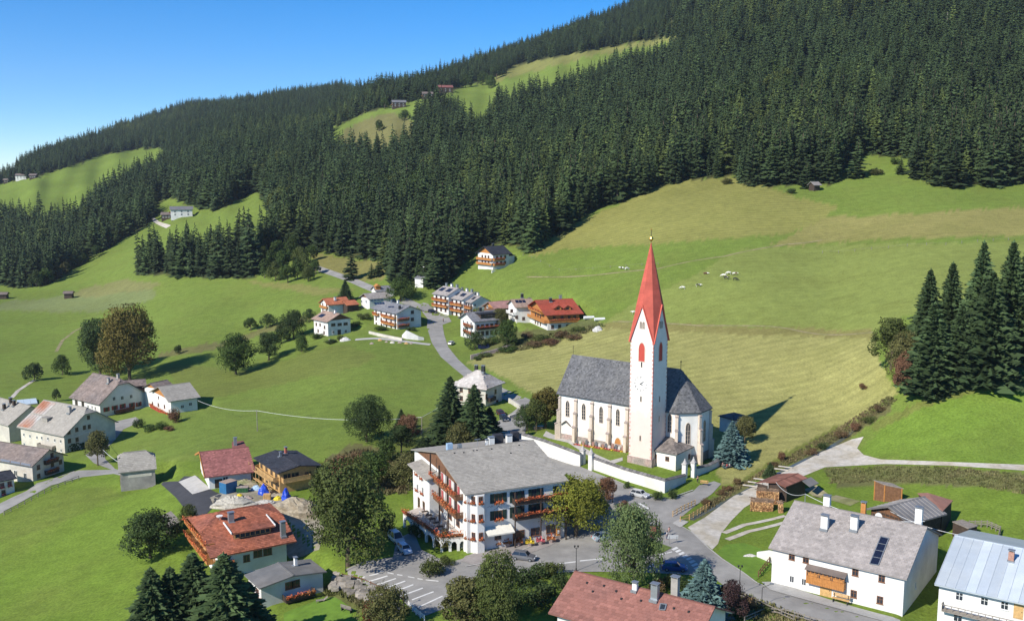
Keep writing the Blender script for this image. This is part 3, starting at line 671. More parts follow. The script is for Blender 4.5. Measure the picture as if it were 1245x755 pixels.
FLOWER = mat('red_orange_flowers', (0.48, 0.10, 0.035), 0.8, 0.35, 2.5, shade=0.5, col2=(0.38, 0.16, 0.06))
PINKF = mat('pink_flowers', (0.55, 0.12, 0.14), 0.8, 0.35, 2.5, shade=0.5)
def roofm(name, col, col2, var=0.14, shade=0.3): return mat(name, col, 0.85, var, 0.5, 0.2, shade=shade, col2=col2)
R_SLATE = roofm('slate_roof', (0.125, 0.124, 0.128), (0.145, 0.142, 0.14), 0.1, .42)
R_GREY = roofm('grey_tile_roof', (0.335, 0.307, 0.265), (0.36, 0.33, 0.285), 0.07, .15)
R_LILAC = roofm('lilac_grey_roof', (0.33, 0.295, 0.272), (0.36, 0.32, 0.295), 0.1, .2)
R_BROWN = roofm('brown_roof', (0.235, 0.185, 0.16), (0.20, 0.165, 0.15), 0.15, .25)
R_RED = roofm('red_tile_roof', (0.37, 0.125, 0.07), (0.28, 0.105, 0.07), 0.2, .35)
R_PINK = roofm('faded_red_roof', (0.285, 0.128, 0.10), (0.26, 0.122, 0.098), 0.08, .22)
R_ROSE = roofm('rose_tile_roof', (0.31, 0.125, 0.11), (0.34, 0.14, 0.12), 0.15, .35)
R_ORANGE = roofm('orange_tile_roof', (0.50, 0.17, 0.085), (0.42, 0.15, 0.08), 0.12, .2)
R_CRIMSON = roofm('bright_red_roof', (0.36, 0.075, 0.045), (0.33, 0.08, 0.05), 0.12, .2)
R_TAN = roofm('tan_tile_roof', (0.37, 0.26, 0.20), (0.33, 0.23, 0.18), 0.12, .2)
R_DARK = roofm('anthracite_roof', (0.04, 0.044, 0.055), (0.05, 0.05, 0.06), 0.12, .25)
R_BLUEG = roofm('blue_grey_roof', (0.20, 0.20, 0.215), (0.23, 0.225, 0.23), 0.12, .25)
R_SHINGLE = roofm('weathered_shingle_roof', (0.20, 0.17, 0.15), (0.27, 0.24, 0.21), 0.25, .4)

_wc = {}
def window_mesh(w, h, fm, cross):
    k = ('w', round(w, 2), round(h, 2), fm.name, cross)
    if k not in _wc:
        b = 0.09; mb = MB()
        for x0, x1, z0, z1 in ((-w/2, -w/2+b, -h/2, h/2), (w/2-b, w/2, -h/2, h/2), (-w/2+b, w/2-b, -h/2, -h/2+b), (-w/2+b, w/2-b, h/2-b, h/2)):
            mb.box(x0, x1, -0.07, 0.02, z0, z1)
        if cross:
            mb.box(-0.035, 0.035, -0.055, 0.01, -h/2+b, h/2-b)
            if cross > 1: mb.box(-w/2+b, -0.036, -0.05, 0.01, 0.1, 0.16); mb.box(0.036, w/2-b, -0.05, 0.01, 0.1, 0.16)
        mb.box(-w/2-0.06, w/2+0.06, -0.14, 0.02, -h/2-0.07, -h/2-0.005)
        g = MB(); g.box(-w/2+0.05, w/2-0.05, -0.03, 0.015, -h/2+0.05, h/2-0.05)
        _wc[k] = (mb.mesh('window', fm), g.mesh('pane', GLASS))
    return _wc[k]
def shutter_mesh(w, h, m):
    k = ('s', round(w, 2), round(h, 2), m.name)
    if k not in _wc:
        mb = MB(); mb.box(-w/2, w/2, -0.06, 0.0, -h/2, h/2)
        for i in range(4): z = -h/2 + h * (i + .5) / 4; mb.box(-w/2+.05, w/2-.05, -0.075, -0.061, z - h/11, z + h/11)
        _wc[k] = mb.mesh('shutter', m)
    return _wc[k]
def flower_mesh(L, m, seed=0, h=0.45, d=0.4):
    k = ('f', round(L, 1), m.name, h)
    if k not in _wc:
        r = random.Random(seed + int(L * 10)); mb = MB(); mb.box(-L/2, L/2, -d*.4, d*.4, -0.12, 0.05, 0, 0.05)
        for i in range(int(L * 26) + 10):
            p = Vector((r.uniform(-L/2, L/2), r.gauss(-0.08, d * .4), r.uniform(-0.3, h))); s = r.uniform(.06, .15)
            x = Vector((r.gauss(0, 1), r.gauss(0, 1), r.gauss(0, 1))).normalized(); y = x.orthogonal().normalized()
            mb.add([p - x*s, p - y*s, p + x*s, p + y*s], [(0, 1, 2, 3)], 0, r.random())
        _wc[k] = mb.mesh('flowers', m)
    return _wc[k]

HOUSES = []
def corner_geo(px, py, rot, length, depth, ov, og, pitch):
    """plan of a house from the foot of its near front corner, its turn and its wall sizes"""
    a = math.radians(rot); x = Vector((math.cos(a), math.sin(a), 0)); y = Vector((-x.y, x.x, 0)); g = G(px, py)
    return (g + x * length / 2 + y * depth / 2, a, length + 2 * og, depth / 2 + ov, (depth / 2 + ov) * math.tan(math.radians(pitch)))
class House:
    def __init__(s, name, label, cat, e1, e2, apex, end, foot, wt=None, h=None, half=None, pitch=None, ov=0.7, og=0.7,
                 wall=None, roof=None, jl=0.0, jr=0.0, tile=None, group=None, thick=0.2, back=None, gable=None, geo=None):
        if geo:                                                   # plan given directly: centre, turn, length, half width, rise
            c, rz, s.L, wd, s.r = geo; s.z0 = c.z; s.h = h; x = Vector((math.cos(rz), math.sin(rz), 0)); y = Vector((-x.y, x.x, 0)); s.raw = (0, 0)
            return s.finish(name, label, cat, group, c, x, y, wd, ov, og, thick, jl, jr, wall, roof, gable, tile)
        f = G(*foot); s.z0 = f.z
        s.h = h if h is not None else z_for_row(f, wt) - f.z
        ze = s.z0 + s.h
        a, b = on_plane_z(*e1, ze), on_plane_z(*e2, ze); s.L = (b - a).length; x = (b - a) / s.L; y = Vector((-x.y, x.x, 0))
        base = a if end == 'L' else b
        d = ray(*apex)
        det = d.x * (-y.y) - d.y * (-y.x)                         # cam + k d = base + w y, in plan
        rx, ry = base.x - CAM.x, base.y - CAM.y
        k = (rx * (-y.y) - ry * (-y.x)) / det; wd = (d.x * ry - d.y * rx) / det
        s.raw = (wd, CAM.z + k * d.z - ze)
        if pitch is not None:
            tp = math.tan(math.radians(pitch)); lo, hi = 0.5, 40
            for _ in range(40):
                m_ = (lo + hi) / 2; q = base + y * m_
                if z_for_row(q, apex[1]) - ze > m_ * tp: lo = m_
                else: hi = m_
            wd = lo if half is None else half; s.r = wd * tp
        else:
            if half is not None: wd = half; s.r = z_for_row(base + y * wd, apex[1]) - ze
            else: s.r = s.raw[1]
        s.finish(name, label, cat, group, (a + b) / 2 + y * wd, x, y, wd, ov, og, thick, jl, jr, wall, roof, gable, tile)
    def finish(s, name, label, cat, group, c, x, y, wd, ov, og, thick, jl, jr, wall, roof, gable, tile):
        s.w = wd; s.tp = s.r / wd; s.ov, s.og, s.th = ov, og, thick; rz = math.atan2(x.y, x.x)
        s.rz = rz; s.o = Vector((c.x, c.y, s.z0)); s.x, s.y = x, y
        s.root = empty(name, s.o, rz, label, cat, group)
        s.hl, s.hw = s.L / 2 - og, wd - ov; s.jl, s.jr = jl, jr; HOUSES.append(s)
        s.wallm, s.roofm = wall or WHITE, roof or R_GREY
        s.build_walls(gable); s.build_roof(tile)
    # local frame: x along the ridge, y away from the surveyed eave, z up from the foot
    def loc(s, p): p = p - s.o; return Vector((p.dot(s.x), p.dot(s.y), p.z))
    def rayl(s, px, py): d = ray(px, py); return s.loc(CAM), Vector((d.dot(s.x), d.dot(s.y), d.z))
    def roof_z(s, y): return s.h + s.r - abs(y) * s.tp
    def build_walls(s, gable):
        hl, hw = s.hl, s.hw; zb = -3.0; zt = s.roof_z(hw) - s.th * .6; zr = s.h + s.r - s.th * .6
        mb = MB()
        mb.add([(-hl,-hw,zb),(hl,-hw,zb),(hl,-hw,zt),(-hl,-hw,zt)], [(0,1,2,3)])
        mb.add([(-hl,hw,zb),(hl,hw,zb),(hl,hw,zt),(-hl,hw,zt)], [(3,2,1,0)])
        gb = MB()
        for sx, j in ((-1, s.jl), (1, s.jr)):
            x = sx * hl; yj = s.w * j
            mb.add([(x,-hw,zb),(x,hw,zb),(x,hw,zt),(x,-hw,zt)], [(0,1,2,3) if sx > 0 else (3,2,1,0)])
            zj = s.roof_z(yj) - s.th * .6
            tri = [(x,-hw,zt),(x,hw,zt)] + ([(x,yj,zj),(x,-yj,zj)] if j > 0.02 else [(x,0,zr)])
            if j < 0.95: (gb if gable else mb).add(tri, [tuple(range(len(tri))) if sx > 0 else tuple(range(len(tri)))[::-1]])
        s.walls = mb.build('wall', s.wallm, s.root)
        if gable and gb.v: gb.build('gable', gable, s.root)
    def slopes(s):
        X, w, h, r = s.L / 2, s.w, s.h, s.r; jl, jr = s.jl, s.jr
        yl, yr = w * jl, w * jr; xl, xr = -X + yl, X - yr
        out = []
        for sg in (-1, 1):
            p = [(-X, sg*w, h), (X, sg*w, h)]
            if jr > .02: p.append((X, sg*yr, h + r - yr*s.tp))
            p.append((xr, 0, h + r)); p.append((xl, 0, h + r))
            if jl > .02: p.append((-X, sg*yl, h + r - yl*s.tp))
            q = []
            for v in p:
                if not q or (Vector(v) - Vector(q[-1])).length > 1e-3: q.append(v)
            if (Vector(q[0]) - Vector(q[-1])).length < 1e-3: q.pop()
            out.append(q if sg < 0 else q[::-1])
        if jl > .02: out.append([(-X, yl, h + r - yl*s.tp), (-X, -yl, h + r - yl*s.tp), (xl, 0, h + r)])
        if jr > .02: out.append([(X, -yr, h + r - yr*s.tp), (X, yr, h + r - yr*s.tp), (xr, 0, h + r)])
        return out
    def build_roof(s, tile):
        mb = MB()
        for p in s.slopes():
            n = len(p); vs = list(p) + [(v[0], v[1], v[2] - s.th) for v in p]
            mb.add(vs, [tuple(range(n)), tuple(range(2*n-1, n-1, -1))] + [(i, n + i, n + (i+1) % n, (i+1) % n) for i in range(n)])
        s.roof = mb.build('roof', s.roofm, s.root)
        if s.L > 4:
            cap = MB(); xl, xr = -s.L/2 + s.w*s.jl, s.L/2 - s.w*s.jr
            if xr - xl > 1:
                cap.plank((xl, 0, s.h + s.r + .03), (xr, 0, s.h + s.r + .03), 0.34, 0.12)
                cap.build('ridge_cap', s.roofm, s.roof)
        if tile:
            tm = MB()
            for i, p in enumerate(s.slopes()): tiles_on(tm, p, *tile, seed=i)
            if tm.v: setp(tm.build('roof_tiles', s.roofm, s.roof), kind='stuff')
    def face(s, f):
        hl, hw = s.hl, s.hw
        return {'F': (Vector((0, -hw, 0)), Vector((1, 0, 0)), Vector((0, -1, 0)), 0.0), 'B': (Vector((0, hw, 0)), Vector((-1, 0, 0)), Vector((0, 1, 0)), math.pi),
                'L': (Vector((-hl, 0, 0)), Vector((0, -1, 0)), Vector((-1, 0, 0)), -math.pi/2), 'R': (Vector((hl, 0, 0)), Vector((0, 1, 0)), Vector((1, 0, 0)), math.pi/2)}[f]
    def uz(s, f, px, py, off=0.0):
        o, u, n, rz = s.face(f); c, d = s.rayl(px, py); k = (o + n*off - c).dot(n) / d.dot(n); q = c + d * k - o
        return q.dot(u), q.z
    def at(s, f, u, z, off=0.0):
        o, ux, n, rz = s.face(f); return o + ux*u + n*off + Vector((0, 0, z)), rz
    def win(s, f, u, z, w=1.0, h=1.25, fm=None, cross=1, shut=None, flowers=None, name='window', off=0.0):
        p, rz = s.at(f, u, z, off); wm, pm = window_mesh(w, h, fm or FRAME_W, cross)
        o = link(name, wm, s.root, p, rz); link('pane', pm, o)
        if shut:
            for sg in (-1, 1): link('shutter', shutter_mesh(w * .5, h * 1.04, shut), o, (sg * w * .77, -0.005, 0))
        if flowers: link('flower_box', flower_mesh(w * 1.15, flowers), o, (0, -0.3, -h/2))
        return o
    def wins(s, f, pts, w=1.0, h=1.25, **k):
        for px, py in pts:
            u, z = s.uz(f, px, py); s.win(f, u, z, w, h, **k)
    def grid(s, f, us, zs, w=1.0, h=1.25, **k):
        for z in zs:
            for u in us: s.win(f, u, z, w, h, **k)
    def door(s, f, px, py, w=1.1, h=2.1, m=None, u=None):
        if u is None: u, z = s.uz(f, px, py)
        else: z = h / 2
        p, rz = s.at(f, u, z); mb = MB(); mb.box(-w/2, w/2, -0.05, 0.02, -h/2, h/2)
        for i in range(3): mb.box(-w/2+.1, w/2-.1, -.075, -.051, -h/2 + .12 + i*h*.32, -h/2 + .05 + (i+1)*h*.31)
        o = mb.build('door', m or WOOD, s.root, loc=p, rz=rz)
        hb = MB(); hb.box(w*.32, w*.38, -.14, -.06, -.05, .08); hb.build('handle', BLACK, o); return o
    def balcony(s, f, u0, u1, z, depth=1.2, m=None, flowers=None, rail=1.0, boards=True, fh=0.45, off=0.0):
        o_, u_, n_, rz = s.face(f); p, _ = s.at(f, (u0 + u1) / 2, z, off); L = abs(u1 - u0); m = m or WOOD
        mb = MB(); mb.box(-L/2, L/2, -depth, 0, -0.16, 0)
        b = mb.build('balcony', m, s.root, loc=p, rz=rz)
        r = MB(); r.box(-L/2, L/2, -depth, -depth + .08, rail - .1, rail); r.box(-L/2, L/2, -depth + .02, -depth + .06, .08, .18)
        for sx in (-1, 1): r.box(sx*L/2 - .05, sx*L/2 + .05, -depth + .0801, -.01, rail - .1, rail)
        n = max(3, int(L / (0.24 if boards else 0.9)))
        for i in range(n):
            x = -L/2 + (i + .5) * L / n; r.box(x - L/n*(.42 if boards else .06), x + L/n*(.42 if boards else .06), -depth + .021, -depth + .055, .0, rail - .101)
        for sx in (-1, 1):
            k = max(2, int(depth / .3))
            for i in range(k): y = -depth + .1 + (i + .4) * (depth - .15) / k; r.box(sx*L/2 - .02, sx*L/2 + .02, y, y + depth/k*.7, 0, rail - .101)
        r.build('railing', m, b)
        if flowers: link('flower_box', flower_mesh(L, flowers, h=fh), b, (0, -depth - .1, rail - .1))
        return b
    def on_roof(s, px, py, front=True):
        c, d = s.rayl(px, py)                               # z = h + r - |y| tp
        n = Vector((0, (-s.tp if front else s.tp), 1)); k = (s.h + s.r - n.dot(c)) / n.dot(d); return c + d * k
    def chimney(s, px, py, h=1.4, w=0.75, m=None, cap=None, front=True, p=None):
        if p is None: p = s.on_roof(px, py, front)
        mb = MB(); mb.box(-w/2, w/2, -w*.4, w*.4, -0.8, h)
        o = mb.build('chimney', m or WHITE, s.root, loc=p)
        c = MB(); c.box(-w/2 - .1, w/2 + .1, -w*.4 - .1, w*.4 + .1, h + .22, h + .3)
        for sx in (-1, 1):
            for sy in (-1, 1): c.box(sx*w*.42 - .05, sx*w*.42 + .05, sy*w*.32 - .05, sy*w*.32 + .05, h, h + .219)
        c.build('chimney_cap', cap or METAL, o)
        fl = MB(); fl.box(-w/2 - .09, w/2 + .09, -w*.4 - .35, w*.4 + .1, -0.1 - w*.3*s.tp, .14); fl.build('flashing', METAL, o)
        return o
    def panel(s, pts, m, name='solar_panel', nx=1, ny=1, up=0.12, frame=None, front=True):
        """panel on the roof slope under the four surveyed corners (tl, tr, br, bl), split into nx by ny pieces"""
        q = [s.on_roof(*p, front) + Vector((0, 0, up)) for p in pts]; r = None
        for i in range(nx):
            for j in range(ny):
                def bl(u, v): return (q[0]*(1-u) + q[1]*u)*(1-v) + (q[3]*(1-u) + q[2]*u)*v
                g = 0.06; vs = [bl((i+g)/nx, (j+g)/ny), bl((i+1-g)/nx, (j+g)/ny), bl((i+1-g)/nx, (j+1-g)/ny), bl((i+g)/nx, (j+1-g)/ny)]
                mb = MB(); lo = [v - Vector((0, 0, up*.8)) for v in vs]
                mb.add(vs + lo, [(3,2,1,0),(4,5,6,7),(0,1,5,4),(1,2,6,5),(2,3,7,6),(3,0,4,7)]); mb.build(name, m, s.root)
        if frame:
            mb = MB()
            for a, b in zip(q, q[1:] + q[:1]): mb.plank(a, b, .14, .1)
            for j in range(1, ny): mb.plank((q[0]*(1-j/ny) + q[3]*(j/ny)), (q[1]*(1-j/ny) + q[2]*(j/ny)), .1, .06)
            mb.build(name + '_frame', frame, s.root)
def tiles_on(mb, poly, tw, tl, seed=0, lift=0.05):
    """rows of separate lapped tiles over a sloping polygon whose first edge is the eave (or lowest)"""
    r = random.Random(seed); P3 = [Vector(p) for p in poly]; n = (P3[1] - P3[0]).cross(P3[2] - P3[0]).normalized()
    if n.z < 0: n = -n
    u = Vector((0, 0, 1)).cross(n)
    if u.length < 1e-5: return
    u.normalize(); v = n.cross(u)                              # v points up the slope
    if v.z < 0: v = -v; u = -u
    o = min(P3, key=lambda p: p.z); q = [((p - o).dot(u), (p - o).dot(v)) for p in P3]
    u0, u1 = min(a for a, b in q), max(a for a, b in q); v1 = max(b for a, b in q)
    nv = max(1, int(v1 / tl)); nu = max(1, int((u1 - u0) / tw)); du, dv = (u1 - u0) / nu, v1 / nv
    gu, gv = np.meshgrid(np.arange(-1, nu + 1), np.arange(nv)); gu, gv = gu.ravel(), gv.ravel()
    cu = u0 + (gu + .5 + .5 * (gv % 2)) * du; cv = (gv + .5) * dv
    k = inside(cu, cv, q)
    for a, b in zip(cu[k], cv[k]):
        l, e = du * .485, dv * .52; j = r.uniform(-.012, .02)
        a0, a1 = max(u0, a - l), min(u1, a + l)
        p0 = o + u*a0 + v*(b - e); p1 = o + u*a1 + v*(b - e); p2 = o + u*a1 + v*(b + e); p3 = o + u*a0 + v*(b + e)
        L1, L2 = n*(lift + j), n*.012
        mb.add([p0 + L1, p1 + L1, p2 + L2, p3 + L2, p0 - n*.0, p1 - n*.0], [(0,1,2,3), (4,5,1,0)], 0, min(1, max(0, r.gauss(.5, .22))))
# ================================================================ THE HOUSES
# --- long white house at the lower right
H1 = House('farmhouse', 'long white farmhouse with wooden bay window beside the street', 'house', cH(65,345), cR(165,558), cR(262,312), 'R', cR(128,740), wt=cR(130,562)[1], roof=R_LILAC, tile=(.55,.5), ov=.6, og=.5)
for p, sz, c in ((cH(196,393),(1.0,1.25),2),(cH(274,410),(1.0,1.25),2),(cH(549,481),(1.0,1.25),2),(cH(696,516),(1.0,1.25),2),(cH(540,602),(1.0,1.25),2),(cH(686,636),(1.0,1.25),2)):
    H1.wins('F', [p], *sz, fm=FRAME_B, cross=c, shut=None)
H1.wins('F', [cH(196,520), cH(263,536)], .8, 1.2, fm=FRAME_W)
H1.door('F', *cH(385,580), 1.9, 2.6, WOOD_L)
u, z = H1.uz('F', *cH(390,520)); 
def bay_window(H, u, z):
    p, rz = H.at('F', u, z); b = MB(); b.box(-3.1, 3.1, -1.0, 0, -.1, 1.15)
    for i in range(22): b.box(-3.1 + i*.282 + .02, -3.1 + (i+1)*.282 - .02, -1.04, -1.001, -.14, 1.1)
    o = b.build('bay_window', WOOD_O, H.root, loc=p, rz=rz)
    g = MB(); g.box(-3.0, 3.0, -.93, -.02, 1.15, 2.25); g.build('pane', GLASS, o)
    f = MB()
    for i in range(10): f.box(-3.1 + i*.677, -3.1 + i*.677 + .11, -1.0, -.9, 1.15, 2.25)
    for i in range(3): f.box(-2.85 + i*2.05, -1.2 + i*2.05, -.97, -.931, 1.2, 1.62)
    f.box(-3.1, 3.1, -.99, -.9, 1.7, 1.78); f.build('window_frame', WOOD_O, o)
    r = MB(); r.add([(-3.3,-1.35,2.3),(3.3,-1.35,2.3),(3.3,0,2.75),(-3.3,0,2.75),(-3.3,-1.35,2.2),(3.3,-1.35,2.2),(3.3,0,2.65),(-3.3,0,2.65)], [(0,1,2,3),(7,6,5,4),(0,4,5,1),(1,5,6,2),(3,2,6,7),(0,3,7,4)]); r.build('canopy', R_BROWN, o)
bay_window(H1, u, z - .9)
for x, y in ((378,240),(543,245)): H1.chimney(*cH(x,y), 2.2, 1.15)
H1.chimney(*cH(384,120), 2.0, 1.1, p=Vector((H1.loc(on_plane_z(*cH(384,120), H1.z0+H1.h+H1.r)).x, .6, H1.h+H1.r-.3)))
H1.chimney(*cH(585,160), 2.0, .8, WOOD_O, p=Vector((H1.loc(on_plane_z(*cH(585,160), H1.z0+H1.h+H1.r)).x, .8, H1.h+H1.r-.3)))
H1.chimney(*cR(213,295), 3.0, 1.1, p=Vector((H1.loc(on_plane_z(*cR(213,300), H1.z0+H1.h+H1.r)).x, 1.2, H1.h+H1.r-.5)))
H1.panel([cH(690,288), cH(735,298), cH(677,448), cH(628,440)], SOLAR, 'roof_window', 1, 4, .18, METAL)
u, z = H1.uz('R', *cR(205,585)); H1.win('R', u, z, .6, 1.1)
# --- blue metal roof
H2 = House('farmhouse', 'white house with pale blue metal roof and long wooden balcony', 'house', cR(295,580), (1306,747.5), cR(390,350), 'L', (1152,775), h=7.0, roof=mat('blue_metal_roof', (0.50,0.55,0.59), 0.45, 0.06, 0.5, 0.5, 0.1, shade=.14, col2=(0.54,0.58,0.60)), ov=1.0, og=.5)
mb = None
for sl in H2.slopes()[:1]:
    n = 13; w_ = H2.L / n
    for i in range(n):
        b = MB(); x0, x1 = -H2.L/2 + i*w_, -H2.L/2 + (i+1)*w_
        def rz_(y): return H2.roof_z(y)
        b.add([(x0+.01,-H2.w-.05,rz_(H2.w)+.03),(x1-.01,-H2.w-.05,rz_(H2.w)+.03),(x1-.01,-.02,rz_(0)+.03),(x0+.01,-.02,rz_(0)+.03)], [(0,1,2,3)], 0, random.random())
        for x in (x0+.02,): b.plank((x,-H2.w-.05,rz_(H2.w)+.06),(x,-.02,rz_(0)+.06),.06,.12)
        b.build('roof_sheet', H2.roofm, H2.roof)
H2.balcony('F', *sorted((H2.uz('F', *cR(336,668))[0], H2.hl)), H2.uz('F', *cR(336,690))[1], 1.2, WOOD_G, None, 1.0, False)
for x, y in ((412,637),(530,660),(625,680)):
    u, z = H2.uz('F', *cR(x,y)); H2.win('F', u, z, 1.1, 1.3, FRAME_W, 2)
for x, y in ((405,738),(520,765)):
    u, z = H2.uz('F', *cR(x,y)); H2.win('F', u, z, 1.3, 1.3, FRAME_W, 2)
H2.door('F', *cR(690,708), 1.3, 2.3, WOOD_L)
H2.chimney(*cR(655,470), 1.5, .8, mat('brick_chimney', (.36,.2,.15), .9, .25, 3))
# --- faded red roof at the bottom
H3 = House('house', 'house with wide faded red roof at the bottom edge of the village', 'house', c7(28,710), (842,795), c7(195,492), 'L', (700,800), h=6.0, pitch=26, roof=R_PINK, tile=(.6,.5), wall=WHITE, ov=.9, og=1.0)
H3.chimney(*c7(484,585), 1.0, .7, p=H3.on_roof(*c7(484,592)))
H3.chimney(*c7(588,640), 2.1, 1.0, METAL); H3.panel([c7(617,668), c7(648,672), c7(640,702), c7(610,700)], GLASS, 'roof_window', 1, 1, .2, METAL)
o = H3.chimney(0,0, 2.6, 1.0, GREYP, p=Vector((H3.loc(on_plane_z(*c7(684,615), H3.z0+H3.h+H3.r)).x, 1.2, H3.h+H3.r-.4)))
for q in ((262,602),(232,556),(320,572),(385,600),(412,640),(515,650),(765,708),(688,690)):
    p = H3.on_roof(*c7(*q)); b = MB(); b.box(-.13,.13,-.13,.13,-.05,.22); b.build('roof_vent', BLACK, H3.root, loc=p)
# --- red tiled house with a long dormer
H4 = House('house', 'red tiled house with long glazed dormer and flowered balconies', 'house', cD(205,445), cD(733,340), cD(101,188), 'L', cD(245,600), wt=cD(245,452)[1], roof=R_RED, tile=(.45,.42), jl=.42, jr=.36, ov=1.1, og=1.6)
def dormer_long(H, a, b, c, d):
    """shed dormer: a,b front roof corners; c,d where its roof meets the main roof"""
    A, B = H.on_roof(*a), H.on_roof(*b); C, D = H.on_roof(*c), H.on_roof(*d)
    x0, x1 = A.x, B.x; yf = (A.y + B.y) / 2 + .7; yb = (C.y + D.y) / 2; zb = H.roof_z(yb); zf = H.roof_z(yf) + 1.55
    m = MB(); m.add([(x0+.5,yf+.5,H.roof_z(yf)-.2),(x1-.5,yf+.5,H.roof_z(yf)-.2),(x1-.5,yb,zb-.3),(x0+.5,yb,zb-.3),(x0+.5,yf+.5,zf-.1),(x1-.5,yf+.5,zf-.1),(x1-.5,yb,zb+.01),(x0+.5,yb,zb+.01)], [(0,1,5,4),(1,2,6,5),(3,0,4,7)])
    o = m.build('dormer', WOOD, H.root)
    r = MB(); t = .22; q = [(x0,yf-.3,zf-.05),(x1,yf-.3,zf-.05),(x1,yb+.2,zb+.16),(x0,yb+.2,zb+.16)]
    r.add(q + [(v[0],v[1],v[2]-t) for v in q], [(0,1,2,3),(7,6,5,4),(0,4,5,1),(1,5,6,2),(3,2,6,7),(0,3,7,4)])
    tiles_on(r, q, .45, .42, 5, .06)
    r.build('dormer_roof', H.roofm, o)
    e = MB()
    for x in (x0-.09, x1+.09): e.plank((x,yf-.35,zf+.02),(x,yb+.2,zb+.2),.16,.3)
    e.build('verge', FRAME_W, o)
    g = MB(); n = 7; wd = (x1 - x0 - 1.4) / n
    z0, z1 = H.roof_z(yf+.5) + .12, zf - .3
    for i in range(n):
        w = MB(); w.box(x0+.7+i*wd+.08, x0+.7+(i+1)*wd-.08, yf+.42, yf+.5, z0, z1); w.build('pane', GLASS, o)
    f = MB()
    for i in range(n+1): f.box(x0+.7+i*wd-.06, x0+.7+i*wd+.06, yf+.38, yf+.52, z0, z1)
    f.box(x0+.6, x1-.6, yf+.37, yf+.53, z0-.1, z0-.001); f.box(x0+.6, x1-.6, yf+.37, yf+.53, z1+.001, z1+.1)
    f.build('window_frame', WOOD_L, o)
dormer_long(H4, cD(345,360), cD(605,305), cD(280,240), cD(540,185))
H4.chimney(*cD(332,225), 1.7, 1.0, METAL); H4.chimney(*cD(650,310), 2.6, .9, METAL)
b_ = MB(); b_.lathe([(.05,0),(.5,.12),(.62,.35)], 10); o = b_.build('satellite_dish', FRAME_W, H4.root, loc=H4.on_roof(*cD(262,215)) + Vector((0,0,.6)))
b_ = MB(); b_.bar((0,0,-.8),(0,0,0),.04); b_.build('mast', METAL, o)
u, z = H4.uz('F', *cD(525,410)); H4.win('F', u-.9, z, 1.6, 1.3, FRAME_B, 1); H4.win('F', u+.9, z, 1.6, 1.3, FRAME_B, 1)
u, z = H4.uz('F', *cD(425,425)); H4.win('F', u, z-.6, 1.2, 1.3, FRAME_B, 1)
u, z = H4.uz('F', *cD(270,470)); H4.win('F', u, z, 1.1, 1.2, FRAME_B, 1); H4.win('F', u, z-2.4, 1.1, 1.2, FRAME_B, 1)
for zz in (H4.h - 2.3, H4.h + .4): H4.balcony('L', -H4.hw*.82, H4.hw*.8, zz, 1.5, WOOD_O, FLOWER, 1.0)
H4.grid('L', (-3.4,-.8,2.4), (H4.h-1.2, H4.h+1.5), 1.3, 1.9, fm=FRAME_B)
H4.grid('L', (-3.4,.5,3.0), (H4.h-3.9,), 1.3, 1.4, fm=FRAME_B)
H4.balcony('F', -H4.hl, -H4.hl+2.6, H4.h-2.4, 1.0, WOOD_O, FLOWER)
# --- low grey roofed annex
H5 = House('cottage', 'low cottage with flat pitched dark grey roof in front of the dormer house', 'house', cD(412,545), cD(505,630), cD(672,551), 'R', cD(567,682), h=3.6, roof=mat('bitumen_roof', (.15,.15,.15), .9, .2, .4, col2=(.18,.17,.16)), half=6.0, ov=.5, og=.6)
H5.balcony('F', -H5.hl, H5.hl, 0.6, 1.4, WOOD_O, FLOWER); H5.grid('F', (-2,1.2), (1.9,), 1.2, 1.5, fm=FRAME_B)
H5.wins('R', [cD(725,600), cD(690,610)], 1.6, 1.3, fm=FRAME_B)
u = H5.uz('R', *cD(735,640))[0]; H5.balcony('R', u-2.6, u+2.6, 0.4, 1.6, WOOD_D, FLOWER, .9)
H5.chimney(*cD(727,490), 1.3, .6, front=False)
# --- timber house under construction
H6 = House('timber_house', 'half finished timber house with black roof and scaffold poles', 'house', cC(590,258), cC(800,395), cC(995,325), 'R', cC(825,585), wt=cC(805,397)[1], wall=WOOD_L, roof=R_DARK, tile=(.9,.45), ov=.9, og=1.2)
H6.balcony('F', -H6.hl, H6.hl-.5, H6.h-2.4, 1.3, WOOD_L, None, 1.0)
H6.grid('F', [-H6.hl*.75, -H6.hl*.25, H6.hl*.25, H6.hl*.7], (H6.h-1.2, H6.h-3.8), 1.4, 1.8, fm=WOOD_L)
H6.wins('R', [cC(1065,392)], 1.7, 1.0, fm=WOOD_L); H6.wins('R', [cC(885,430), cC(950,420)], 2.0, 2.0, fm=WOOD_L)
H6.balcony('R', -H6.hw*.9, H6.hw*.55, H6.h-2.4, 1.2, WOOD_L, None, .9)
H6.chimney(*cC(872,222), 1.3, .6, mat('brick_red', (.4,.12,.08), .9, .2, 3), front=False); H6.chimney(*cC(825,250), .9, .5, METAL)
sc = MB()
for i in range(7):
    x = -H6.hl + i * 2 * H6.hl / 6; sc.bar((x, -H6.hw - 2.4, -1), (x, -H6.hw - 2.4, H6.h - .4), .06)
for z in (1.4, 3.2): sc.bar((-H6.hl, -H6.hw - 2.4, z), (H6.hl, -H6.hw - 2.4, z), .05); sc.box(-H6.hl, H6.hl, -H6.hw - 2.35, -H6.hw - 1.6, z-.3, z-.25)
sc.build('scaffold', WOOD_L, H6.root)
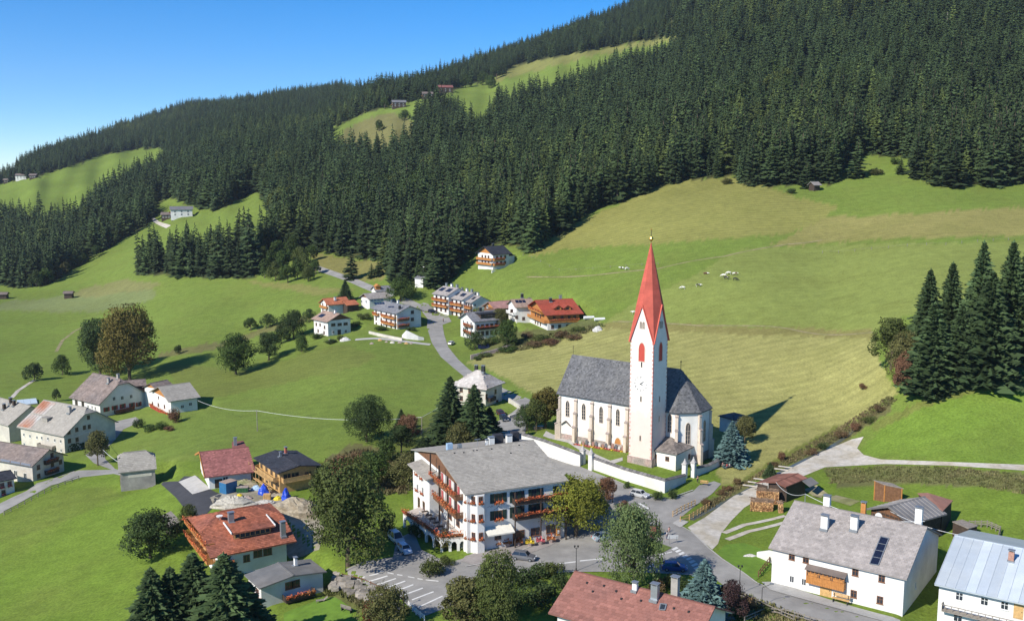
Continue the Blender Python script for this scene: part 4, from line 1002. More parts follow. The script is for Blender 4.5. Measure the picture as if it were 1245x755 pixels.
# --- white house with rose tile roof behind the yard
H7 = House('house', 'white house with rose tiled roof beside the blue container', 'house', cC(170,430), cC(612,378), cC(112,210), 'L', cC(235,532), wt=cC(232,434)[1]-2, pitch=18, roof=R_ROSE, tile=(.45,.42), ov=.8, og=1.0, gable=WHITE)
H7.door('F', *cC(290,480), 1.6, 2.0, WOOD_D); H7.wins('L', [cC(140,390)], 1.3, 1.7, fm=FRAME_B)
H7.win('F', H7.uz('F', *cC(350,440))[0], 1.9, 1.2, 1.0); H7.win('L', 2.0, 4.5, 1.0, 1.2); 
H7.chimney(0, 0, 2.1, .7, METAL, p=Vector((H7.L*.25, 1.5, H7.h + H7.r - .2)))
b_ = MB(); q = [(H7.L*.17,-.3,H7.h+H7.r-.15),(H7.L*.47,-.3,H7.h+H7.r-.15),(H7.L*.44,3.2,H7.h+H7.r+.75),(H7.L*.20,3.2,H7.h+H7.r+.75)]
b_.add(q + [(v[0],v[1]+.1,v[2]-1.2) for v in q], [(0,1,2,3),(7,6,5,4),(0,4,5,1),(1,5,6,2),(3,2,6,7),(0,3,7,4)]); b_.build('rear_roof', R_ROSE, H7.root)
b_ = MB(); b_.plank((-H7.L/2-.05,-H7.w,H7.h-.05),(-H7.L/2-.05,0,H7.h+H7.r-.05),.14,.4); b_.plank((-H7.L/2-.05,H7.w,H7.h-.05),(-H7.L/2-.05,0,H7.h+H7.r-.05),.14,.4); b_.build('verge_board', WOOD_O, H7.root)
# --- weathered shed
H8 = House('barn', 'weathered grey barn with half hipped shingle roof by the lane', 'barn', cM(325,612), cM(545,588), cM(300,500), 'L', cM(340,725), wt=cM(340,616)[1], wall=GREYP, roof=R_GREY, tile=(.6,.5), jl=.3, jr=.45, pitch=38, ov=.4, og=.4)
b_ = MB(); p, rz = H8.at('F', 0, H8.h*.72); b_.box(-H8.hl*.55, H8.hl*.8, -.05, 0, -.35, .35); b_.build('patched_plaster', CREAM, H8.root, loc=p, rz=rz)
H8.win('L', 1.0, 2.6, .8, .9, FRAME_B, 0); H8.door('L', 0, 0, 1.2, 2.2, WOOD_D, u=-1.0)
# --- the left farms
H9 = House('farmhouse', 'big white farmhouse with brown half hipped roof below the twin trees', 'farmhouse', cM(40,180), cM(215,222), cM(355,75), 'R', cM(225,302), wt=cM(217,226)[1], roof=R_BROWN, tile=(.7,.6), jr=.22, ov=.8, og=.9)
H9.wins('R', [cM(257,248), cM(304,238), cM(350,228), cM(403,222), cM(441,218)], 1.1, 1.4, fm=FRAME_B, shut=SHUT_R)
H9.wins('R', [cM(300,187), cM(347,182), cM(398,174)], 1.1, 1.3, fm=FRAME_W); H9.wins('R', [cM(262,298), cM(308,288), cM(404,270), cM(446,265)], 1.0, 1.1, fm=FRAME_B); H9.door('R', *cM(353,283), 1.8, 2.4, WOOD_D)
ub = (H9.uz('R', *cM(300,250))[0], H9.uz('R', *cM(408,240))[0]); H9.balcony('R', ub[0], ub[1], H9.uz('R', *cM(350,258))[1], 1.1, WOOD, FLOWER)
H9.wins('F', [cM(85,212), cM(122,220)], 1.6, 2.6, fm=FRAME_B); H9.wins('F', [cM(152,232), cM(175,236), cM(193,242)], .8, 1.1)
H9.chimney(*cM(270,98), 1.6, .9, GREYP); H9.chimney(0, 0, 1.6, .9, GREYP, p=Vector((H9.L/2 - 3.2, 0, H9.h + H9.r - .4)))
H10 = House('annex', 'small dark walled annex with brown roof attached behind the big farmhouse', 'annex', cM(350,122), cM(488,110), cM(338,85), 'L', (176,497), h=5.6, wall=WOOD_D, roof=R_BROWN, tile=(.7,.6), ov=.4, og=.4, pitch=24)
H11 = House('house', 'white house with honey wood gable and red balcony by the garden', 'house', cM(612,205), cM(798,178), cM(540,118), 'L', cM(614,282), wt=cM(613,209)[1], pitch=20, roof=R_GREY, tile=(.6,.55), gable=WOOD_O, ov=.7, og=1.0)
H11.wins('L', [cM(522,215), cM(555,222), cM(590,232)], 1.1, 1.2, fm=FRAME_B); H11.balcony('L', -H11.hw, H11.hw, H11.uz('L', *cM(560,250))[1], 1.1, mat('red_boards', (.40,.05,.04), .7, .15, 2), FLOWER)
H11.wins('L', [cM(556,180)], .8, .9, fm=FRAME_B, cross=0); H11.wins('L', [cM(540,278), cM(575,285)], 1.0, 1.6, fm=FRAME_B); H11.wins('F', [cM(692,232), cM(738,218)], 1.1, 1.1)
H12 = House('house', 'small house with dark roof and honey wood gable behind the red balcony house', 'house', cM(545,135), cM(648,112), cM(508,100), 'L', cM(600,150), h=5.4, roof=R_BROWN, tile=(.6,.55), gable=WOOD_O, ov=.5, og=.6, pitch=24)
H13 = House('farmhouse', 'cream farmhouse with grey half hipped roof and red rusted sheet patch', 'farmhouse', cL(95,325), cL(365,380), cL(520,218), 'R', cL(378,487), wt=cL(372,386)[1], wall=CREAM, roof=R_GREY, tile=(.6,.55), jr=.22, ov=.7, og=.8)
H13.wins('F', [cL(138,370), cL(173,378), cL(213,386), cL(240,388), cL(276,393), cL(315,402), cL(349,408), cL(140,425), cL(352,460)], .8, 1.0)
H13.balcony('F', H13.uz('F', *cL(232,425))[0], H13.uz('F', *cL(318,440))[0], H13.uz('F', *cL(275,442))[1], 1.2, WOOD_G)
H13.wins('R', [cL(507,270), cL(440,340), cL(484,328), cL(512,323), cL(398,405), cL(442,397), cL(520,380), cL(395,355)], 1.0, 1.2, fm=FRAME_B)
H13.chimney(*cL(400,245), 1.7, 1.0, GREYP); b_ = MB(); b_.box(-1.2,1.2,-.8,.8,-.3,.7); b_.box(-1.4,1.4,-1.0,1.0,.7,.85); b_.build('roof_hatch', R_GREY, H13.root, loc=H13.on_roof(*cL(270,285)))
rust = mat('rusty_sheet', (0.52,0.50,0.46), 0.6, 0.1, .35, shade=.15, col2=(0.42,0.17,0.09))
H13.panel([cL(252,172), cL(326,188), cL(172,338), cL(92,325)], rust, 'metal_sheet', 5, 2, .12)
for i in range(2):
    b_ = MB(); r_ = random.Random(i)
    for q in range(160):
        p = Vector((r_.gauss(0,.9), r_.uniform(-.35,0), r_.uniform(-1.6,1.8))); s_ = r_.uniform(.12,.26); b_.add([p+Vector((-s_,0,0)), p+Vector((0,-.08,-s_)), p+Vector((s_,0,0)), p+Vector((0,-.08,s_))], [(0,1,2,3)], 0, r_.random())
    u, z = H13.uz('R', *((cL(425,455), cL(478,448))[i])); p, rz = H13.at('R', u, z); b_.build('wall_creeper', L_DARK, H13.root, loc=p, rz=rz)
H14 = House('farmhouse', 'cream house with brown roof and two flowered gable balconies beside the lane', 'farmhouse', (-28,555.5), cL(185,552), cL(285,455), 'R', cL(190,647), wt=cL(188,556)[1], wall=CREAM, roof=R_BROWN, tile=(.6,.55), ov=.7, og=.9)
H14.panel([cL(0,508), cL(180,542), cL(176,552), cL(0,522)], METAL, 'snow_guard', 3, 1, .1)
for q, r_ in (((285,522),(250,322)), ((290,580),(255,325))):
    ub = (H14.uz('R', *cL(r_[0], q[1]))[0], H14.uz('R', *cL(r_[1], q[1]-10))[0]); H14.balcony('R', ub[0], ub[1], H14.uz('R', *cL(q[0], q[1]+6))[1], 1.0, WOOD_D, FLOWER)
H14.wins('R', [cL(298,487), cL(220,556), cL(347,525), cL(222,606), cL(300,540)], 1.0, 1.2, fm=FRAME_B); H14.wins('F', [cL(90,590), cL(145,605)], 1.2, 1.5)
H15 = House('farmhouse', 'grey roofed farmhouse with dark gable wall at the left edge', 'farmhouse', (-32,505.5), cL(45,320), cL(165,205), 'R', cL(60,425), wt=cL(48,326)[1], wall=CREAM, roof=R_GREY, tile=(.6,.55), ov=.7, og=.8, half=7.5)
for q in ((62,190),(82,205),(25,225)): H15.chimney(*cL(*q), 1.6, .9, WOOD_D)
H16 = House('house', 'white house with dark roof and flower boxes cut by the left edge', 'house', (-34,592), cL(98,618), cL(60,572), 'R', cL(95,700), wt=cL(96,624)[1], wall=WHITE, roof=R_DARK, tile=(.6,.55), ov=.6, og=.6, half=4.5)
H16.wins('F', [cL(12,660), cL(55,650), cL(20,700)], 1.0, 1.2, fm=FRAME_B, flowers=PINKF)
# --- village houses up the road
V1 = House('house', 'white house with tan roof and three wide windows above the meadow', 'house', cV(65,395), cV(230,430), cV(362,345), 'R', cV(242,580), wt=cV(232,436)[1], roof=R_TAN, tile=(.7,.6), gable=WOOD, ov=.9, og=.9)
V1.wins('R', [cV(292,455), cV(356,452), cV(416,446)], 2.0, 1.2, fm=FRAME_B); V1.wins('R', [cV(293,530), cV(418,520)], 1.1, 1.2); V1.door('R', *cV(352,530), 1.6, 2.2, WOOD_D); V1.wins('F', [cV(122,450), cV(160,455), cV(205,480), cV(140,515), cV(200,535)], 1.0, 1.3, fm=FRAME_B)
V1.panel([cV(180,345), cV(225,350), cV(175,385), cV(125,378)], SOLAR, 'solar_panel', 2, 1); V1.chimney(*cV(312,340), 1.3, .9)
V2 = House('house', 'white house with bright orange tile roof', 'house', None, None, None, None, None, h=4.4, geo=corner_geo(399.8,382.5,35,10.0,8.6,.8,.9,27), roof=R_ORANGE, tile=(.6,.55), ov=.8, og=.9)
V2.grid('L', (-2,2), (1.4,4.0), 1.1, 1.3, fm=FRAME_B); V2.balcony('L', -4, 4, 2.7, 1.0, WOOD_O); V2.wins('F', [cV(300,318)], 1.2, 1.2); V2.chimney(*cV(310,210), 1.4, .9)
V2b = House('garage', 'low garage with orange roof joining the orange house', 'garage', cV(430,262), cV(560,250), cV(412,215), 'L', cV(470,318), wt=cV(470,262)[1], roof=R_ORANGE, wall=WOOD_D, tile=(.6,.55), ov=.4, og=.4, pitch=20)
V3 = House('apartment_house', 'large white house with blue grey roof and solar panels below the road', 'house', cV(670,290), cV(930,345), cV(1070,265), 'R', (484,401.5), wt=cV(940,350)[1], roof=R_BLUEG, tile=(.7,.6), ov=.9, og=1.1)
V3.wins('R', [cV(1090,328), cV(1090,400)], 1.5, 1.4, fm=FRAME_B); V3.balcony('R', -V3.hw, -V3.hw*.1, V3.uz('R', *cV(980,410))[1], 1.2, WOOD, FLOWER); V3.balcony('R', -V3.hw, -V3.hw*.1, V3.uz('R', *cV(960,475))[1], 1.2, WOOD, FLOWER)
V3.grid('F', [-V3.hl*.8,-V3.hl*.35,V3.hl*.1,V3.hl*.5,V3.hl*.85], (V3.h-1.4, V3.h-4.1, V3.h-6.6), 1.1, 1.5, fm=FRAME_B)
for zz in (V3.h-2.5, V3.h-5.2): V3.balcony('F', -V3.hl*.2, V3.hl*.95, zz, 1.2, WOOD_O, FLOWER)
V3.balcony('F', -V3.hl*.95, -V3.hl*.5, V3.h-2.5, 1.1, WOOD_O, FLOWER)
V3.panel([cV(700,232), cV(805,228), cV(815,250), cV(712,254)], SOLAR, 'solar_panel', 4, 1); V3.panel([cV(665,208), cV(795,200), cV(800,210), cV(668,220)], SOLAR, 'solar_panel', 4, 1); V3.panel([cV(840,272), cV(905,268), cV(910,280), cV(848,284)], SOLAR, 'solar_panel', 2, 1)
V3.chimney(*cV(962,300), 1.5, .9, BLACK); V3.chimney(*cV(945,240), 1.2, .8); V3.chimney(*cV(880,232), 1.0, .7, METAL)
V4 = House('house', 'white house with grey tan roof beside the tall conifer', 'house', None, None, None, None, None, h=3.9, geo=corner_geo(449.4,374,35,10.3,8.4,.8,.9,24), roof=R_LILAC, tile=(.7,.6), gable=WOOD, ov=.8, og=.9)
V4.wins('L', [cV(580,220), cV(625,222)], 1.2, 1.3)
V5 = House('house', 'dark roofed house with honey wood dormer at the road bend', 'house', None, None, None, None, None, h=3.0, geo=corner_geo(458,362,25,8.5,8.0,.6,.6,24), roof=R_BLUEG, tile=(.7,.6), ov=.6, og=.6)
b_ = MB(); b_.box(-1.1,1.1,-.6,2.2,-.8,1.3); b_.add([(-1.5,-1,1.2),(1.5,-1,1.2),(0,-1,2.4),(-1.5,2.6,1.2),(1.5,2.6,1.2),(0,2.6,2.4)], [(0,1,2),(1,4,5,2),(0,2,5,3)]); b_.build('dormer', WOOD_O, V5.root, loc=Vector((-V5.hl*.75, -V5.w*.55, V5.roof_z(V5.w*.55))))
# row houses
for i, (e1, e2, ap, ft) in enumerate(((cU(88,130), cU(200,147), cU(165,75), cU(100,262)), (cU(203,160), cU(308,178), cU(265,108), cU(215,290)), (cU(313,186), cU(374,197), cU(370,140), cU(378,312)))):
    lab = ('end row house farthest up the street with purple grey solar roof', 'middle row house with purple grey solar roof', 'end row house nearest the church with white side wall and solar roof')[i]
    R_ = House('row_house', lab, 'row house', e1, e2, ap, 'L', ft, wt=e1[1]+1.5 if i < 2 else e2[1]+1.0, roof=R_LILAC, tile=(.7,.6), ov=.9, og=.25, pitch=24, group='row houses with solar roofs along the upper street')
    R_.grid('F', [-R_.hl*.6, 0, R_.hl*.6], (R_.h-1.5, R_.h-4.2, R_.h-6.6), 1.3, 1.6, fm=FRAME_B)
    for zz, mm in ((R_.h-2.7, WOOD_O), (R_.h-5.3, WOOD_O)): R_.balcony('F', -R_.hl*.98, R_.hl*.98, zz, 1.3, mm, FLOWER)
    a, b = e1, e2; up = (ap[0]-a[0], ap[1]-a[1])
    for f0, f1 in ((.12,.38), (.55,.85)):
        def pt(f, g): return (a[0] + (b[0]-a[0])*f + up[0]*g, a[1] + (b[1]-a[1])*f + up[1]*g)
        R_.panel([pt(f0,.85), pt(f1,.85), pt(f1,.4), pt(f0,.4)], SOLAR, 'solar_panel', 2, 1)
    for k in range(3 if i < 2 else 2): R_.chimney(0, 0, 1.7, 1.0, WHITE if k % 2 else METAL, p=Vector((-R_.hl*.7 + k*R_.hl*.7, .5, R_.h + R_.r - .5)))
    R_.wins('R', [cU(400,215)] if i == 2 else [], 1.1, 1.3)
V6 = House('house', 'white house with grey roof and dark glazed loft at the road fork', 'house', None, None, None, None, None, h=7.2, geo=corner_geo(577,413,33,12.3,11.0,.8,1.0,26), roof=R_BLUEG, tile=(.7,.6), ov=.8, og=1.0)
V6.grid('F', [-V6.hl*.75,-V6.hl*.4,-V6.hl*.05,V6.hl*.3,V6.hl*.65], (V6.h-2.2, V6.h-5.0), 1.4, 1.7, fm=FRAME_B); V6.balcony('F', -V6.hl*.9, V6.hl*.95, V6.h-3.2, 1.2, WOOD_D, FLOWER)
V6.grid('L', (-3,0,3), (V6.h-1.2, V6.h-4.0, V6.h-6.4), 1.1, 1.4, fm=FRAME_W)
V6.balcony('L', -1.5, 4.5, V6.h-2.4, 1.1, WOOD, FLOWER); V6.balcony('L', -1.5, 4.5, V6.h-5.2, 1.1, WOOD, FLOWER)
b_ = MB(); x0, x1 = -V6.hl*.45, V6.hl*.95; b_.box(x0, x1, -V6.w*.75, .4, V6.h-.4, V6.h+V6.r-.5); o = b_.build('loft_dormer', WOOD_D, V6.root)
b_ = MB(); b_.box(x0-.5, x1+.4, -V6.w*.75-.7, .8, V6.h+V6.r-.5, V6.h+V6.r-.25); b_.build('dormer_roof', R_DARK, o)
for i in range(6): b_ = MB(); w_ = (x1-x0)/6; b_.box(x0+i*w_+.25, x0+(i+1)*w_-.25, -V6.w*.75-.06, -V6.w*.75-.001, V6.h+.5, V6.h+V6.r-.9); b_.build('pane', GLASS, o)
V6.chimney(*cU(450,262), 1.6, 1.0, BLACK, p=Vector((V6.hl*.0, .2, V6.h+V6.r-.3)))
V7 = House('house', 'house with dusty pink roof and wooden gable behind the grey roofed house', 'house', None, None, None, None, None, h=4.6, geo=corner_geo(602.5,389,33,9.0,9.0,.8,.9,25), roof=mat('dusty_pink_roof', (.40,.22,.19), .85, .12, .5, shade=.2, col2=(.36,.2,.17)), tile=(.7,.6), gable=WOOD_O, wall=WOOD, ov=.8, og=.9)
V7.wins('L', [cU(490,225)], 1.2, 1.2)
V8 = House('house', 'white house with tan roof and solar collector beside the red chalet', 'house', None, None, None, None, None, h=6.0, geo=corner_geo(628,391.5,20,7.5,9.5,.9,.9,25), roof=R_TAN, tile=(.7,.6), ov=.9, og=.9)
V8.panel([cU(686,178), cU(760,176), cU(772,198), cU(694,200)], SOLAR, 'solar_panel', 3, 1); V8.wins('F', [cU(665,255), cU(750,310), cU(700,300)], 1.2, 1.3, fm=FRAME_B); V8.balcony('L', -V8.hw, V8.hw, 2.8, 1.2, FRAME_W); V8.chimney(*cU(740,160), 1.5, 1.0, BLACK); V8.chimney(*cU(850,150), 1.3, .8, p=Vector((V8.hl*1.2, 2.5, V8.h+V8.r-1.5)))
V9 = House('chalet', 'red roofed wooden chalet above white ground floor beside the meadow', 'chalet', cU(905,288), cU(1186,275), cU(830,178), 'L', cU(905,402), wt=cU(906,292)[1], roof=R_CRIMSON, tile=(.7,.6), wall=WOOD_O, ov=1.1, og=1.5)
b_ = MB(); b_.box(-V9.hl-.05, V9.hl*.86, -V9.hw-.05, V9.hw, -3, V9.h*.42); b_.build('ground_floor', WHITE, V9.root)
for f, a, b, dz in (('F', -V9.hl, V9.hl*.95, .52), ('L', -V9.hw, V9.hw, .46), ('L', -V9.hw*.7, V9.hw*.7, .98)): V9.balcony(f, a, b, V9.h*dz, 1.5, WOOD_O, FLOWER if dz > .5 else None)
V9.grid('F', [-V9.hl*.6, -V9.hl*.1, V9.hl*.35, V9.hl*.7], (V9.h*.75,), 1.2, 1.7, fm=FRAME_B); V9.grid('F', [-V9.hl*.7, -V9.hl*.25, V9.hl*.25, V9.hl*.6], (V9.h*.2,), 1.2, 1.4, fm=FRAME_B, off=.05); V9.grid('L', (-3,0,3), (V9.h*.2, V9.h*.72), 1.2, 1.5, fm=FRAME_B, off=.05)
for q in ((992,240),(1060,240)):
    p = V9.on_roof(*cU(*q)); b_ = MB(); b_.add([(-1.3,-1.2,-.3),(1.3,-1.2,-.3),(1.3,-1.2,.6),(0,-1.2,1.5),(-1.3,-1.2,.6)], [(0,1,2,3,4)]); o = b_.build('dormer', WOOD_O, V9.root, loc=p)
    b_ = MB(); b_.box(-.6,.6,-1.26,-1.2,-.1,.6); b_.build('pane', GLASS, o)
    b_ = MB(); t_ = .15
    for sg in (-1,1): b_.add([(0,-1.7,1.65),(sg*1.9,-1.7,.4),(sg*1.9,2.2,.4),(0,3.2,1.65),(0,-1.7,1.5),(sg*1.9,-1.7,.25),(sg*1.9,2.2,.25),(0,3.2,1.5)], [(0,1,2,3),(7,6,5,4),(0,4,5,1),(1,5,6,2)])
    b_.build('dormer_roof', R_CRIMSON, o)
V9.chimney(*cU(945,190), 1.4, 1.0, BLACK); V9.chimney(0, 0, 1.6, 1.0, METAL, p=Vector((V9.hl*.45, .3, V9.h+V9.r-.3)))
V10 = House('chalet', 'white chalet with dark roof standing alone below the forest edge', 'chalet', None, None, None, None, None, h=6.9, geo=corner_geo(599.5,327.5,38,9.5,12.0,1.0,1.2,27), roof=R_DARK, tile=(.8,.7), gable=WOOD_O, ov=1.0, og=1.2)
V10.balcony('F', -V10.hl, V10.hl*.3, V10.h*.6, 1.2, WOOD_O, FLOWER); V10.balcony('F', -V10.hl, V10.hl*.3, V10.h*.25, 1.2, WOOD_O, FLOWER); V10.balcony('L', -V10.hw, V10.hw, V10.h*.6, 1.2, WOOD_O); V10.balcony('L', -V10.hw, V10.hw, V10.h*.28, 1.2, WOOD_O); V10.grid('F', [-V10.hl*.5, 0, V10.hl*.5], (V10.h*.42, V10.h*.8), 1.2, 1.4, fm=FRAME_B); V10.grid('L', (-2.5,0,2.5), (V10.h*.42, V10.h*.8), 1.2, 1.4, fm=FRAME_B); V10.chimney(0,0,1.2,1.0,BLACK, p=Vector((0,.3,V10.h+V10.r-.3)))
b_ = MB(); b_.box(-V10.hl-3, V10.hl, -V10.hw-3.2, -V10.hw-2.7, -2.5, -.3); b_.build('terrace_wall', WHITE, V10.root)
b_ = MB(); b_.box(V10.hl+.01, V10.hl+4.5, -V10.hw+1.5, V10.hw-1, -3, V10.h-1.2); b_.build('side_wing', WHITE, V10.root); b_ = MB(); b_.box(V10.hl+.02, V10.hl+5.0, -V10.hw+1, V10.hw-.6, V10.h-1.199, V10.h-.95); b_.build('wing_roof', R_DARK, V10.root)
V11 = House('cabin', 'small white cabin half hidden by conifers below the forest', 'cabin', c2(512,650), c2(540,652), c2(508,640), 'L', c2(520,660), h=2.6, roof=R_BLUEG, ov=.3, og=.3, pitch=20)
V11b = House('cabin', 'small grey roofed hut among the conifers above the white cabin', 'cabin', c2(536,612), c2(560,615), c2(530,602), 'L', c2(545,630), h=3.6, roof=R_BLUEG, ov=.4, og=.4, pitch=24)
# --- far alpine farms and huts: foot, size and turn
def far_farm(px, py, L, half, rot, label, wallm, roofm_, h=5.0, name='farmhouse', cat='farmhouse', pitch=24, gable=WOOD):
    q = House(name, label, cat, None, None, None, None, None, h=h, wall=wallm, roof=roofm_, ov=.8, og=.8, gable=gable, geo=(G(px, py), math.radians(rot), L, half, half * math.tan(math.radians(pitch))))
    if L > 8:
        zs = (h*.3, h*.72) if h > 4.5 else (h*.5,)
        q.grid('F', [-q.hl*.6, 0, q.hl*.6], zs, 1.3, 1.3, fm=FRAME_W); q.grid('L', (-q.hw*.45, q.hw*.45), zs, 1.3, 1.3, fm=FRAME_W)
        if h > 4.5: q.balcony('L', -q.hw*.9, q.hw*.9, h*.5, 1.2, WOOD)
    return q
far_farm(485,131, 17, 6.5, 12, 'dark wooden mountain farm at the left end of the high clearing', WOOD_D, R_BLUEG, 5.5)
far_farm(520,120, 14, 6, 8, 'brown mountain farm in the middle of the high clearing', WOOD_D, R_BROWN, 5.0)
far_farm(541,113, 20, 7.5, 10, 'large brown mountain farm at the right end of the high clearing', WOOD_D, R_ROSE, 6.0)
far_farm(533,127, 11, 5, -8, 'small dark barn lowest on the high clearing', WOOD_D, R_DARK, 3.2, 'barn', 'barn')
far_farm(221,263, 18, 6.5, 18, 'white farm with grey roof on the wooded left spur', WHITE, R_BLUEG, 5.5, pitch=20)
far_farm(203,266, 9, 4.5, 10, 'small barn left of the white farm on the spur', WOOD_D, R_BROWN, 3.4, 'barn', 'barn')
far_farm(27,218, 16, 6.5, 10, 'white farm on the high left meadow', WHITE, R_BROWN, 5.0)
far_farm(41,217, 10, 5, 5, 'brown barn beside the farm on the high left meadow', WOOD_D, R_BROWN, 4.0, 'barn', 'barn')
far_farm(10,222, 12, 5, 10, 'low barn left of the farm on the high left meadow', WOOD_D, R_BROWN, 3.4, 'barn', 'barn')
far_farm(84,362, 6.2, 2.8, 6, 'dark wooden hay hut in the left meadow', WOOD_D, R_BROWN, 3.0, 'hay_hut', 'hut', gable=WOOD_D)
far_farm(5,363, 6, 2.8, 6, 'dark wooden hay hut at the left edge of the meadow', WOOD_D, R_BROWN, 3.0, 'hay_hut', 'hut', gable=WOOD_D)
far_farm(990,231, 5.5, 2.6, 28, 'small dark hay hut at the forest edge above the pasture', WOOD_D, R_LILAC, 2.4, 'hay_hut', 'hut', gable=WOOD_D, pitch=34)
# ================================================================ THE INN
I = House('inn', 'large white inn with grey roof and flower filled balconies on the square', 'inn', cJ(28,360), (692,584), (529.7,549.3), 'L', (564.5,676), wt=602.5, roof=R_GREY, tile=(.55,.5), ov=.7, og=.6, gable=WOOD)
hl, hw = I.hl, I.hw
# corner bay with three storeys of windows
bp = [(-hl+.5,-hw+3.0),(-hl-.25,-hw+1.2),(-hl+1.55,-hw-1.15),(-hl+2.9,-hw-1.15),(-hl+3.6,-hw+.2),(-hl+1,-hw+2)]
b = MB(); b.extrude(bp, -3.0, I.h-.35); bay = b.build('corner_bay', WHITE, I.root)
def put_win(p, rz, w, h, flowers=None, shut=None, fm=None, parent=None):
    wm, pm = window_mesh(w, h, fm or FRAME_B, 1); o = link('window', wm, parent or I.root, p, rz); link('pane', pm, o)
    if shut:
        for sg in (-1, 1): link('shutter', shutter_mesh(w*.6, h*1.04, shut), o, (sg*w*.82, -.005, 0))
    if flowers: link('flower_box', flower_mesh(w*1.3, flowers), o, (0, -.3, -h/2))
fa, fb = Vector((-hl-.25,-hw+1.2,0)), Vector((-hl+1.55,-hw-1.15,0)); fr = math.atan2((fb-fa).y, (fb-fa).x)
zwin = [I.uz('F', *cJ(110,y), .8)[1] for y in (388,497,608)]
for z in zwin:
    for t in (.28, .72): put_win(fa.lerp(fb, t) + Vector((0,0,z)), fr, .8, 1.25, FLOWER)
    put_win(Vector((-hl+2.2,-hw-1.15,z)), 0, .8, 1.25, FLOWER)
# street front
for y in (378,482):
    u, z = I.uz('F', *cJ(231,y)); I.win('F', u, z, 1.6, 1.7, FRAME_B, 1, SHUT_G, FLOWER)
u, z = I.uz('F', *cJ(228,598)); I.win('F', u, z, 1.3, 2.0, FRAME_B)
mk = MB(); r_ = random.Random(3)          # painted script on the facade, too small to read
for (xa, ya, xb, yb) in ((163,435,198,426), (205,424,225,419), (247,418,284,410)):
    ua, za = I.uz('F', *cJ(xa,ya)); ub, zb = I.uz('F', *cJ(xb,yb)); n = 9; pr = None
    for i in range(n + 1):
        q = Vector((ua + (ub-ua)*i/n, -hw-.012, za + (zb-za)*i/n + r_.uniform(-.16,.2)))
        if pr is not None: mk.plank(pr, q, .012, .05)
        pr = q
u, z = I.uz('F', *cJ(231,442))
for a, b_ in (((-.9,-.1),(-.35,.05)),((-.35,.05),(0,.5)),((0,.5),(.35,.05)),((.35,.05),(.9,-.1))): mk.plank((u+a[0],-hw-.012,z+a[1]), (u+b_[0],-hw-.012,z+b_[1]), .012, .07)
mk.build('facade_lettering', mat('faded_paint', (.18,.16,.2), .9, .1), I.root)
ua, za = I.uz('F', *cJ(140,562), 0); ub, _ = I.uz('F', *cJ(305,538), 0)
aw = MB(); n = 9
for i in range(n):
    x0, x1 = ua + (ub-ua)*i/n, ua + (ub-ua)*(i+1)/n
    aw.add([(x0,-hw-2.1,za-.75),(x1,-hw-2.1,za-.75),(x1,-hw-.02,za+.1),(x0,-hw-.02,za+.1),(x0,-hw-2.1,za-1.0),(x1,-hw-2.1,za-1.0)], [(0,1,2,3),(4,5,1,0)])
aw.build('awning', mat('cream_canvas', (.72,.68,.58), .9, .06), I.root)
u0, u1 = I.uz('F', *cJ(316,400))[0], hl - .3
zb = [I.uz('F', *cJ(316,y), 1.3)[1] for y in (425,518)]
for z in zb: I.balcony('F', u0, u1, z, 1.4, WOOD_D, FLOWER, 1.0)
for z in zb:
    for t in (.06, .18, .42, .55, .85): I.win('F', u0 + (u1-u0)*t, z + 1.1, 1.1, 2.0, SHUT_G, 1, SHUT_G if t in (.06,.42) else None)
pst = MB()
for t in (0, .5, 1): pst.box(u0+(u1-u0)*t-.1, u0+(u1-u0)*t+.1, -hw-1.45, -hw-1.25, -1, I.h-.6)
pst.build('post', WOOD_D, I.root)
for t in (.15,.45,.75): I.win('F', u0+(u1-u0)*t, 1.6+.5, 1.8, 1.5, FRAME_B, 2)
I.door('F', 0, 0, 1.8, 2.5, WOOD, u=u0+1.0)
# sunny gable side: three bays behind timber posts, two long balconies
ul = I.uz('L', *cI(212,250))[0]
zl = [I.uz('L', *cI(362,402), 1.5)[1]-.2, I.uz('L', *cI(362,515), 1.5)[1]-.2]
for z in zl: I.balcony('L', ul-.5, hw-1.9, z-.6, 1.5, WOOD, FLOWER, 1.0, True, .75)
PARA = mat('rose_curtain', (.42,.10,.10), .85, .12, 2)
for z in zl:
    for t in (.1,.42,.75):
        u = ul + (hw-2.2-ul)*t; I.win('L', u, z+.5, 1.2, 2.0, FRAME_B); p, rz = I.at('L', u+1.5, z+.35, .06); q = MB(); q.box(-.5,.5,-.05,0,-.9,.75); q.build('curtain', PARA, I.root, loc=p, rz=rz)
ps = MB()
for t in (.0,.36,.7): u = ul + (hw-1.9-ul)*t; p, rz = I.at('L', u, 0, 1.45); ps.box(p.x-.12,p.x+.12,p.y-.12,p.y+.12,0,I.roof_z(p.y)-.35)
ps.build('post', WOOD_D, I.root)
for t in (.15,.5,.8): I.win('L', ul+(hw-1.9-ul)*t, zl[1]-2.4, 1.8, 1.6, FRAME_B, 2)
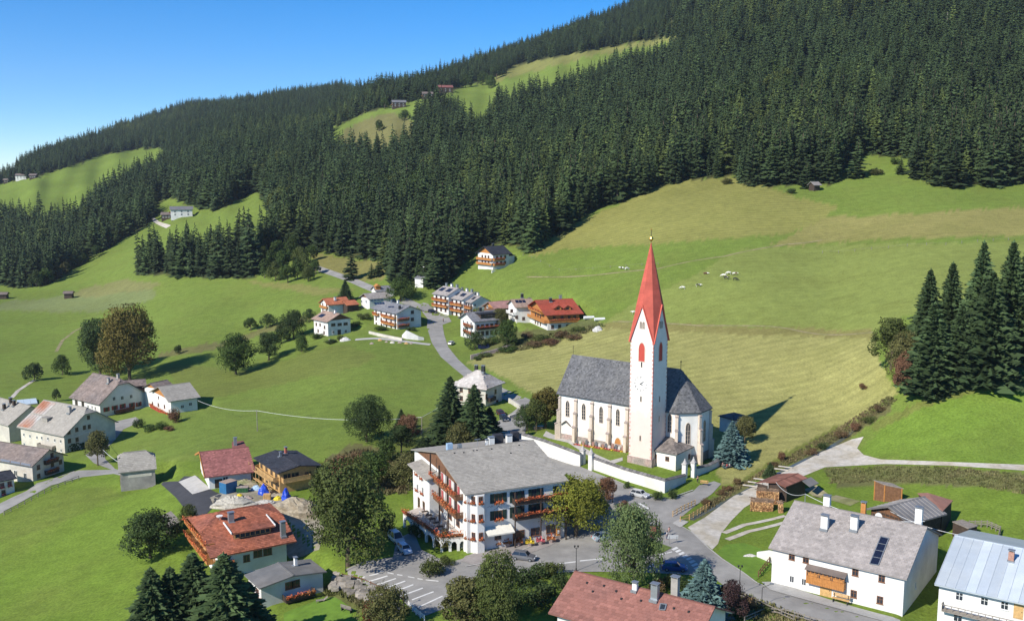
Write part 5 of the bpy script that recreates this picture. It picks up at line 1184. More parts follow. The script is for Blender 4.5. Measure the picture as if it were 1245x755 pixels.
# left wing
OFF = 2.2
wu0, wu1 = I.uz('L', *cI(62,300), OFF)[0], I.uz('L', *cI(162,350), OFF)[0]; wz = I.uz('L', *cI(62,172), OFF)[1]
wing = MB(); ya, yb = -wu0, -wu1                                       # local y = -u on this side
wing.box(-hl-OFF, -hl+7, min(ya,yb), max(ya,yb), -3, wz-.1); wo = wing.build('wing', WHITE, I.root)
wr = MB(); x0, x1 = -hl-OFF-.9, -hl+7.5; y0, y1 = min(ya,yb)-.5, max(ya,yb)+.8
q = [(x0,y0-3.2,wz-.6),(x0,y1,wz+.15),(x1,y1,wz+2.2),(x1,y0,wz+2.0)]; q = [(x0,y0,wz-.1),(x0,y1,wz-.1),(x1,y1,wz+2.1),(x1,y0,wz+2.1)]
wr.add(q + [(v[0],v[1],v[2]-.2) for v in q], [(3,2,1,0),(4,5,6,7),(0,1,5,4),(1,2,6,5),(2,3,7,6),(3,0,4,7)]); tiles_on(wr, [q[1],q[0],q[3],q[2]], .55, .5, 8)
wr.build('wing_roof', R_GREY, wo)
for (x, y) in ((88,215),(118,240),(90,312),(122,332)):
    u, z = I.uz('L', *cI(x,y), OFF); p, rz = I.at('L', u, z, OFF); put_win(p, rz, 1.0, 1.3, FLOWER, None, FRAME_W, I.root)
for (x, y) in ((98,405),(128,430)):
    u, z = I.uz('L', *cI(x,y), OFF); p, rz = I.at('L', u, z, OFF); put_win(p, rz, 1.3, 2.0, None, None, FRAME_B, I.root)
# raised terrace with flower boxes and arches
zd = I.uz('L', *cI(357,598), 0.0)[1]
def deck(x, y):
    c, d = I.rayl(*cI(x,y)); k = (zd - c.z) / d.z; return c + d*k
tp = [deck(365,600), deck(228,622), deck(0,470), deck(-40,440)]; tp[0] = Vector((-hl+.2,-hw+1.5,zd)); tp[3] = Vector((-hl+.2, max(v.y for v in tp), zd))
tb = MB(); tb.extrude([(v.x,v.y) for v in tp][::-1], zd-.35, zd)
te = tb.build('terrace', mat('terrace_paving', (.46,.40,.35), .9, .15, .9), I.root)
def terr_wall(a, b, arches):
    m = MB(); a, b = Vector(a), Vector(b); d = (b-a); L = d.length; d /= L; n = Vector((d.y,-d.x,0)); zt = zd-.36
    def col(s0, s1, z0, z1):
        v = [a+d*s0, a+d*s1, a+d*s1-n*.4, a+d*s0-n*.4]; m.add([(p.x,p.y,z0) for p in v]+[(p.x,p.y,z1) for p in v], [(0,1,5,4),(1,2,6,5),(2,3,7,6),(3,0,4,7),(4,5,6,7)])
    w_ = L/arches
    for i in range(arches):
        col(i*w_, i*w_+.5, -3, zt-.9)
        k = 8
        for j in range(k):
            s0, s1 = i*w_+.5+(w_-.5)*j/k, i*w_+.5+(w_-.5)*(j+1)/k; t_ = (j+.5)/k*2-1; col(s0, s1, zt-.9-.5*(1-math.sqrt(max(0,1-t_*t_)))*1.6+.4, zt)
        col(i*w_, i*w_+.5, zt-.9, zt)
    m.build('arcade', WHITE, te)
terr_wall(tp[2], tp[1], 5); terr_wall(tp[1], tp[0], 3)
for a, b in ((tp[2],tp[1]),(tp[1],tp[0])):
    m_ = (a+b)/2; link('flower_box', flower_mesh(round((b-a).length,1), FLOWER, 5, .8, .7), te, (m_.x,m_.y,zd+.45), math.atan2((b-a).y,(b-a).x))
    r = MB(); r.plank((a.x,a.y,zd+.25),(b.x,b.y,zd+.25),.12,.5); r.build('railing', WOOD, te)
TABLE = MB().box(-.6,.6,-.4,.4,.70,.75).mesh('table_top', WOOD_D)
TLEG = MB().box(-.04,.04,-.04,.04,0,.7).mesh('leg', BLACK)
def chair_mesh():
    m = MB(); m.box(-.22,.22,-.22,.22,.40,.45); return m.mesh('seat', FRAME_W), MB().box(-.22,.22,.2,.24,.45,.9).mesh('backrest', FRAME_W), MB().box(-.02,.02,-.02,.02,0,.4).mesh('leg', FRAME_W)
CH = chair_mesh()
def table(p, rz, lab, grp):
    t = empty('cafe_table', p, rz, lab, 'table', grp); link('table_top', TABLE, t)
    for a in (-.5,.5):
        for b in (-.32,.32): link('leg', TLEG, t, (a,b,0))
def chair(p, rz, lab, grp):
    t = empty('cafe_chair', p, rz, lab, 'chair', grp); link('seat', CH[0], t); link('backrest', CH[1], t)
    for a in (-.19,.19):
        for b in (-.19,.19): link('leg', CH[2], t, (a,b,0))
def tow(v): return I.o + I.x*v.x + I.y*v.y + Vector((0,0,v.z))
for i in range(6):
    u = ul + (hw-2.5-ul)*(i+.3)/6; p = tow(Vector((-hl-2.9, -u, zd+.01)))
    table(p, I.rz, 'dark table on the raised inn terrace under the balconies', 'tables on the inn terrace')
    for sg in (-1,1): chair(tow(Vector((-hl-2.9+sg*.85, -u+.1, zd+.01))), I.rz+(math.pi/2 if sg<0 else -math.pi/2), 'white chair at a dark table on the raised inn terrace', 'chairs on the inn terrace')
# ridge chimneys and roof plant
zr = I.h+I.r
def at_ridge(px, py): return I.loc(on_plane_z(px, py, I.z0+zr)).x
kz = crop(540,515,10.375)
def blk(name, x, w, d, y, h, m, par=I.root): b = MB(); b.box(x-w/2,x+w/2,y-d/2,y+d/2,zr-1.2,zr+h); return b.build(name, m, par)
blk('chimney', at_ridge(*kz(92,335)), 1.1, .9, 1.0, 1.1, mat('blue_plaster',(.30,.42,.55),.8,.1)); blk('vent_stack', at_ridge(*kz(228,325)), .8, .7, 1.0, .7, METAL)
for q in ((630,278),(845,245)): I.chimney(0,0,1.6,1.1,WHITE,p=Vector((at_ridge(*kz(*q)),1.0,zr-.4)))
I.chimney(0,0,1.2,.5,WHITE,p=Vector((at_ridge(*kz(568,280)),1.0,zr-.4)))
blk('roof_plant', at_ridge(*kz(745,262)), 1.9, 1.5, 2.4, 1.4, R_DARK); blk('roof_plant', at_ridge(*kz(955,232)), 1.4, 1.5, 2.4, 1.5, R_DARK)
b = MB(); x = at_ridge(*kz(445,300)); b.bar((x,.5,zr-.4),(x,.5,zr+1.4),.04); b.plank((x-.6,.5,zr+1.4),(x+.6,.5,zr+1.4),.3,.06); b.build('antenna', METAL, I.root)
for q in ((130,375),(247,368),(370,345),(412,338),(598,322),(945,275),(840,375)):
    b = MB(); b.box(-.12,.12,-.12,.12,-.05,.18); b.build('roof_vent', BLACK, I.root, loc=I.on_roof(*kz(*q)))

# ================================================================ HIP ROOFED HOUSE, BARN, SHED, CHAPEL
PALE_R = mat('pale_sheet_roof', (.50,.46,.42), .8, .12, .4, shade=.2, col2=(.42,.36,.32))
V12 = House('house', 'old cream house with pale hipped roof behind the two dark spruces', 'house', (548,468.5), (591.5,474), (585,452.5), 'R', (590,496), wt=474.5, wall=CREAM, roof=PALE_R, tile=(.7,.6), jl=.96, jr=.96, ov=.8, og=.8, half=5.6, pitch=None)
V12.wins('R', [c5(838,505), c5(800,525)], 1.1, 1.4, fm=FRAME_B); V12.wins('R', [c5(845,550)], 1.3, 1.5, fm=FRAME_B); V12.balcony('R', -V12.hw*.8, -V12.hw*.1, V12.uz('R', *c5(805,545))[1], 1.1, WOOD_D); V12.grid('F', (-3,0,3), (1.6,4.2), 1.1, 1.4, fm=FRAME_B)
V12.chimney(*c5(728,415), 1.6, .9, BLACK, p=Vector((-.8,.2,V12.h+V12.r-.4))); V12.chimney(*c5(776,425), 1.7, 1.0, BLACK, p=Vector((1.6,.2,V12.h+V12.r-.4)))
CORR = mat('corrugated_roof', (.20,.19,.185), .75, .15, .5, .3, shade=.25, col2=(.25,.235,.225))
BN = House('barn', 'wooden barn with corrugated grey roof behind the long white farmhouse', 'barn', cR(180,301), cR(355,250), cR(75,216), 'L', (1140,660), h=4.4, wall=WOOD_D, roof=CORR, gable=WOOD, ov=.7, og=.8)
for sg in (-1,1):
    n = 10
    for i in range(n):
        b = MB(); w_ = BN.L/n; x0 = -BN.L/2+i*w_; f = lambda y: BN.roof_z(y)+.05
        b.add([(x0+.03,sg*BN.w,f(BN.w)),(x0+w_-.03,sg*BN.w,f(BN.w)),(x0+w_-.03,0,f(0)),(x0+.03,0,f(0)),(x0+.12,sg*BN.w,f(BN.w)+.09),(x0+.12,0,f(0)+.09)], [(0,1,2,3) if sg<0 else (3,2,1,0),(0,4,5,3),(1,4,5,2)], 0, random.random()); b.build('roof_sheet', CORR, BN.roof)
b = MB(); b.box(-BN.hl-.06,-BN.hl-.001,-BN.hw,BN.hw,BN.h-.5,BN.h-.3)
for i in range(9): y = -BN.hw+.3+i*(2*BN.hw-.6)/8; b.box(-BN.hl-.05,-BN.hl-.001,y-.05,y+.05,-.5,BN.roof_z(y)-.5)
b.build('gable_boards', WOOD, BN.root)
b = MB(); b.lathe([(.06,0),(.55,.1),(.7,.32)],12); o = b.build('satellite_dish', FRAME_W, BN.root, loc=BN.loc(on_plane_z(*cR(28,262), BN.z0+BN.h)), rz=0); o.rotation_euler = (1.2,0,-.5)
def leanto(name, label, cat, pts, hgt, roofmat, wallmat, foot, drop=0.0):
    z0 = G(*foot).z; v = [on_plane_z(*p, z0+h_) for p, h_ in zip(pts, hgt)]; c = sum(v, Vector())/len(v); c.z = z0
    o = empty(name, c, 0, label, cat); m = MB(); q = [p-c for p in v]; n = len(q)
    m.add([tuple(p) for p in q]+[(p.x,p.y,p.z-.14) for p in q], [tuple(range(n)),tuple(range(2*n-1,n-1,-1))]+[(i,n+i,n+(i+1)%n,(i+1)%n) for i in range(n)])
    m.build('roof', roofmat, o); w = MB(); ctr = sum(q, Vector())/n; ins = [ctr+(p-ctr)*.93 for p in q]
    for i in (range(n) if wallmat else ()): a, b = ins[i], ins[(i+1)%n]; w.add([(a.x,a.y,-2),(b.x,b.y,-2),(b.x,b.y,b.z-.1),(a.x,a.y,a.z-.1)], [(0,1,2,3)])
    if wallmat: w.build('wall', wallmat, o)
    return o, q
leanto('barn', 'brown roofed extension at the back of the corrugated barn', 'barn', [cR(335,235),cR(382,186),cR(262,150),cR(215,152)], [4.4,4.4,5.6,5.6], mat('brick_brown_roof',(.30,.15,.11),.85,.2,.6,col2=(.24,.13,.1)), WOOD_D, (1150,645))
lo, q = leanto('log_shelter', 'open log shelter with slanting board roof beside the corrugated barn', 'shelter', [cR(8,90),cR(60,112),cR(150,130),cR(95,105)], [4.2,3.8,3.4,3.8], WOOD_G, WOOD, (1078,622))
b = MB()
for p in q: b.bar((p.x*.9,p.y*.9,-1),(p.x*.9,p.y*.9,p.z-.1),.12)
b.build('post', WOOD_O, lo)
WS = House('woodshed', 'open woodshed with red brown sheet roof beside the gravel road', 'shed', c8(400,470), c8(512,424), c8(350,445), 'L', (948,612), h=3.4, wall=WOOD_D, roof=mat('red_brown_sheets',(.27,.12,.085),.7,.15,.5,shade=.25), ov=.15, og=.7, pitch=None)
for i in range(9):
    b = MB(); w_ = WS.L/9; x0 = -WS.L/2+i*w_
    for sg in (-1,1): b.add([(x0+.04,sg*WS.w,WS.h+.06),(x0+w_-.04,sg*WS.w,WS.h+.06),(x0+w_-.04,0,WS.h+WS.r+.06),(x0+.04,0,WS.h+WS.r+.06)], [(0,1,2,3) if sg<0 else (3,2,1,0)], 0, random.random())
    b.build('roof_sheet', WS.roofm, WS.roof)
b = MB(); q = [(WS.L*.22,-WS.w-.1,WS.h+.02),(WS.L*.5+1.2,-WS.w-.1,WS.h+.02),(WS.L*.5+1.2,-WS.w-2.0,WS.h-.9),(WS.L*.22,-WS.w-2.0,WS.h-.9)]; b.add(q+[(v[0],v[1],v[2]-.12) for v in q], [(3,2,1,0),(4,5,6,7),(0,1,5,4),(1,2,6,5),(2,3,7,6),(3,0,4,7)]); b.build('porch_roof', CORR, WS.root)
b = MB(); b.box(-WS.L/2+.3,-WS.L/2+.5,WS.hw+.01,WS.hw+2.4,-1,WS.h-.9); b.build('side_wall', WOOD_D, WS.root)
b = MB(); q = [(-WS.L/2,WS.w-.05,WS.h+.05),(WS.L/2,WS.w-.05,WS.h+.05),(WS.L/2,WS.w+2.6,WS.h-.75),(-WS.L/2,WS.w+2.6,WS.h-.75)]; b.add(q+[(v[0],v[1],v[2]-.12) for v in q], [(0,1,2,3),(7,6,5,4),(0,4,5,1),(1,5,6,2),(3,2,6,7),(0,3,7,4)]); b.build('lean_to_roof', WS.roofm, WS.root)
b = MB(); b.box(-WS.hl-.02,WS.hl,-WS.hw-.03,-WS.hw-.001,.0,WS.h-.6); b.build('opening', BLACK, WS.root)  # black panel on the closed wall, painted stand-in for the shaded inside
LOGEND = mat('cut_log_ends', (.50,.30,.14), .9, .3, 3, shade=.5, col2=(.33,.17,.08)); BARKW = mat('split_logs', (.22,.15,.10), .95, .35, 3, shade=.5)
def woodpile(px, py, rz, L, D, H, label, seed=0):
    r = random.Random(seed); o = empty('woodpile', G(px,py), rz, label, 'woodpile'); m = MB(); nx, nz = int(L/.24), int(H/.22)
    for i in range(nx):
        for k in range(nz):
            x = -L/2+(i+.5)*L/nx+r.uniform(-.05,.05); z = .1+k*.215+r.uniform(-.03,.03); a = r.uniform(.09,.14); y0 = -D/2+r.uniform(-.12,.12)
            pts = [(x+a*math.cos(t_), z+a*math.sin(t_)) for t_ in (.3,1.5,2.8,4.1,5.3)]
            m.add([(p[0],y0,p[1]) for p in pts]+[(p[0],y0+.5,p[1]) for p in pts], [(0,1,2,3,4)]+[(j,5+j,5+(j+1)%5,(j+1)%5) for j in range(5)], 0, r.random())
    setp(m.build('log_ends', LOGEND, o), kind='stuff'); t = MB()
    for i in range(int(L*D*5)):
        x, y = r.uniform(-L/2,L/2), r.uniform(-D/2+.3,D/2); a = r.uniform(-.4,.4); t.plank((x-.35*math.cos(a),y-.35*math.sin(a),H+r.uniform(-.05,.16)),(x+.35*math.cos(a),y+.35*math.sin(a),H+r.uniform(-.05,.16)),.15,.13,0,r.random())
    t.box(-L/2+.05,L/2-.05,-D/2+.3,D/2,-.5,H-.02,0,.3); setp(t.build('logs', BARKW, o), kind='stuff')
kw = crop(900,570,9.436)
woodpile(*kw(245,470), math.radians(-14), 4.6, 2.2, 2.1, 'big stack of split firewood in front of the woodshed', 1)
woodpile(*kw(460,490), math.radians(-10), 1.0, 2.0, 2.0, 'narrow firewood stack beside the woodshed opening', 2)
woodpile(*kw(310,395), math.radians(-14), 4.6, 1.6, 3.0, 'brown weathered firewood stack under the woodshed eave', 3)
CP_ = House('chapel', 'small chapel with grey roof behind the blue spruce of the churchyard', 'chapel', (893.5,511), (913,507), (903,505), 'L', (897,533), h=3.9, wall=WHITE, roof=R_SLATE, tile=(.6,.5), jl=.9, jr=.9, ov=.4, og=.4, half=3.0)

# ================================================================ THE CHURCH
CH_z0 = G(740,545).z
CW = mat('church_plaster', (.76,.735,.68), .9, .08, .5, bump=.15, col2=(.66,.61,.53))
TRIM = mat('buttress_stone', (.60,.50,.40), .9, .15, 1.2); RED_R = mat('red_spire_shingles', (.46,.095,.065), .75, .12, .8, shade=.3)
REDL = mat('red_louvres', (.46,.07,.05), .8, .1, 2)
def plaster_tower():
    m = mat('tower_plaster', (.76,.72,.66), .9, .06, .6, bump=.1); m = m; nt = m.node_tree; N, L = nt.nodes, nt.links; b = N['Principled BSDF']
    src = b.inputs['Base Color'].links[0].from_socket
    tc = N.new('ShaderNodeTexCoord'); sx = N.new('ShaderNodeSeparateXYZ'); L.new(tc.outputs['Object'], sx.inputs[0])
    nz = N.new('ShaderNodeTexNoise'); nz.inputs['Scale'].default_value = .8; nz.inputs['Detail'].default_value = 7; L.new(tc.outputs['Object'], nz.inputs['Vector'])
    ml = N.new('ShaderNodeMath'); ml.operation = 'MULTIPLY_ADD'; ml.inputs[1].default_value = 7; L.new(nz.outputs[0], ml.inputs[0]); L.new(sx.outputs[2], ml.inputs[2])
    mr = N.new('ShaderNodeMapRange'); mr.inputs['From Min'].default_value = 15; mr.inputs['From Max'].default_value = 19; mr.inputs['To Min'].default_value = .5; mr.inputs['To Max'].default_value = 0; L.new(ml.outputs[0], mr.inputs['Value'])
    mx = N.new('ShaderNodeMixRGB'); mx.inputs[2].default_value = (.62,.43,.34,1); L.new(mr.outputs[0], mx.inputs[0]); L.new(src, mx.inputs[1]); L.new(mx.outputs[0], b.inputs['Base Color']); return m
TOWERM = plaster_tower()       # old pinkish render shows on the lower storeys
ze = z_for_row(G(763,550.5), 493.3)
a_, b_ = on_plane_z(676.4,478.2,ze), on_plane_z(824,502.5,ze); cx = (b_-a_).normalized(); cy = Vector((-cx.y,cx.x,0)); NL = (b_-a_).length
rz_c = math.atan2(cx.y,cx.x)
d = ray(695.8,430.9); rel = a_-CAM; det = d.x*(-cy.y)-d.y*(-cy.x); k = (rel.x*(-cy.y)-rel.y*(-cy.x))/det; HWD = (d.x*rel.y-d.y*rel.x)/det; RZ = CAM.z+k*d.z
HWD = min(max(HWD,5.5),8.5); RZ = z_for_row(a_+cy*HWD,430.9)
he, hr = ze-CH_z0, RZ-CH_z0
ch = empty('church', Vector((a_.x,a_.y,CH_z0)), rz_c, 'white gothic church with slate roof and tall red spire above the square', 'church')
def cl(p): p = p-Vector((a_.x,a_.y,CH_z0)); return Vector((p.dot(cx),p.dot(cy),p.z))
def cray(px,py): dd = ray(px,py); return cl(CAM), Vector((dd.dot(cx),dd.dot(cy),dd.z))
W = HWD; OV = .55
xc = NL-OV*.4-.414*W            # centre of the apse octagon
wy = W-OV
def apse(r, yc): return [(xc+.414*r, yc-r),(xc+r, yc-.414*r),(xc+r, yc+.414*r),(xc+.414*r, yc+r)]
nave = [(OV,OV)]+apse(wy,W)+[(OV,2*W-OV)]
m = MB(); m.extrude(nave,-3,he-.02); m.add([(OV,OV,he-.02),(OV,2*W-OV,he-.02),(OV,W,hr-.35)],[(0,2,1)]); m.build('nave_wall', CW, ch)
m = MB(); m.extrude([(x+(.12 if x>xc else 0)-(.12 if x<2 else 0), y+(.12 if y>W else -.12)) for x,y in nave],-3,1.3); m.build('plinth', STONE, ch)
eav = [(0,0)]+apse(W,W)+[(0,2*W)]
sl = [[(0,0,he),(eav[1][0],0,he),(xc,W,hr),(0,W,hr)],[(0,2*W,he),(0,W,hr),(xc,W,hr),(eav[4][0],2*W,he)]]+[[(*eav[i],he),(*eav[i+1],he),(xc,W,hr)] for i in (1,2,3)]
m = MB()
for p in sl: n = len(p); m.add(p+[(v[0],v[1],v[2]-.25) for v in p],[tuple(range(n)),tuple(range(2*n-1,n-1,-1))]+[(i,n+i,n+(i+1)%n,(i+1)%n) for i in range(n)])
ro = m.build('roof', R_SLATE, ch); m = MB()
for i,p in enumerate(sl): tiles_on(m,p,.42,.36,50+i,.045)
setp(m.build('roof_shingles', R_SLATE, ro), kind='stuff')
m = MB(); m.bar((xc,W,hr-.2),(xc,W,hr+1.7),.07); m.lathe([(.05,hr+1.6),(.22,hr+1.8),(.05,hr+2.0)],8,xc,W); m.build('finial', BLACK, ro)
m = MB(); m.bar((.3,W,hr-.2),(.3,W,hr+2.4),.05); m.plank((.3,W-.35,hr+1.8),(.3,W+.35,hr+1.8),.06,.08); m.build('gable_cross', BLACK, ro)
# lancet windows and buttresses of the south wall
def lancet(w,h,par,p,rz,glass=GLASS,frame=TRIM,name='window'):
    def arch(w,h,n=6):
        pts = [(-w/2,-h/2),(w/2,-h/2),(w/2,h/2-w*.85)]
        for i in range(1,n): t_ = i/n; pts.append((w/2-w/2*t_**1.6*1.0, h/2-w*.85+w*.85*math.sin(t_*math.pi/2)))
        pts.append((0,h/2))
        return pts+[(-x,z) for x,z in pts[-2:1:-1]]
    o_, i_ = arch(w+.32,h+.3), arch(w,h); n = len(o_); f = MB()
    vs = [(x,-.09,z) for x,z in o_]+[(x,-.09,z) for x,z in i_]+[(x,.03,z) for x,z in o_]+[(x,.03,z) for x,z in i_]
    fs = []
    for i in range(n): j = (i+1)%n; fs += [(i,j,n+j,n+i),(i,2*n+i,2*n+j,j),(n+i,n+j,3*n+j,3*n+i)]
    f.add(vs,fs); fo_ = f.build(name,frame,par,loc=p,rz=rz); g = MB(); g.add([(x,-.025,z) for x,z in i_],[tuple(range(n))]); g.build('pane',glass,fo_)
    if glass is GLASS:
        t_ = MB(); t_.box(-.05,.05,-.07,-.026,-h/2,h/2-w*.3)
        for q in range(1,4): t_.box(-w/2,w/2,-.06,-.026,-h/2+q*h*.2,-h/2+q*h*.2+.05)
        t_.build('tracery',frame,fo_)
    return fo_
def south(px,py,off=0.0): c,dd = cray(px,py); k = (OV-off-c.y)/dd.y; q = c+dd*k; return q.x,q.z
for x,y in ((175,387),(289,408),(412,430),(530,448)):
    u,z = south(*cA(x,y)); lancet(.95,4.0,ch,Vector((u,OV,z)),0)
def buttress(u,y,rz,top,w=.75,d1=1.3,d2=.85,d3=.45):
    m = MB(); h1,h2 = top*.38,top*.7
    for dd,z0_,z1_ in ((d1,-3,h1),(d2,h1,h2),(d3,h2,top)): m.add([(-w/2,-dd,z0_),(w/2,-dd,z0_),(w/2,.05,z0_),(-w/2,.05,z0_),(-w/2,-dd,z1_-.3),(w/2,-dd,z1_-.3),(w/2,.05,z1_+.25),(-w/2,.05,z1_+.25)],[(4,5,6,7),(0,1,5,4),(1,2,6,5),(3,0,4,7)])
    o = m.build('buttress',TRIM,ch,loc=(u,y,0),rz=rz); c_ = MB()
    for dd,z1_ in ((d1,h1),(d2,h2),(d3,top)): c_.add([(-w/2-.1,-dd-.15,z1_-.3),(w/2+.1,-dd-.15,z1_-.3),(w/2+.1,-dd+.5,z1_+.02),(-w/2-.1,-dd+.5,z1_+.02),(-w/2-.1,-dd-.15,z1_-.42),(w/2+.1,-dd-.15,z1_-.42)],[(0,1,2,3),(0,4,5,1)])
    c_.build('coping',STONE,o)
for x in (222,337,462,585):
    u,z = south(*cA(x,500),.8); buttress(u,OV,0,he-.8)
buttress(OV+.3,OV,-math.pi/4,he-.8)
u,z = south(*cA(531,618)); lancet(1.7,2.7,ch,Vector((u,OV-.05,1.5)),0,WOOD_O,TRIM,'door')
for (i,tt) in ((1,.5),(2,.5),(3,.5)):
    p0,p1 = Vector(nave[i]),Vector(nave[i+1]); q = p0.lerp(p1,.5); rr = math.atan2((p1-p0).y,(p1-p0).x); lancet(1.0,5.0,ch,Vector((q.x,q.y,he*.56)),rr)
for i in (1,2,3,4):
    q = Vector(nave[i]); cc = Vector((xc,W)); an = math.atan2((q-cc).y,(q-cc).x)+math.pi/2; buttress(q.x,q.y,an,he-.6,.7,1.2,.8,.45)
u,z = south(*cB(242,330)); lancet(.95,4.4,ch,Vector((u,OV,z)),0)
# tower
def tower():
    f0 = cl(on_plane_z(764.3,561.5,G(775,560).z)); zt0 = f0.z; y0 = f0.y; x0 = f0.x
    c,dd = cray(793.2,490); k = (y0-c.y)/dd.y; x1 = (c+dd*k).x
    c,dd = cray(811.2,490); k = (x1-c.x)/dd.x; y1 = (c+dd*k).y
    A = x1-x0; D = min(max(y1-y0,A*.9),A*1.1); y1 = y0+D; print('tower',A,y1-y0,D)
    P0 = Vector((a_.x,a_.y,0))+cx*x0+cy*y0; zg = z_for_row(P0,413.5)-CH_z0
    Pm = Vector((a_.x,a_.y,0))+cx*(x0+A/2)+cy*y0; za = z_for_row(Pm,371.5)-CH_z0
    Pc = Pm+cy*D/2; zs = z_for_row(Pc,293.5)-CH_z0; print('tower heights',zg,za,zs)
    t = MB(); t.box(x0,x1,y0,y1,-3,zg); M = [(x0,y0),(x1,y0),(x1,y1),(x0,y1)]; xm,ym = (x0+x1)/2,(y0+y1)/2
    mids = [(xm,y0),(x1,ym),(xm,y1),(x0,ym)]
    for i in range(4): p,q = M[i],M[(i+1)%4]; t.add([(*p,zg),(*q,zg),(*mids[i],za-.1)],[(0,1,2)])
    to = t.build('tower',TOWERM,ch)
    s = MB(); t2 = .18; ring = []
    for i in range(4):
        a0 = Vector((*mids[i],0))-Vector((xm,ym,0)); ring.append(Vector((xm,ym,za))+a0*1.03)
        c0 = Vector((*M[(i+1)%4],0))-Vector((xm,ym,0)); ring.append(Vector((xm,ym,za-.3))+c0*.74)
    apex = Vector((xm,ym,zs)); rows = 16
    for i in range(8):
        p,q = ring[i],ring[(i+1)%8]
        for r in range(rows):
            f0_,f1_ = r/rows,(r+1)/rows; fl = .0; s.add([p.lerp(apex,f0_),q.lerp(apex,f0_),q.lerp(apex,f1_),p.lerp(apex,f1_)] if r<rows-1 else [p.lerp(apex,f0_),q.lerp(apex,f0_),apex],[(0,1,2,3) if r<rows-1 else (0,1,2)],0,random.gauss(.5,.12))
    for i in range(4):
        C = Vector((*M[(i+1)%4],zg-.35)); C = Vector((xm,ym,C.z))+(C-Vector((xm,ym,C.z)))*1.07
        s.add([C,ring[(2*i+2)%8],ring[2*i+1]],[(0,1,2)],0,.45); s.add([ring[2*i],C,ring[2*i+1]],[(0,1,2)],0,.5)
        for e in (ring[2*i],ring[(2*i+2)%8]): s.plank(C,e+Vector((0,0,.1)),.42,.22,0,.75)
    s.build('spire',RED_R,ch)
    g = MB(); g.bar((xm,ym,zs-.6),(xm,ym,zs+2.6),.07); g.build('spire_rod',BLACK,ch)
    g = MB(); g.lathe([(.03,zs-.05),(.4,zs+.25),(.52,zs+.6),(.4,zs+.95),(.03,zs+1.2)],12,xm,ym); g.lathe([(.02,zs+2.5),(.2,zs+2.7),(.02,zs+2.95)],8,xm,ym); g.build('gilded_ball',mat('gold',(.8,.5,.12),.3,.05,1,.6,.9),ch)
    qn = MB()                                        # painted corner stones
    for i in range(int(zg/.95)):
        z = .6+i*.95
        for (px_,py_,sx,sy) in ((x0,y0,1,1),(x1,y0,-1,1),(x1,y1,-1,-1)):
            l = .42 if i%2 else .26; xa,xb = sorted((px_-.02*sx,px_+l*sx)); ya,yb = sorted((py_-.02*sy,py_+(.68-l)*sy)); qn.box(xa,xb,ya,yb,z,z+.5)
    qn.build('quoins',mat('pink_quoins',(.56,.36,.30),.9,.2,1.5),ch)
    ed = MB(); ed.box(x1-.10,x1+.03,y0-.03,y0+.10,0,zg); ed.build('corner_band',mat('red_band',(.50,.20,.17),.9,.15,1.5),ch)
    def onF(px,py): c,dd = cray(px,py); k = (y0-c.y)/dd.y; return c+dd*k
    def onR(px,py): c,dd = cray(px,py); k = (x1-c.x)/dd.x; return c+dd*k
    p = onF(*cE(537,658)); p.x = xm; zbel = p.z; lancet(1.55,4.3,ch,p,0,REDL,TRIM,'belfry_opening'); lancet(1.55,4.3,ch,Vector((x1,ym,zbel)),math.pi/2,REDL,TRIM,'belfry_opening')
    lancet(1.55,4.3,ch,Vector((x0,ym,zbel)),-math.pi/2,REDL,TRIM,'belfry_opening')
    zt_ = onF(*cE(540,512)).z
    for dx in (-.36,.36): lancet(.5,1.5,ch,Vector((xm+dx,y0,zt_)),0,GLASS,TRIM,'gable_window'); lancet(.5,1.5,ch,Vector((x1,ym+dx,zt_)),math.pi/2,GLASS,TRIM,'gable_window')
    def slit(v,rz): f = MB(); f.box(-.26,.26,-.06,.01,-.72,.72); o = f.build('slit_window',TRIM,ch,loc=v,rz=rz); g_ = MB(); g_.box(-.15,.15,-.075,-.061,-.6,.6); g_.build('pane',GLASS,o)
    for q in ((93,15),(88,200),(84,412)): v = onF(*cB(*q)); v.x = xm; slit(v,0)
    for q in ((187,200),(184,307)): v = onR(*cB(*q)); v.y = ym; slit(v,math.pi/2)
    v = onF(*cB(95,120)); v.x = xm-.15; R = 1.75
    f = MB(); N_ = 40
    for ra,rb in ((R,R-.09),(R*.72,R*.72-.06)):
        for i in range(N_):
            t0_,t1_ = 6.2832*i/N_,6.2832*(i+1)/N_; f.add([(ra*math.cos(t0_),-.02,ra*math.sin(t0_)),(ra*math.cos(t1_),-.02,ra*math.sin(t1_)),(rb*math.cos(t1_),-.02,rb*math.sin(t1_)),(rb*math.cos(t0_),-.02,rb*math.sin(t0_))],[(0,1,2,3)])
    cf = f.build('clock_face',mat('clock_grey',(.42,.38,.36),.9,.1),ch,loc=v)
    nm = MB(); rom = ['XII','I','II','III','IV','V','VI','VII','VIII','IX','X','XI']
    for i,tx in enumerate(rom):
        an = math.pi/2-i*math.pi/6; ctr = Vector((R*.86*math.cos(an),-.025,R*.86*math.sin(an))); ux = Vector((math.sin(an),0,-math.cos(an))); uz_ = Vector((math.cos(an),0,math.sin(an))); wtot = sum({'I':.06,'V':.13,'X':.13}[c_] for c_ in tx); xx = -wtot/2
        for c_ in tx:
            w_ = {'I':.06,'V':.13,'X':.13}[c_]; m0 = ctr+ux*(xx+w_/2)
            for da,db in ({'I':[(0,0)],'V':[(-.045,0),(.045,0)],'X':[(-.045,.045),(.045,-.045)]}[c_]): nm.plank(m0+ux*da+uz_*.14,m0+ux*db-uz_*.14,.012,.03)
            xx += w_
    nm.build('numerals',BLACK,cf); hd = MB()
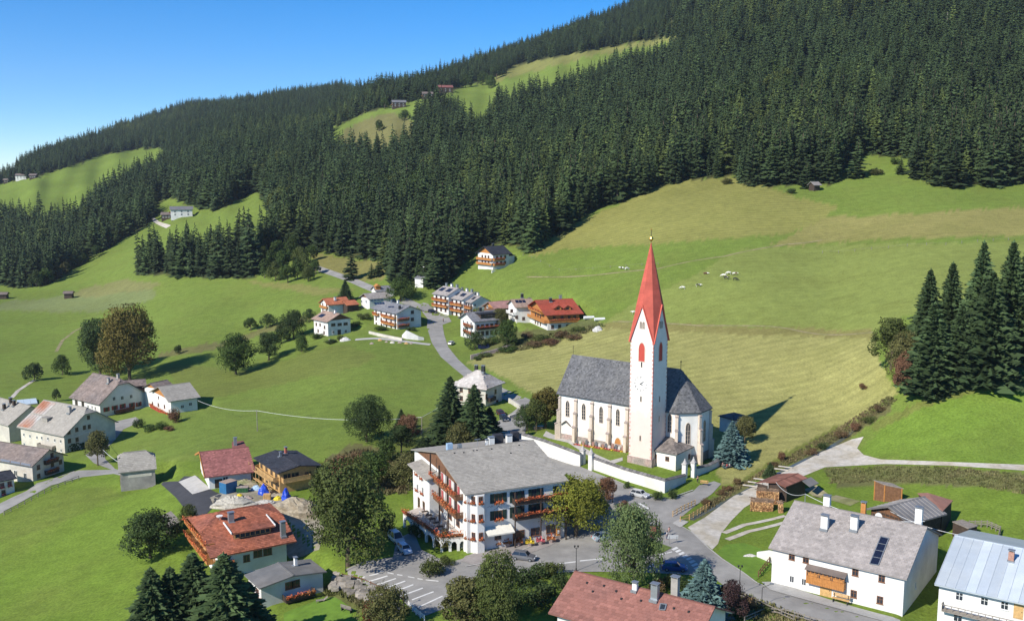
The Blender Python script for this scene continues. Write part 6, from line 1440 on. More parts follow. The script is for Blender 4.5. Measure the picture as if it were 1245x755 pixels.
    for an,l in ((math.radians(38),.95),(math.radians(-28),.6)): hd.plank((-.25*math.cos(an),-.06,-.25*math.sin(an)),(l*math.cos(an),-.06,l*math.sin(an)),.03,.16)
    hd.lathe([(.14,-.02),(.14,.02)],8); hd.build('clock_hands',BLACK,cf)
    b = MB(); b.box(x0-.25,x1+.25,y0-.25,y1,-3,zt0+1.6-0); b.build('tower_plinth',STONE,ch)
    return x0,x1,y0,y1
tx0,tx1,ty0,ty1 = tower()
# sacristy in the corner of tower and choir
zf = G(823,574.6).z; zee = z_for_row(G(823,574.6),553)
e0,e1_,e2_ = cl(on_plane_z(784.3,546,zee)),cl(on_plane_z(823,552.5,zee)),cl(on_plane_z(851.8,544,zee))
sx0,sx1 = e0.x,e1_.x; sy0 = e1_.y; sy1 = max(e2_.y,sy0+4); zs_ = e1_.z
m = MB(); m.box(sx0+.5,sx1-.5,sy0+.5,sy1,-3,zs_-.05); so = m.build('sacristy',CW,ch)
c,dd = cray(814,521); k = (sy1-.2-c.y)/dd.y; ap = c+dd*k; ap.x = min(max(ap.x,sx0+1),sx1-.5)
qs = [[(sx0,sy0,zs_),(sx1,sy0,zs_),ap],[(sx1,sy0,zs_),(sx1,sy1,zs_),ap],[(sx0,sy1,zs_),(sx0,sy0,zs_),ap]]
m = MB()
for p in qs: p = [Vector(v) for v in p]; m.add(p+[v-Vector((0,0,.2)) for v in p],[(0,1,2),(5,4,3),(0,3,4,1),(1,4,5,2),(2,5,3,0)])
for i,p in enumerate(qs): tiles_on(m,p,.5,.45,70+i,.05)
m.build('sacristy_roof',R_SHINGLE,so)
def onS(px,py): c,dd = cray(px,py); k = (sy0+.5-c.y)/dd.y; return c+dd*k
def sq(v,rz,w,h,m_=None): wm,pm = window_mesh(w,h,m_ or FRAME_B,1); o = link('window',wm,so,v,rz); link('pane',pm,o)
sq(onS(*cB(228,522)),0,1.0,1.0); v = onS(*cB(160,522)); d_ = MB(); d_.box(-.55,.55,-.06,.02,-1.1,1.1); o = d_.build('door',WOOD,so,loc=v)
c,dd = cray(*cB(346,510)); k = (sx1-.5-c.x)/dd.x; sq(c+dd*k,math.pi/2,1.0,1.2)

# ================================================================ CHURCHYARD WALL, GATES
CAPW = mat('wall_shingles',(.16,.15,.145),.9,.2,1.2,shade=.3)
def wall_run(name,label,cat,top,bot,thick=.7,cap=True,m=WHITE,group=None):
    """wall whose upper edge is surveyed at `top` and foot at `bot`"""
    pts = []
    for t_,b_ in zip(top,bot): g = G(*b_); pts.append((g,z_for_row(g,t_[1])))
    c = pts[0][0]; o = empty(name,c,0,label,cat,group); w = MB(); k = MB()
    for (p,zp),(q,zq) in zip(pts[:-1],pts[1:]):
        d = (q-p); d.z = 0; d.normalize(); n = Vector((-d.y,d.x,0))
        A = [p,q,q+n*thick,p+n*thick]; Z = [zp,zq,zq,zp]
        w.add([(v.x-c.x,v.y-c.y,v.z-c.z-2) for v in A]+[(v.x-c.x,v.y-c.y,z-c.z) for v,z in zip(A,Z)],[(0,1,5,4),(1,2,6,5),(2,3,7,6),(3,0,4,7),(4,5,6,7)])
        if cap:
            L = (q-p).length; N_ = max(1,int(L/.9))
            for i in range(N_):
                f0,f1 = i/N_+.004,(i+1)/N_-.004; a0,a1 = p.lerp(q,f0),p.lerp(q,f1); z0_,z1_ = zp+(zq-zp)*f0,zp+(zq-zp)*f1
                for sg,o0,o1 in ((1,-.22,thick/2),(1,thick/2,thick+.22)):
                    zz = (-.02,.34) if o0<0 else (.34,-.02)
                    vs = [a0+n*o0,a1+n*o0,a1+n*o1,a0+n*o1]; zs_ = [z0_+zz[0],z1_+zz[0],z1_+zz[1],z0_+zz[1]]
                    k.add([(v.x-c.x,v.y-c.y,z-c.z) for v,z in zip(vs,zs_)]+[(v.x-c.x,v.y-c.y,z-c.z-.08) for v,z in zip(vs,zs_)],[(0,1,2,3),(7,6,5,4),(0,4,5,1),(1,5,6,2),(2,6,7,3),(3,7,4,0)],0,random.random())
    w.build('wall_body',m,o)
    if cap: k.build('wall_coping',CAPW,o)
    return o
wall_run('churchyard_wall','white churchyard wall with dark coping rising behind the inn','wall',[(634,528),(660,535.5),(698,549.5),(705.5,552)],[(634,545),(660,553),(698,566),(705,567)])
wall_run('churchyard_wall','white churchyard wall with dark coping above the parked silver car','wall',[(721,556.5),(760,570.5),(807,584),(834,577.5)],[(720,570.5),(760,584.5),(808,599.5),(834,586)])
wall_run('churchyard_wall','curved white churchyard wall between the gate and the blue spruce','wall',[(847,569),(862,565.5),(874,559.5),(880,554)],[(847,579),(862,573),(874,567),(880,562)])
def pillar(px,py,pt,label,w=.95):
    g = G(px,py); h = z_for_row(g,pt)-g.z; o = empty('gate_pillar',g,rz_c,label,'pillar','churchyard gate pillars'); m = MB(); m.box(-w/2,w/2,-w/2,w/2,-1,h*.72); m.build('shaft',WHITE,o)
    m = MB(); m.box(-w/2-.12,w/2+.12,-w/2-.12,w/2+.12,h*.72,h*.78); m.lathe([(w*.62,h*.78),(w*.4,h*.86),(.12,h*.97),(.16,h*1.0),(.02,h*1.04)],8); m.build('pillar_cap',mat('pillar_stone',(.42,.40,.38),.9,.2,2),o)
pillar(708.5,564,542,'left pillar of the church gate opening onto the square'); pillar(718.5,571,545,'right pillar of the church gate opening onto the square')
pillar(832.2,581,558,'left pillar of the gate below the sacristy'); pillar(842.8,580,556,'right pillar of the gate below the sacristy')
wall_run('garden_wall','curved rendered garden wall at the bend of the road','wall',[(618,484),(629,491),(634,496),(630,501),(618,505)],[(618,489),(629,496),(634,501),(630,505),(618,509)],.5,False,CREAM)
wall_run('retaining_wall','white stepped retaining wall above the village lane','wall',[cV(985,560),cV(1020,512),cV(1150,570),cV(1205,585)],[cV(985,585),cV(1030,600),cV(1150,612),cV(1208,612)],.5,False)
wall_run('retaining_wall','cream retaining wall along the lane below the apartment house','wall',[cV(650,520),cV(760,545),cV(900,575),cV(975,590)],[cV(650,545),cV(760,575),cV(900,600),cV(985,618)],.5,False,CREAM)
wall_run('retaining_wall','low white wall climbing beside the farmhouse lawn','wall',[cH(0,370),cH(60,362),cH(108,372)],[cH(0,398),cH(60,420),cH(108,430)],.4,False)
wall_run('retaining_wall','dark stone wall below the shrub garden of the road fork house','wall',[c5(735,352),c5(830,330),c5(930,298)],[c5(735,372),c5(830,345),c5(930,310)],.5,False,STONE)
# rough stone bank below the car park
def stone_bank():
    o = empty('stone_bank',G(430,716),0,'rough grey boulder bank below the car park','stone wall'); c = o.location; r = random.Random(5); m = MB()
    for i in range(90):
        f = r.random(); x = 404+(482-404)*f+r.uniform(-2,2); y = 706+(738-706)*f+r.uniform(-9,9); g = G(x,y)-c; s = r.uniform(.3,.95)
        vs = [g+Vector((a*s*r.uniform(.6,1),b*s*r.uniform(.6,1),d_*s*.6*r.uniform(.6,1)+.35)) for d_ in (-1,1) for a,b in ((-1,-1),(1,-1),(1,1),(-1,1))]
        m.add(vs,[(0,3,2,1),(4,5,6,7),(0,1,5,4),(1,2,6,5),(2,3,7,6),(3,0,4,7)],0,r.random())
    setp(m.build('boulders',mat('boulders',(.27,.24,.20),.95,.35,1.5,shade=.5),o),kind='stuff')
stone_bank()

level_pads([h for h in HOUSES if h.root.name != 'inn'])
# ================================================================ TREES OF THE VILLAGE AND THE MEADOWS
broad(122,457,70,58,'dark green tall tree, left of the twin trees above the big farmhouse',L_DARK,'big',i=0)
broad(158,462,92,72,'golden brown tall tree, right of the twin trees above the big farmhouse',L_ORANGE,'big',i=1)
broad(42,463,23,25,'small round dark tree alone on the left meadow',L_DARK,'small',i=0)
broad(76,456,27,24,'pair topped green tree near the golden tree on the left meadow',L_GREEN,'small',i=1)
broad(69,488,16,10,'small upright dark tree behind the grey farm roof',L_DARK,'small',i=2)
broad(287,455,50,42,'round green tree on the slope left of the meadow bank',L_GREEN,'mid',i=0)
broad(327,438,34,30,'dark bushy tree beside the round slope tree',L_DARK,'mid',i=1)
broad(357,412,36,32,'dark tree at the left end of the village gardens',L_DARK,'mid',i=2)
broad(342,418,22,22,'low dark tree between the slope and the tan roofed house',L_DARK,'small',i=0)
broad(367,428,22,22,'dark shrubby tree beside the tan roofed house garden',L_GREEN,'small',i=1)
broad(305,402,16,18,'small tree on the meadow bank',L_GREEN,'small',i=2); broad(327,398,18,20,'bushy tree higher on the meadow bank',L_DARK,'small',i=1); broad(217,430,11,11,'tiny shrub tree beside the golden tree shadow',L_DARK,'small',i=0)
broad(446,537,56,56,'big round dark green tree in the meadow left of the spruces',L_DARK,'big',i=2)
broad(423,688,132,112,'very large olive brown chestnut tree beside the inn car park',L_OLIVE,'big',i=0)
broad(700,652,74,84,'bright yellow green maple in front of the inn entrance',L_YELLOW,'big',i=1)
broad(738,614,34,24,'small russet tree behind the yellow green maple',L_RED,'mid',i=3); broad(716,612,30,24,'thin yellowing tree beside the church gate',L_YELLOW,'mid',i=1)
broad(648,588,26,26,'small green tree at the right corner of the inn roof',L_GREEN,'small',i=0)
broad(663,521,56,36,'tall autumn brown tree at the left end of the church',L_ORANGE,'tall',i=0)
broad(652,524,40,30,'autumn tree between the road and the church',L_OLIVE,'mid',i=3); broad(641,523,32,30,'dark green tree at the road beside the church',L_DARK,'mid',i=0)
broad(770,716,106,72,'light green maple in front of the faded red roof',L_PALE,'big',i=2)
broad(759,628,22,20,'small russet shrub tree at the zebra crossing',L_RED,'small',i=1)
broad(774,646,24,26,'yellow shrub tree beside the wayside sculpture',L_YELLOW,'small',i=2)
broad(568,772,84,58,'tall grey olive tree at the bottom of the car park',L_OLIVE2,'tall',i=0); broad(604,778,112,66,'large dark olive tree at the bottom beside the hedge',L_OLIVE,'big',i=0)
broad(470,768,60,58,'olive willow bush at the lower car park edge',L_OLIVE2,'mid',i=2)
broad(183,678,60,62,'dark round fruit tree on the lower left lawn',L_DARK,'mid',i=0)
broad(229,640,30,28,'small olive tree beside the dark driveway',L_OLIVE,'small',i=1)
broad(119,566,42,28,'slender grey green birch beside the lane',L_OLIVE2,'mid',i=3)
broad(497,540,36,28,'reddish young tree in the orchard below the meadow',L_RED,'mid',i=3); broad(488,552,36,30,'small dark orchard tree beside the round tree',L_DARK,'mid',i=1); broad(470,560,30,34,'green orchard shrub tree under the round tree',L_GREEN,'small',i=0)
broad(497,596,48,42,'grey olive orchard tree left of the inn wing',L_OLIVE2,'mid',i=2); broad(455,592,44,46,'green tree behind the chestnut crown',L_GREEN,'mid',i=1); broad(520,585,28,26,'small dark tree at the inn back wall',L_DARK,'small',i=2); broad(560,552,40,34,'grey green tree at the foot of the two spruces',L_OLIVE2,'mid',i=0)
broad(413,592,40,36,'small russet tree above the timber house bank',L_RED,'small',i=0)
broad(487,366,30,36,'leafy green tree behind the apartment house roof',L_GREEN,'mid',i=2)
broad(1098,466,64,44,'green broadleaf tree squeezed between olive tree and spruces',L_OLIVE2,'mid',i=2); broad(1083,450,64,46,'rounded olive brown tree at the left of the spruce group',L_OLIVE,'mid',i=1); broad(1101,480,56,30,'russet tree in front of the spruce group',L_RED,'tall',i=1); broad(1233,400,66,44,'yellow green tree at the right edge behind the spruces',L_YELLOW,'mid',i=0); broad(1242,430,50,30,'olive tree right of the spruce group',L_OLIVE,'mid',i=2)
broad(905,540,34,26,'thin grey green tree in front of the chapel',L_OLIVE2,'mid',i=3)
broad(889,760,56,34,'purple leaved tree beside the bottom blue spruce',L_PURPLE,'mid',i=1)
broad(583,398,30,28,'yellow green tree at the fork house corner',L_YELLOW,'small',i=0); broad(573,410,20,18,'dark green bush tree at the fork of the road',L_DARK,'small',i=2)
broad(616,423,34,28,'dark green tree between fork house and red chalet',L_GREEN,'mid',i=0); broad(607,398,34,22,'grey olive tree behind the fork house',L_OLIVE2,'mid',i=3)
broad(578,425,24,26,'dark bushy tree in the fork house garden',L_DARK,'small',i=1); broad(376,392,18,18,'dark garden tree left of the tan roofed house',L_DARK,'small',i=1)
for q,(px,py) in enumerate(((587,104),(597,108),(604,97),(566,107))): broad(px,py,17,17,('round green tree at the top corner of the high clearing','round green tree at the right border of the high clearing','round dark tree highest on the clearing edge','round tree beside the largest mountain farm')[q],L_GREEN if q!=2 else L_DARK,'small',i=q%3)
broad(461,160,14,14,'lone round tree on the dry part of the high clearing',L_GREEN,'small',i=0); broad(492,147,14,14,'dark round tree below the left mountain farm',L_DARK,'small',i=1); broad(468,133,14,12,'upright tree beside the left mountain farm',L_GREEN,'small',i=2)
for q,(px,py,hp) in enumerate(((322,338,24),(335,342,26),(350,344,22),(362,340,26),(375,342,20),(345,330,26),(330,328,24),(322,322,24),(338,316,24),(352,318,26),(366,322,24),(378,318,20),(356,308,22),(370,332,24),(384,334,18))): broad(px,py,hp,hp*.8,'light green broadleaf tree in the thicket at the forest foot',(L_GREEN,L_OLIVE,L_GREEN)[q%3],'small',group='broadleaf trees in the thicket at the forest foot',i=q%3)
for q,(px,py,hp) in enumerate(((30,348,20),(44,349,20),(56,346,20),(80,334,16),(100,322,16),(118,312,14))): broad(px,py,hp,hp*.95,'grey green broadleaf tree along the left foot of the forest',(L_OLIVE2,L_DARK,L_GREEN)[q%3],'small',group='broadleaf trees along the left foot of the forest',i=q%3)
# conifers
conifer(548,546,92,'tall dark spruce, left of the two beside the hipped house',44,None,'near',i=0); conifer(577,548,84,'tall dark spruce, right of the two beside the hipped house',44,None,'near',i=2)
conifer(595,540,48,'smaller dark spruce behind the two tall spruces',30,None,'near',i=1)
conifer(488,522,26,'small pointed spruce in the orchard',14,None,'near',i=0); conifer(514,552,22,'little bushy spruce under the orchard trees',18,None,'near',i=1)
conifer(889,563,54,'blue spruce at the end of the churchyard wall',30,BLUESP,'near',i=1)
conifer(855,758,84,'blue spruce at the bottom beside the street',50,BLUESP,'near',i=2)
conifer(936,581,20,'small green spruce at the stream bank',13,None,'near',i=0)
sp = [(1131,476,112,50,'spruce in the group by the stream, lower in front',0),(1199,462,136,62,'largest dark spruce in front of the group at the right',2),(1125,444,120,42,'pointed spruce behind the lower front spruce',1),(1152,440,124,40,'slim spruce in the middle of the right hand group',0),(1187,448,158,48,'tallest pointed spruce of the right hand group',1),(1223,440,150,46,'tall spruce at the right end of the group, left of the last pair',0),(1240,440,142,42,'tall spruce last in the group at the right edge',1),(1165,464,96,46,'dense dark spruce filling the middle of the group',2)]
for px,py,hp,wp,lab,i in sp: conifer(px,py,hp,lab,wp,None,'near',i=i)
for px,py,hp,wp,lab,i in ((278,822,160,94,'dark spruce in front of the low cottage, tallest of the bottom left group',1),(240,815,152,84,'dark spruce second tallest in the bottom left group',0),(213,822,142,76,'dark spruce in the middle of the bottom left group',2),(190,830,150,78,'dark spruce at the left end of the bottom left group',1),(305,812,112,66,'lower dark spruce at the right end of the bottom left group',0)): conifer(px,py,hp,lab,wp,None,'near',i=i)
conifer(420,367,27,'small dark spruce behind the orange roofed house',15,None,'near',i=0)
conifer(427,340,38,'dark spruce alone on the dry clearing below the forest',21,None,'mid',i=1)
for q,(px,py,hp,wp) in enumerate(((528,350,46,24),(517,346,34,18),(494,344,34,20),(480,342,30,18),(460,336,20,14),(452,338,18,12),(541,344,30,18))): conifer(px,py,hp,('large dark spruce beside the white cabin','dark spruce behind the white cabin','dark spruce above the tennis green slope','dark spruce left of the cabin clearing','small spruce at the clearing edge','smallest spruce at the clearing edge','spruce between cabin and row houses')[q].replace('tennis green','grassy'),wp,None,'mid',i=q)
for q,(px,py,hp,wp) in enumerate(((1042,216,50,24),(980,228,34,20),(1095,212,20,14),(1118,216,40,24),(1160,228,56,30),(1205,227,64,32),(1236,222,50,26))): conifer(px,py,hp,'broad dark spruce standing out at the upper pasture edge',wp,None,'mid',group='spruces standing out at the upper pasture edge',i=q)
# bushes
for q,(px,py,hp,wp,m_,lab) in enumerate([(1050,473,9,12,L_RED,'russet bush alone beside the mown field'),(1040,523,12,18,L_RED,'reddish bush where the gravel road forks'),(1022,532,10,20,L_BROWN,'brown bush by the stream above the gravel fork'),(1000,546,10,16,L_DARK,'dark bush by the stream bank'),(986,553,10,18,L_BROWN,'brown bush below the stream bend'),(950,560,14,14,L_RED,'russet bush behind the little stream spruce'),(940,566,6,16,L_BROWN,'low brown scrub beside the stream planks'),(896,589,10,14,L_BROWN,'round brown bush above the woodshed road'),(876,602,9,15,L_BROWN,'brown bush on the roadside bank'),(858,614,10,18,L_BROWN,'dark brown bush nearest the square on the bank'),(884,596,7,16,L_RED,'reddish scrub on the roadside bank'),(1056,514,10,20,L_OLIVE,'olive bush on the ditch left of the spruces'),(1070,500,10,18,L_BROWN,'brown bush higher on the ditch'),
 (1065,213,9,26,L_OLIVE2,'grey olive bush under the forest notch'),(1088,200,10,14,L_GREEN,'green bush in the forest notch'),(962,235,7,16,L_DARK,'dark bush beside the pasture hay hut'),(882,224,9,18,L_OLIVE2,'grey bush at the forest edge'),
 (170,520,14,18,L_DARK,'dark bush left in the farm garden'),(196,522,12,20,L_GREEN,'green bush in the farm garden'),(212,514,20,22,L_RED,'russet bush tree at the corner of the farm garden'),(184,524,8,24,L_GREEN,'low hedge bush in the farm garden'),(205,524,8,16,L_RED,'reddish low bush in the farm garden'),
 (440,566,22,40,L_BROWN,'brown withered shrub mass on the bank above the chestnut'),(420,572,18,36,L_BROWN,'brown scrub on the bank beside the timber house'),(452,575,18,34,L_RED,'russet scrub on the orchard bank'),(392,574,16,24,L_OLIVE2,'grey scrub behind the timber house'),(400,590,14,30,L_OLIVE,'olive scrub beside the timber house'),(436,590,18,34,L_OLIVE2,'grey olive scrub on the orchard bank'),(478,580,16,30,L_OLIVE,'olive scrub under the orchard trees'),
 (524,700,26,40,L_OLIVE,'ivy green bush at the foot of the inn terrace'),(505,652,22,22,L_GREEN,'green bush in front of the terrace arches'),(470,652,34,26,L_DARK,'dark bush between chestnut and parked white car'),(545,686,14,24,L_OLIVE,'olive bush beside the inn corner wall'),
 (655,702,20,40,L_DARK,'dark hedge bush left of the faded red roof'),(635,712,26,44,L_DARK,'dark hedge bush below the street'),(672,700,22,36,L_OLIVE,'olive hedge bush at the red roof corner'),(650,735,34,60,L_DARK,'large dark hedge bush at the bottom'),(690,760,30,40,L_DARK,'dark bush under the red roof eave'),(620,745,36,50,L_DARK,'dark bush under the olive trees'),(682,716,26,30,L_DARK,'dark bush hard by the red roof verge'),
 (815,712,22,34,L_OLIVE,'olive bush between maple and blue spruce'),(830,725,28,34,L_DARK,'dark bush left of the bottom blue spruce'),(800,720,20,26,L_BROWN,'brown bush beside the parked blue car'),(908,738,16,26,L_BROWN,'brown bush at the street railing'),(925,745,12,26,L_OLIVE,'olive bush below the street railing'),(900,752,16,24,L_GREEN,'green bush by the lower fence'),
 (800,608,14,16,L_DARK,'round dark bush at the churchyard wall corner'),(817,606,14,16,L_DARK,'dark bush right of the wall corner'),(762,594,11,10,L_GREEN,'small conical shrub at the churchyard wall'),(731,572,12,10,L_RED,'russet creeper bush beside the gate'),
 (786,668,9,14,L_YELLOW,'yellow flowering bush by the wayside sculpture'),(795,672,7,14,L_GREEN,'green flower bed bush by the sculpture'),(770,672,10,14,L_OLIVE,'olive bush behind the sculpture'),
 (600,418,10,24,L_OLIVE,'olive shrub in the fork house garden'),(618,428,9,30,L_GREEN,'green shrub bed below the fork house'),(640,412,10,22,L_BROWN,'brown shrub in the chalet garden'),(660,414,10,26,L_OLIVE,'olive shrub below the red chalet'),(684,410,10,26,L_BROWN,'brown shrub below the red chalet terrace'),(704,403,8,24,L_OLIVE,'olive shrub at the right of the chalet garden'),(650,421,8,30,L_BROWN,'brown hedge shrub low in the chalet garden'),(672,419,8,30,L_RED,'reddish hedge shrub low in the chalet garden'),(696,413,8,28,L_BROWN,'brown hedge shrub at the end of the chalet garden'),(626,420,9,20,L_OLIVE,'olive hedge shrub left in the chalet garden'),
 (442,388,9,22,L_OLIVE,'olive shrub between the village houses'),(432,395,8,20,L_GREEN,'green garden shrub beside the tan roofed house'),(462,402,7,20,L_GREEN,'green shrub below the apartment house'),(500,402,6,16,L_DARK,'dark shrub on the retaining wall'),(386,412,9,18,L_GREEN,'green shrub in front of the tan roofed house'),(400,418,7,20,L_DARK,'dark shrub by the green slide'),(415,414,8,12,L_OLIVE,'olive shrub by the rockery'),
 (590,434,7,22,L_OLIVE,'olive bush at the road below the fork house'),(580,438,6,14,L_GREEN,'green bush at the road verge')]):
    bush(px,py,hp,wp,lab,m_,i=q)
bush(452,762,42,26,'crimson virginia creeper hanging on the car park wall',L_VINE,'creeper',i=1,cat='creeper')
bush(540,668,30,26,'orange leaved creeper on the terrace corner',L_ORANGE,'creeper',i=2,cat='creeper')
# rough scrub along banks
def scrub(name, poly, m, n, size, label, seed):
    r = random.Random(seed); mb = MB(); c = G(*poly[0]); xs = [p[0] for p in poly]; ys = [p[1] for p in poly]; k = 0
    while k < n:
        x, y = r.uniform(min(xs), max(xs)), r.uniform(min(ys), max(ys))
        if not inside(np.array([x]), np.array([y]), poly)[0]: continue
        k += 1; g = G(x, y)-c; sh = r.random()
        for q in range(7):
            p = g+Vector((r.gauss(0,size*.5), r.gauss(0,size*.5), 0)); h = size*r.uniform(.3,1.0); a = r.uniform(0,3.14); w = size*r.uniform(.1,.3); d = Vector((math.cos(a)*w, math.sin(a)*w, 0)); t = Vector((r.gauss(0,.25),r.gauss(0,.25),1))*h
            mb.add([p-d, p+d, p+d*.4+t, p-d*.4+t*.9], [(0,1,2,3)], 0, min(1,max(0,sh+r.gauss(0,.2))))
    o = mb.build(name, m, loc=c); setp(o, label, 'undergrowth', None, 'stuff')
WEED = leaf('bank_weeds',(.19,.17,.075),(.14,.155,.05)); WEED2 = leaf('dry_weeds',(.19,.15,.075),(.13,.12,.05))
scrub('weeds',[(1000,570),(1090,567),(1160,568),(1250,577),(1250,602),(1180,590),(1090,586),(1010,588)],WEED,1300,.42,'rough olive weeds on the bank below the gravel road',1)
scrub('weeds',[(850,622),(890,594),(950,560),(1020,520),(1080,482),(1092,486),(1036,526),(958,565),(905,590),(858,622)],WEED2,1200,.5,'dry weeds along the stream bank',2)
scrub('weeds',[(404,700),(470,722),(498,745),(486,752),(440,738),(396,712)],WEED,900,.6,'weeds along the car park bank',3)
scrub('weeds',[(398,560),(440,545),(490,560),(495,600),(430,602),(395,588)],WEED2,700,.9,'dry weeds on the orchard bank',4)
scrub('weeds',[(890,715),(960,745),(1000,760),(960,770),(890,745)],WEED,400,.6,'weeds below the street railing',5)
scrub('weeds',[(620,416),(700,400),(730,394),(735,398),(650,424),(600,430)],WEED,700,.9,'weeds and shrubs in the chalet garden',6)

# bare pale trunks standing in the glades
for q,(px,py,hp) in enumerate(((1047,172,40),(1043,168,34),(1150,46,30),(880,116,22),(611,162,20))):
    g = G(px,py); h = hp/S(px,py); o = empty('dead_tree',g,0,'bare pale dead trunk standing in a forest glade','dead tree','bare dead trunks in the forest glades'); b = MB(); b.bar((0,0,-1),(.3,.1,h),.34,r2=.08,n=6); r = random.Random(q)
    b.build('trunk',mat('dead_wood',(.42,.36,.31),.9,.2,1),o); b = MB()
    for i in range(9): z = h*(.35+.07*i); a = r.uniform(0,6.28); b.bar((.2,.05,z),(.2+1.5*math.cos(a),.05+1.5*math.sin(a),z-.3),.07,r2=.02,n=4)
    b.build('branches',mat('dead_wood',(.42,.36,.31),.9,.2,1),o)
# ================================================================ VEHICLES, PEOPLE, CATTLE, SMALL THINGS
TYRE = mat('tyre',(.02,.02,.02),.9,.1); LAMPW = mat('headlight_glass',(.7,.72,.75),.1,.05,1,.6); LAMPR = mat('tail_light_glass',(.45,.02,.02),.2,.05,1,.6); PLATE = mat('white_plate',(.7,.7,.7),.5,.02)
def car(px,py,heading,paint,label,L=4.3,W=1.75,H=1.5,wagon=True):
    """heading: degrees, the way the nose points (0 = +x, 90 = away)"""
    o = empty('parked_car',G(px,py,.05),math.radians(heading),label,'car'); m = mat('car_paint_'+'%02d%02d%02d'%tuple(int(c*99) for c in paint),paint,.25,.03,1,.6,.25)
    b = MB(); hwid = W/2
    st = [(-L/2,.42,.72,.80),(-L/2+.08,.28,.92,.92),(-L/2+.5,.20,.98,1.0),(-.4,.18,.95,1.0),(L/2-1.25,.18,.94,1.0),(L/2-.45,.22,.82,.97),(L/2-.08,.28,.66,.88),(L/2,.40,.58,.76)]
    vs = []
    for x,z0,z1,k in st: w = hwid*k; vs += [(x,-w*.9,z0),(x,w*.9,z0),(x,w,(z0+z1)*.5),(x,w*.93,z1),(x,-w*.93,z1),(x,-w,(z0+z1)*.5)]
    fs = [(0,1,2,3,4,5)[::-1],tuple(range((len(st)-1)*6,len(st)*6))]
    for i in range(len(st)-1): fs += [(i*6+j,i*6+(j+1)%6,i*6+6+(j+1)%6,i*6+6+j) for j in range(6)]
    b.add(vs,[tuple(reversed(f)) for f in fs])
    x0,x1,x2,x3 = (-L/2+.12,-L/2+.55,.45,L/2-1.2) if wagon else (-L/2+.55,-L/2+1.2,.4,L/2-1.25)
    wb,wt = hwid*.92,hwid*.70
    b.add([(x1,-wt,H-.05),(x2,-wt,H-.05),(x2,wt,H-.05),(x1,wt,H-.05),(x1+.12,-wt+.12,H),(x2-.15,-wt+.12,H),(x2-.15,wt-.12,H),(x1+.12,wt-.12,H)],[(4,5,6,7),(0,1,5,4),(1,2,6,5),(2,3,7,6),(3,0,4,7)])
    for s in (-1,1):
        for (xa,xb) in ((x0,x1),(x3,x2)): b.bar((xa,s*wb,.93),(xb,s*wt,H-.05),.05)
        b.bar(((x0+x3)/2-.1,s*wb,.93),((x1+x2)/2-.05,s*wt,H-.05),.045)
    b.build('body',m,o); g = MB()
    g.add([(x0+.03,-wb+.02,.92),(x3-.03,-wb+.02,.92),(x3-.03,wb-.02,.92),(x0+.03,wb-.02,.92),(x1,-wt+.01,H-.06),(x2,-wt+.01,H-.06),(x2,wt-.01,H-.06),(x1,wt-.01,H-.06)],[(0,1,5,4),(1,2,6,5),(2,3,7,6),(3,0,4,7)])
    g.build('windows',GLASS,o)
    wm = car.wheel = getattr(car,'wheel',None) or MB().lathe([(.2,-.11),(.32,-.1),(.32,.1),(.2,.11)],12).mesh('tyre',TYRE); rm = car.rim = getattr(car,'rim',None) or MB().lathe([(.19,-.115),(.19,.115)],10).mesh('rim',METAL)
    for x in (-L/2+.85,L/2-.85):
        for s in (-1,1):
            w = link('wheel',wm,o,(x,s*(hwid-.08),.32)); w.rotation_euler = (math.pi/2,0,0); link('rim',rm,w)
    for s in (-1,1):
        h_ = MB(); h_.box(L/2-.16,L/2-.01,s*hwid*.55-.17,s*hwid*.55+.17,.58,.72); h_.build('headlight',LAMPW,o); t = MB(); t.box(-L/2-.01,-L/2+.1,s*hwid*.68-.1,s*hwid*.68+.1,.62,.9); t.build('tail_light',LAMPR,o)
        mr = MB(); mr.box(x3-.25,x3-.1,s*(wb+.08)-.08,s*(wb+.08)+.08,.92,1.05); mr.build('side_mirror',m,o)
    p_ = MB(); p_.box(L/2,L/2+.02,-.26,.26,.38,.49); p_.build('number_plate',PLATE,o)
    return o
car(778,604,-36,(.55,.56,.57),'silver compact car parked below the churchyard wall',4.1)
car(734,656,24,(.42,.50,.55),'light blue grey saloon driving across the square',4.5,1.75,1.45,False)
car(820,693,-6,(.03,.10,.30),'blue estate car parked behind the zebra crossing',4.4)
car(637,680,-18,(.16,.16,.17),'dark grey estate car parked in front of the inn flower pots',4.4,1.8,1.55)
car(492,671,-62,(.55,.62,.72),'pale blue white car in the shade beside the inn terrace',4.2)
car(482,658,-60,(.62,.62,.62),'white van roof half hidden behind the dark bush',4.6,1.9,1.9)
car(613,511,-70,(.02,.03,.05),'black car under the spruces at the road bend',4.2); car(609,505,-70,(.08,.02,.03),'dark red car under the spruces at the road bend',4.2)
car(526,380,8,(.02,.02,.025),'black car in front of the row houses',4.2); car(549,419,70,(.65,.65,.65),'white car parked at the fork house garden',4.1)
car(461,352,20,(.3,.3,.32),'grey car at the upper road bend',4.2)
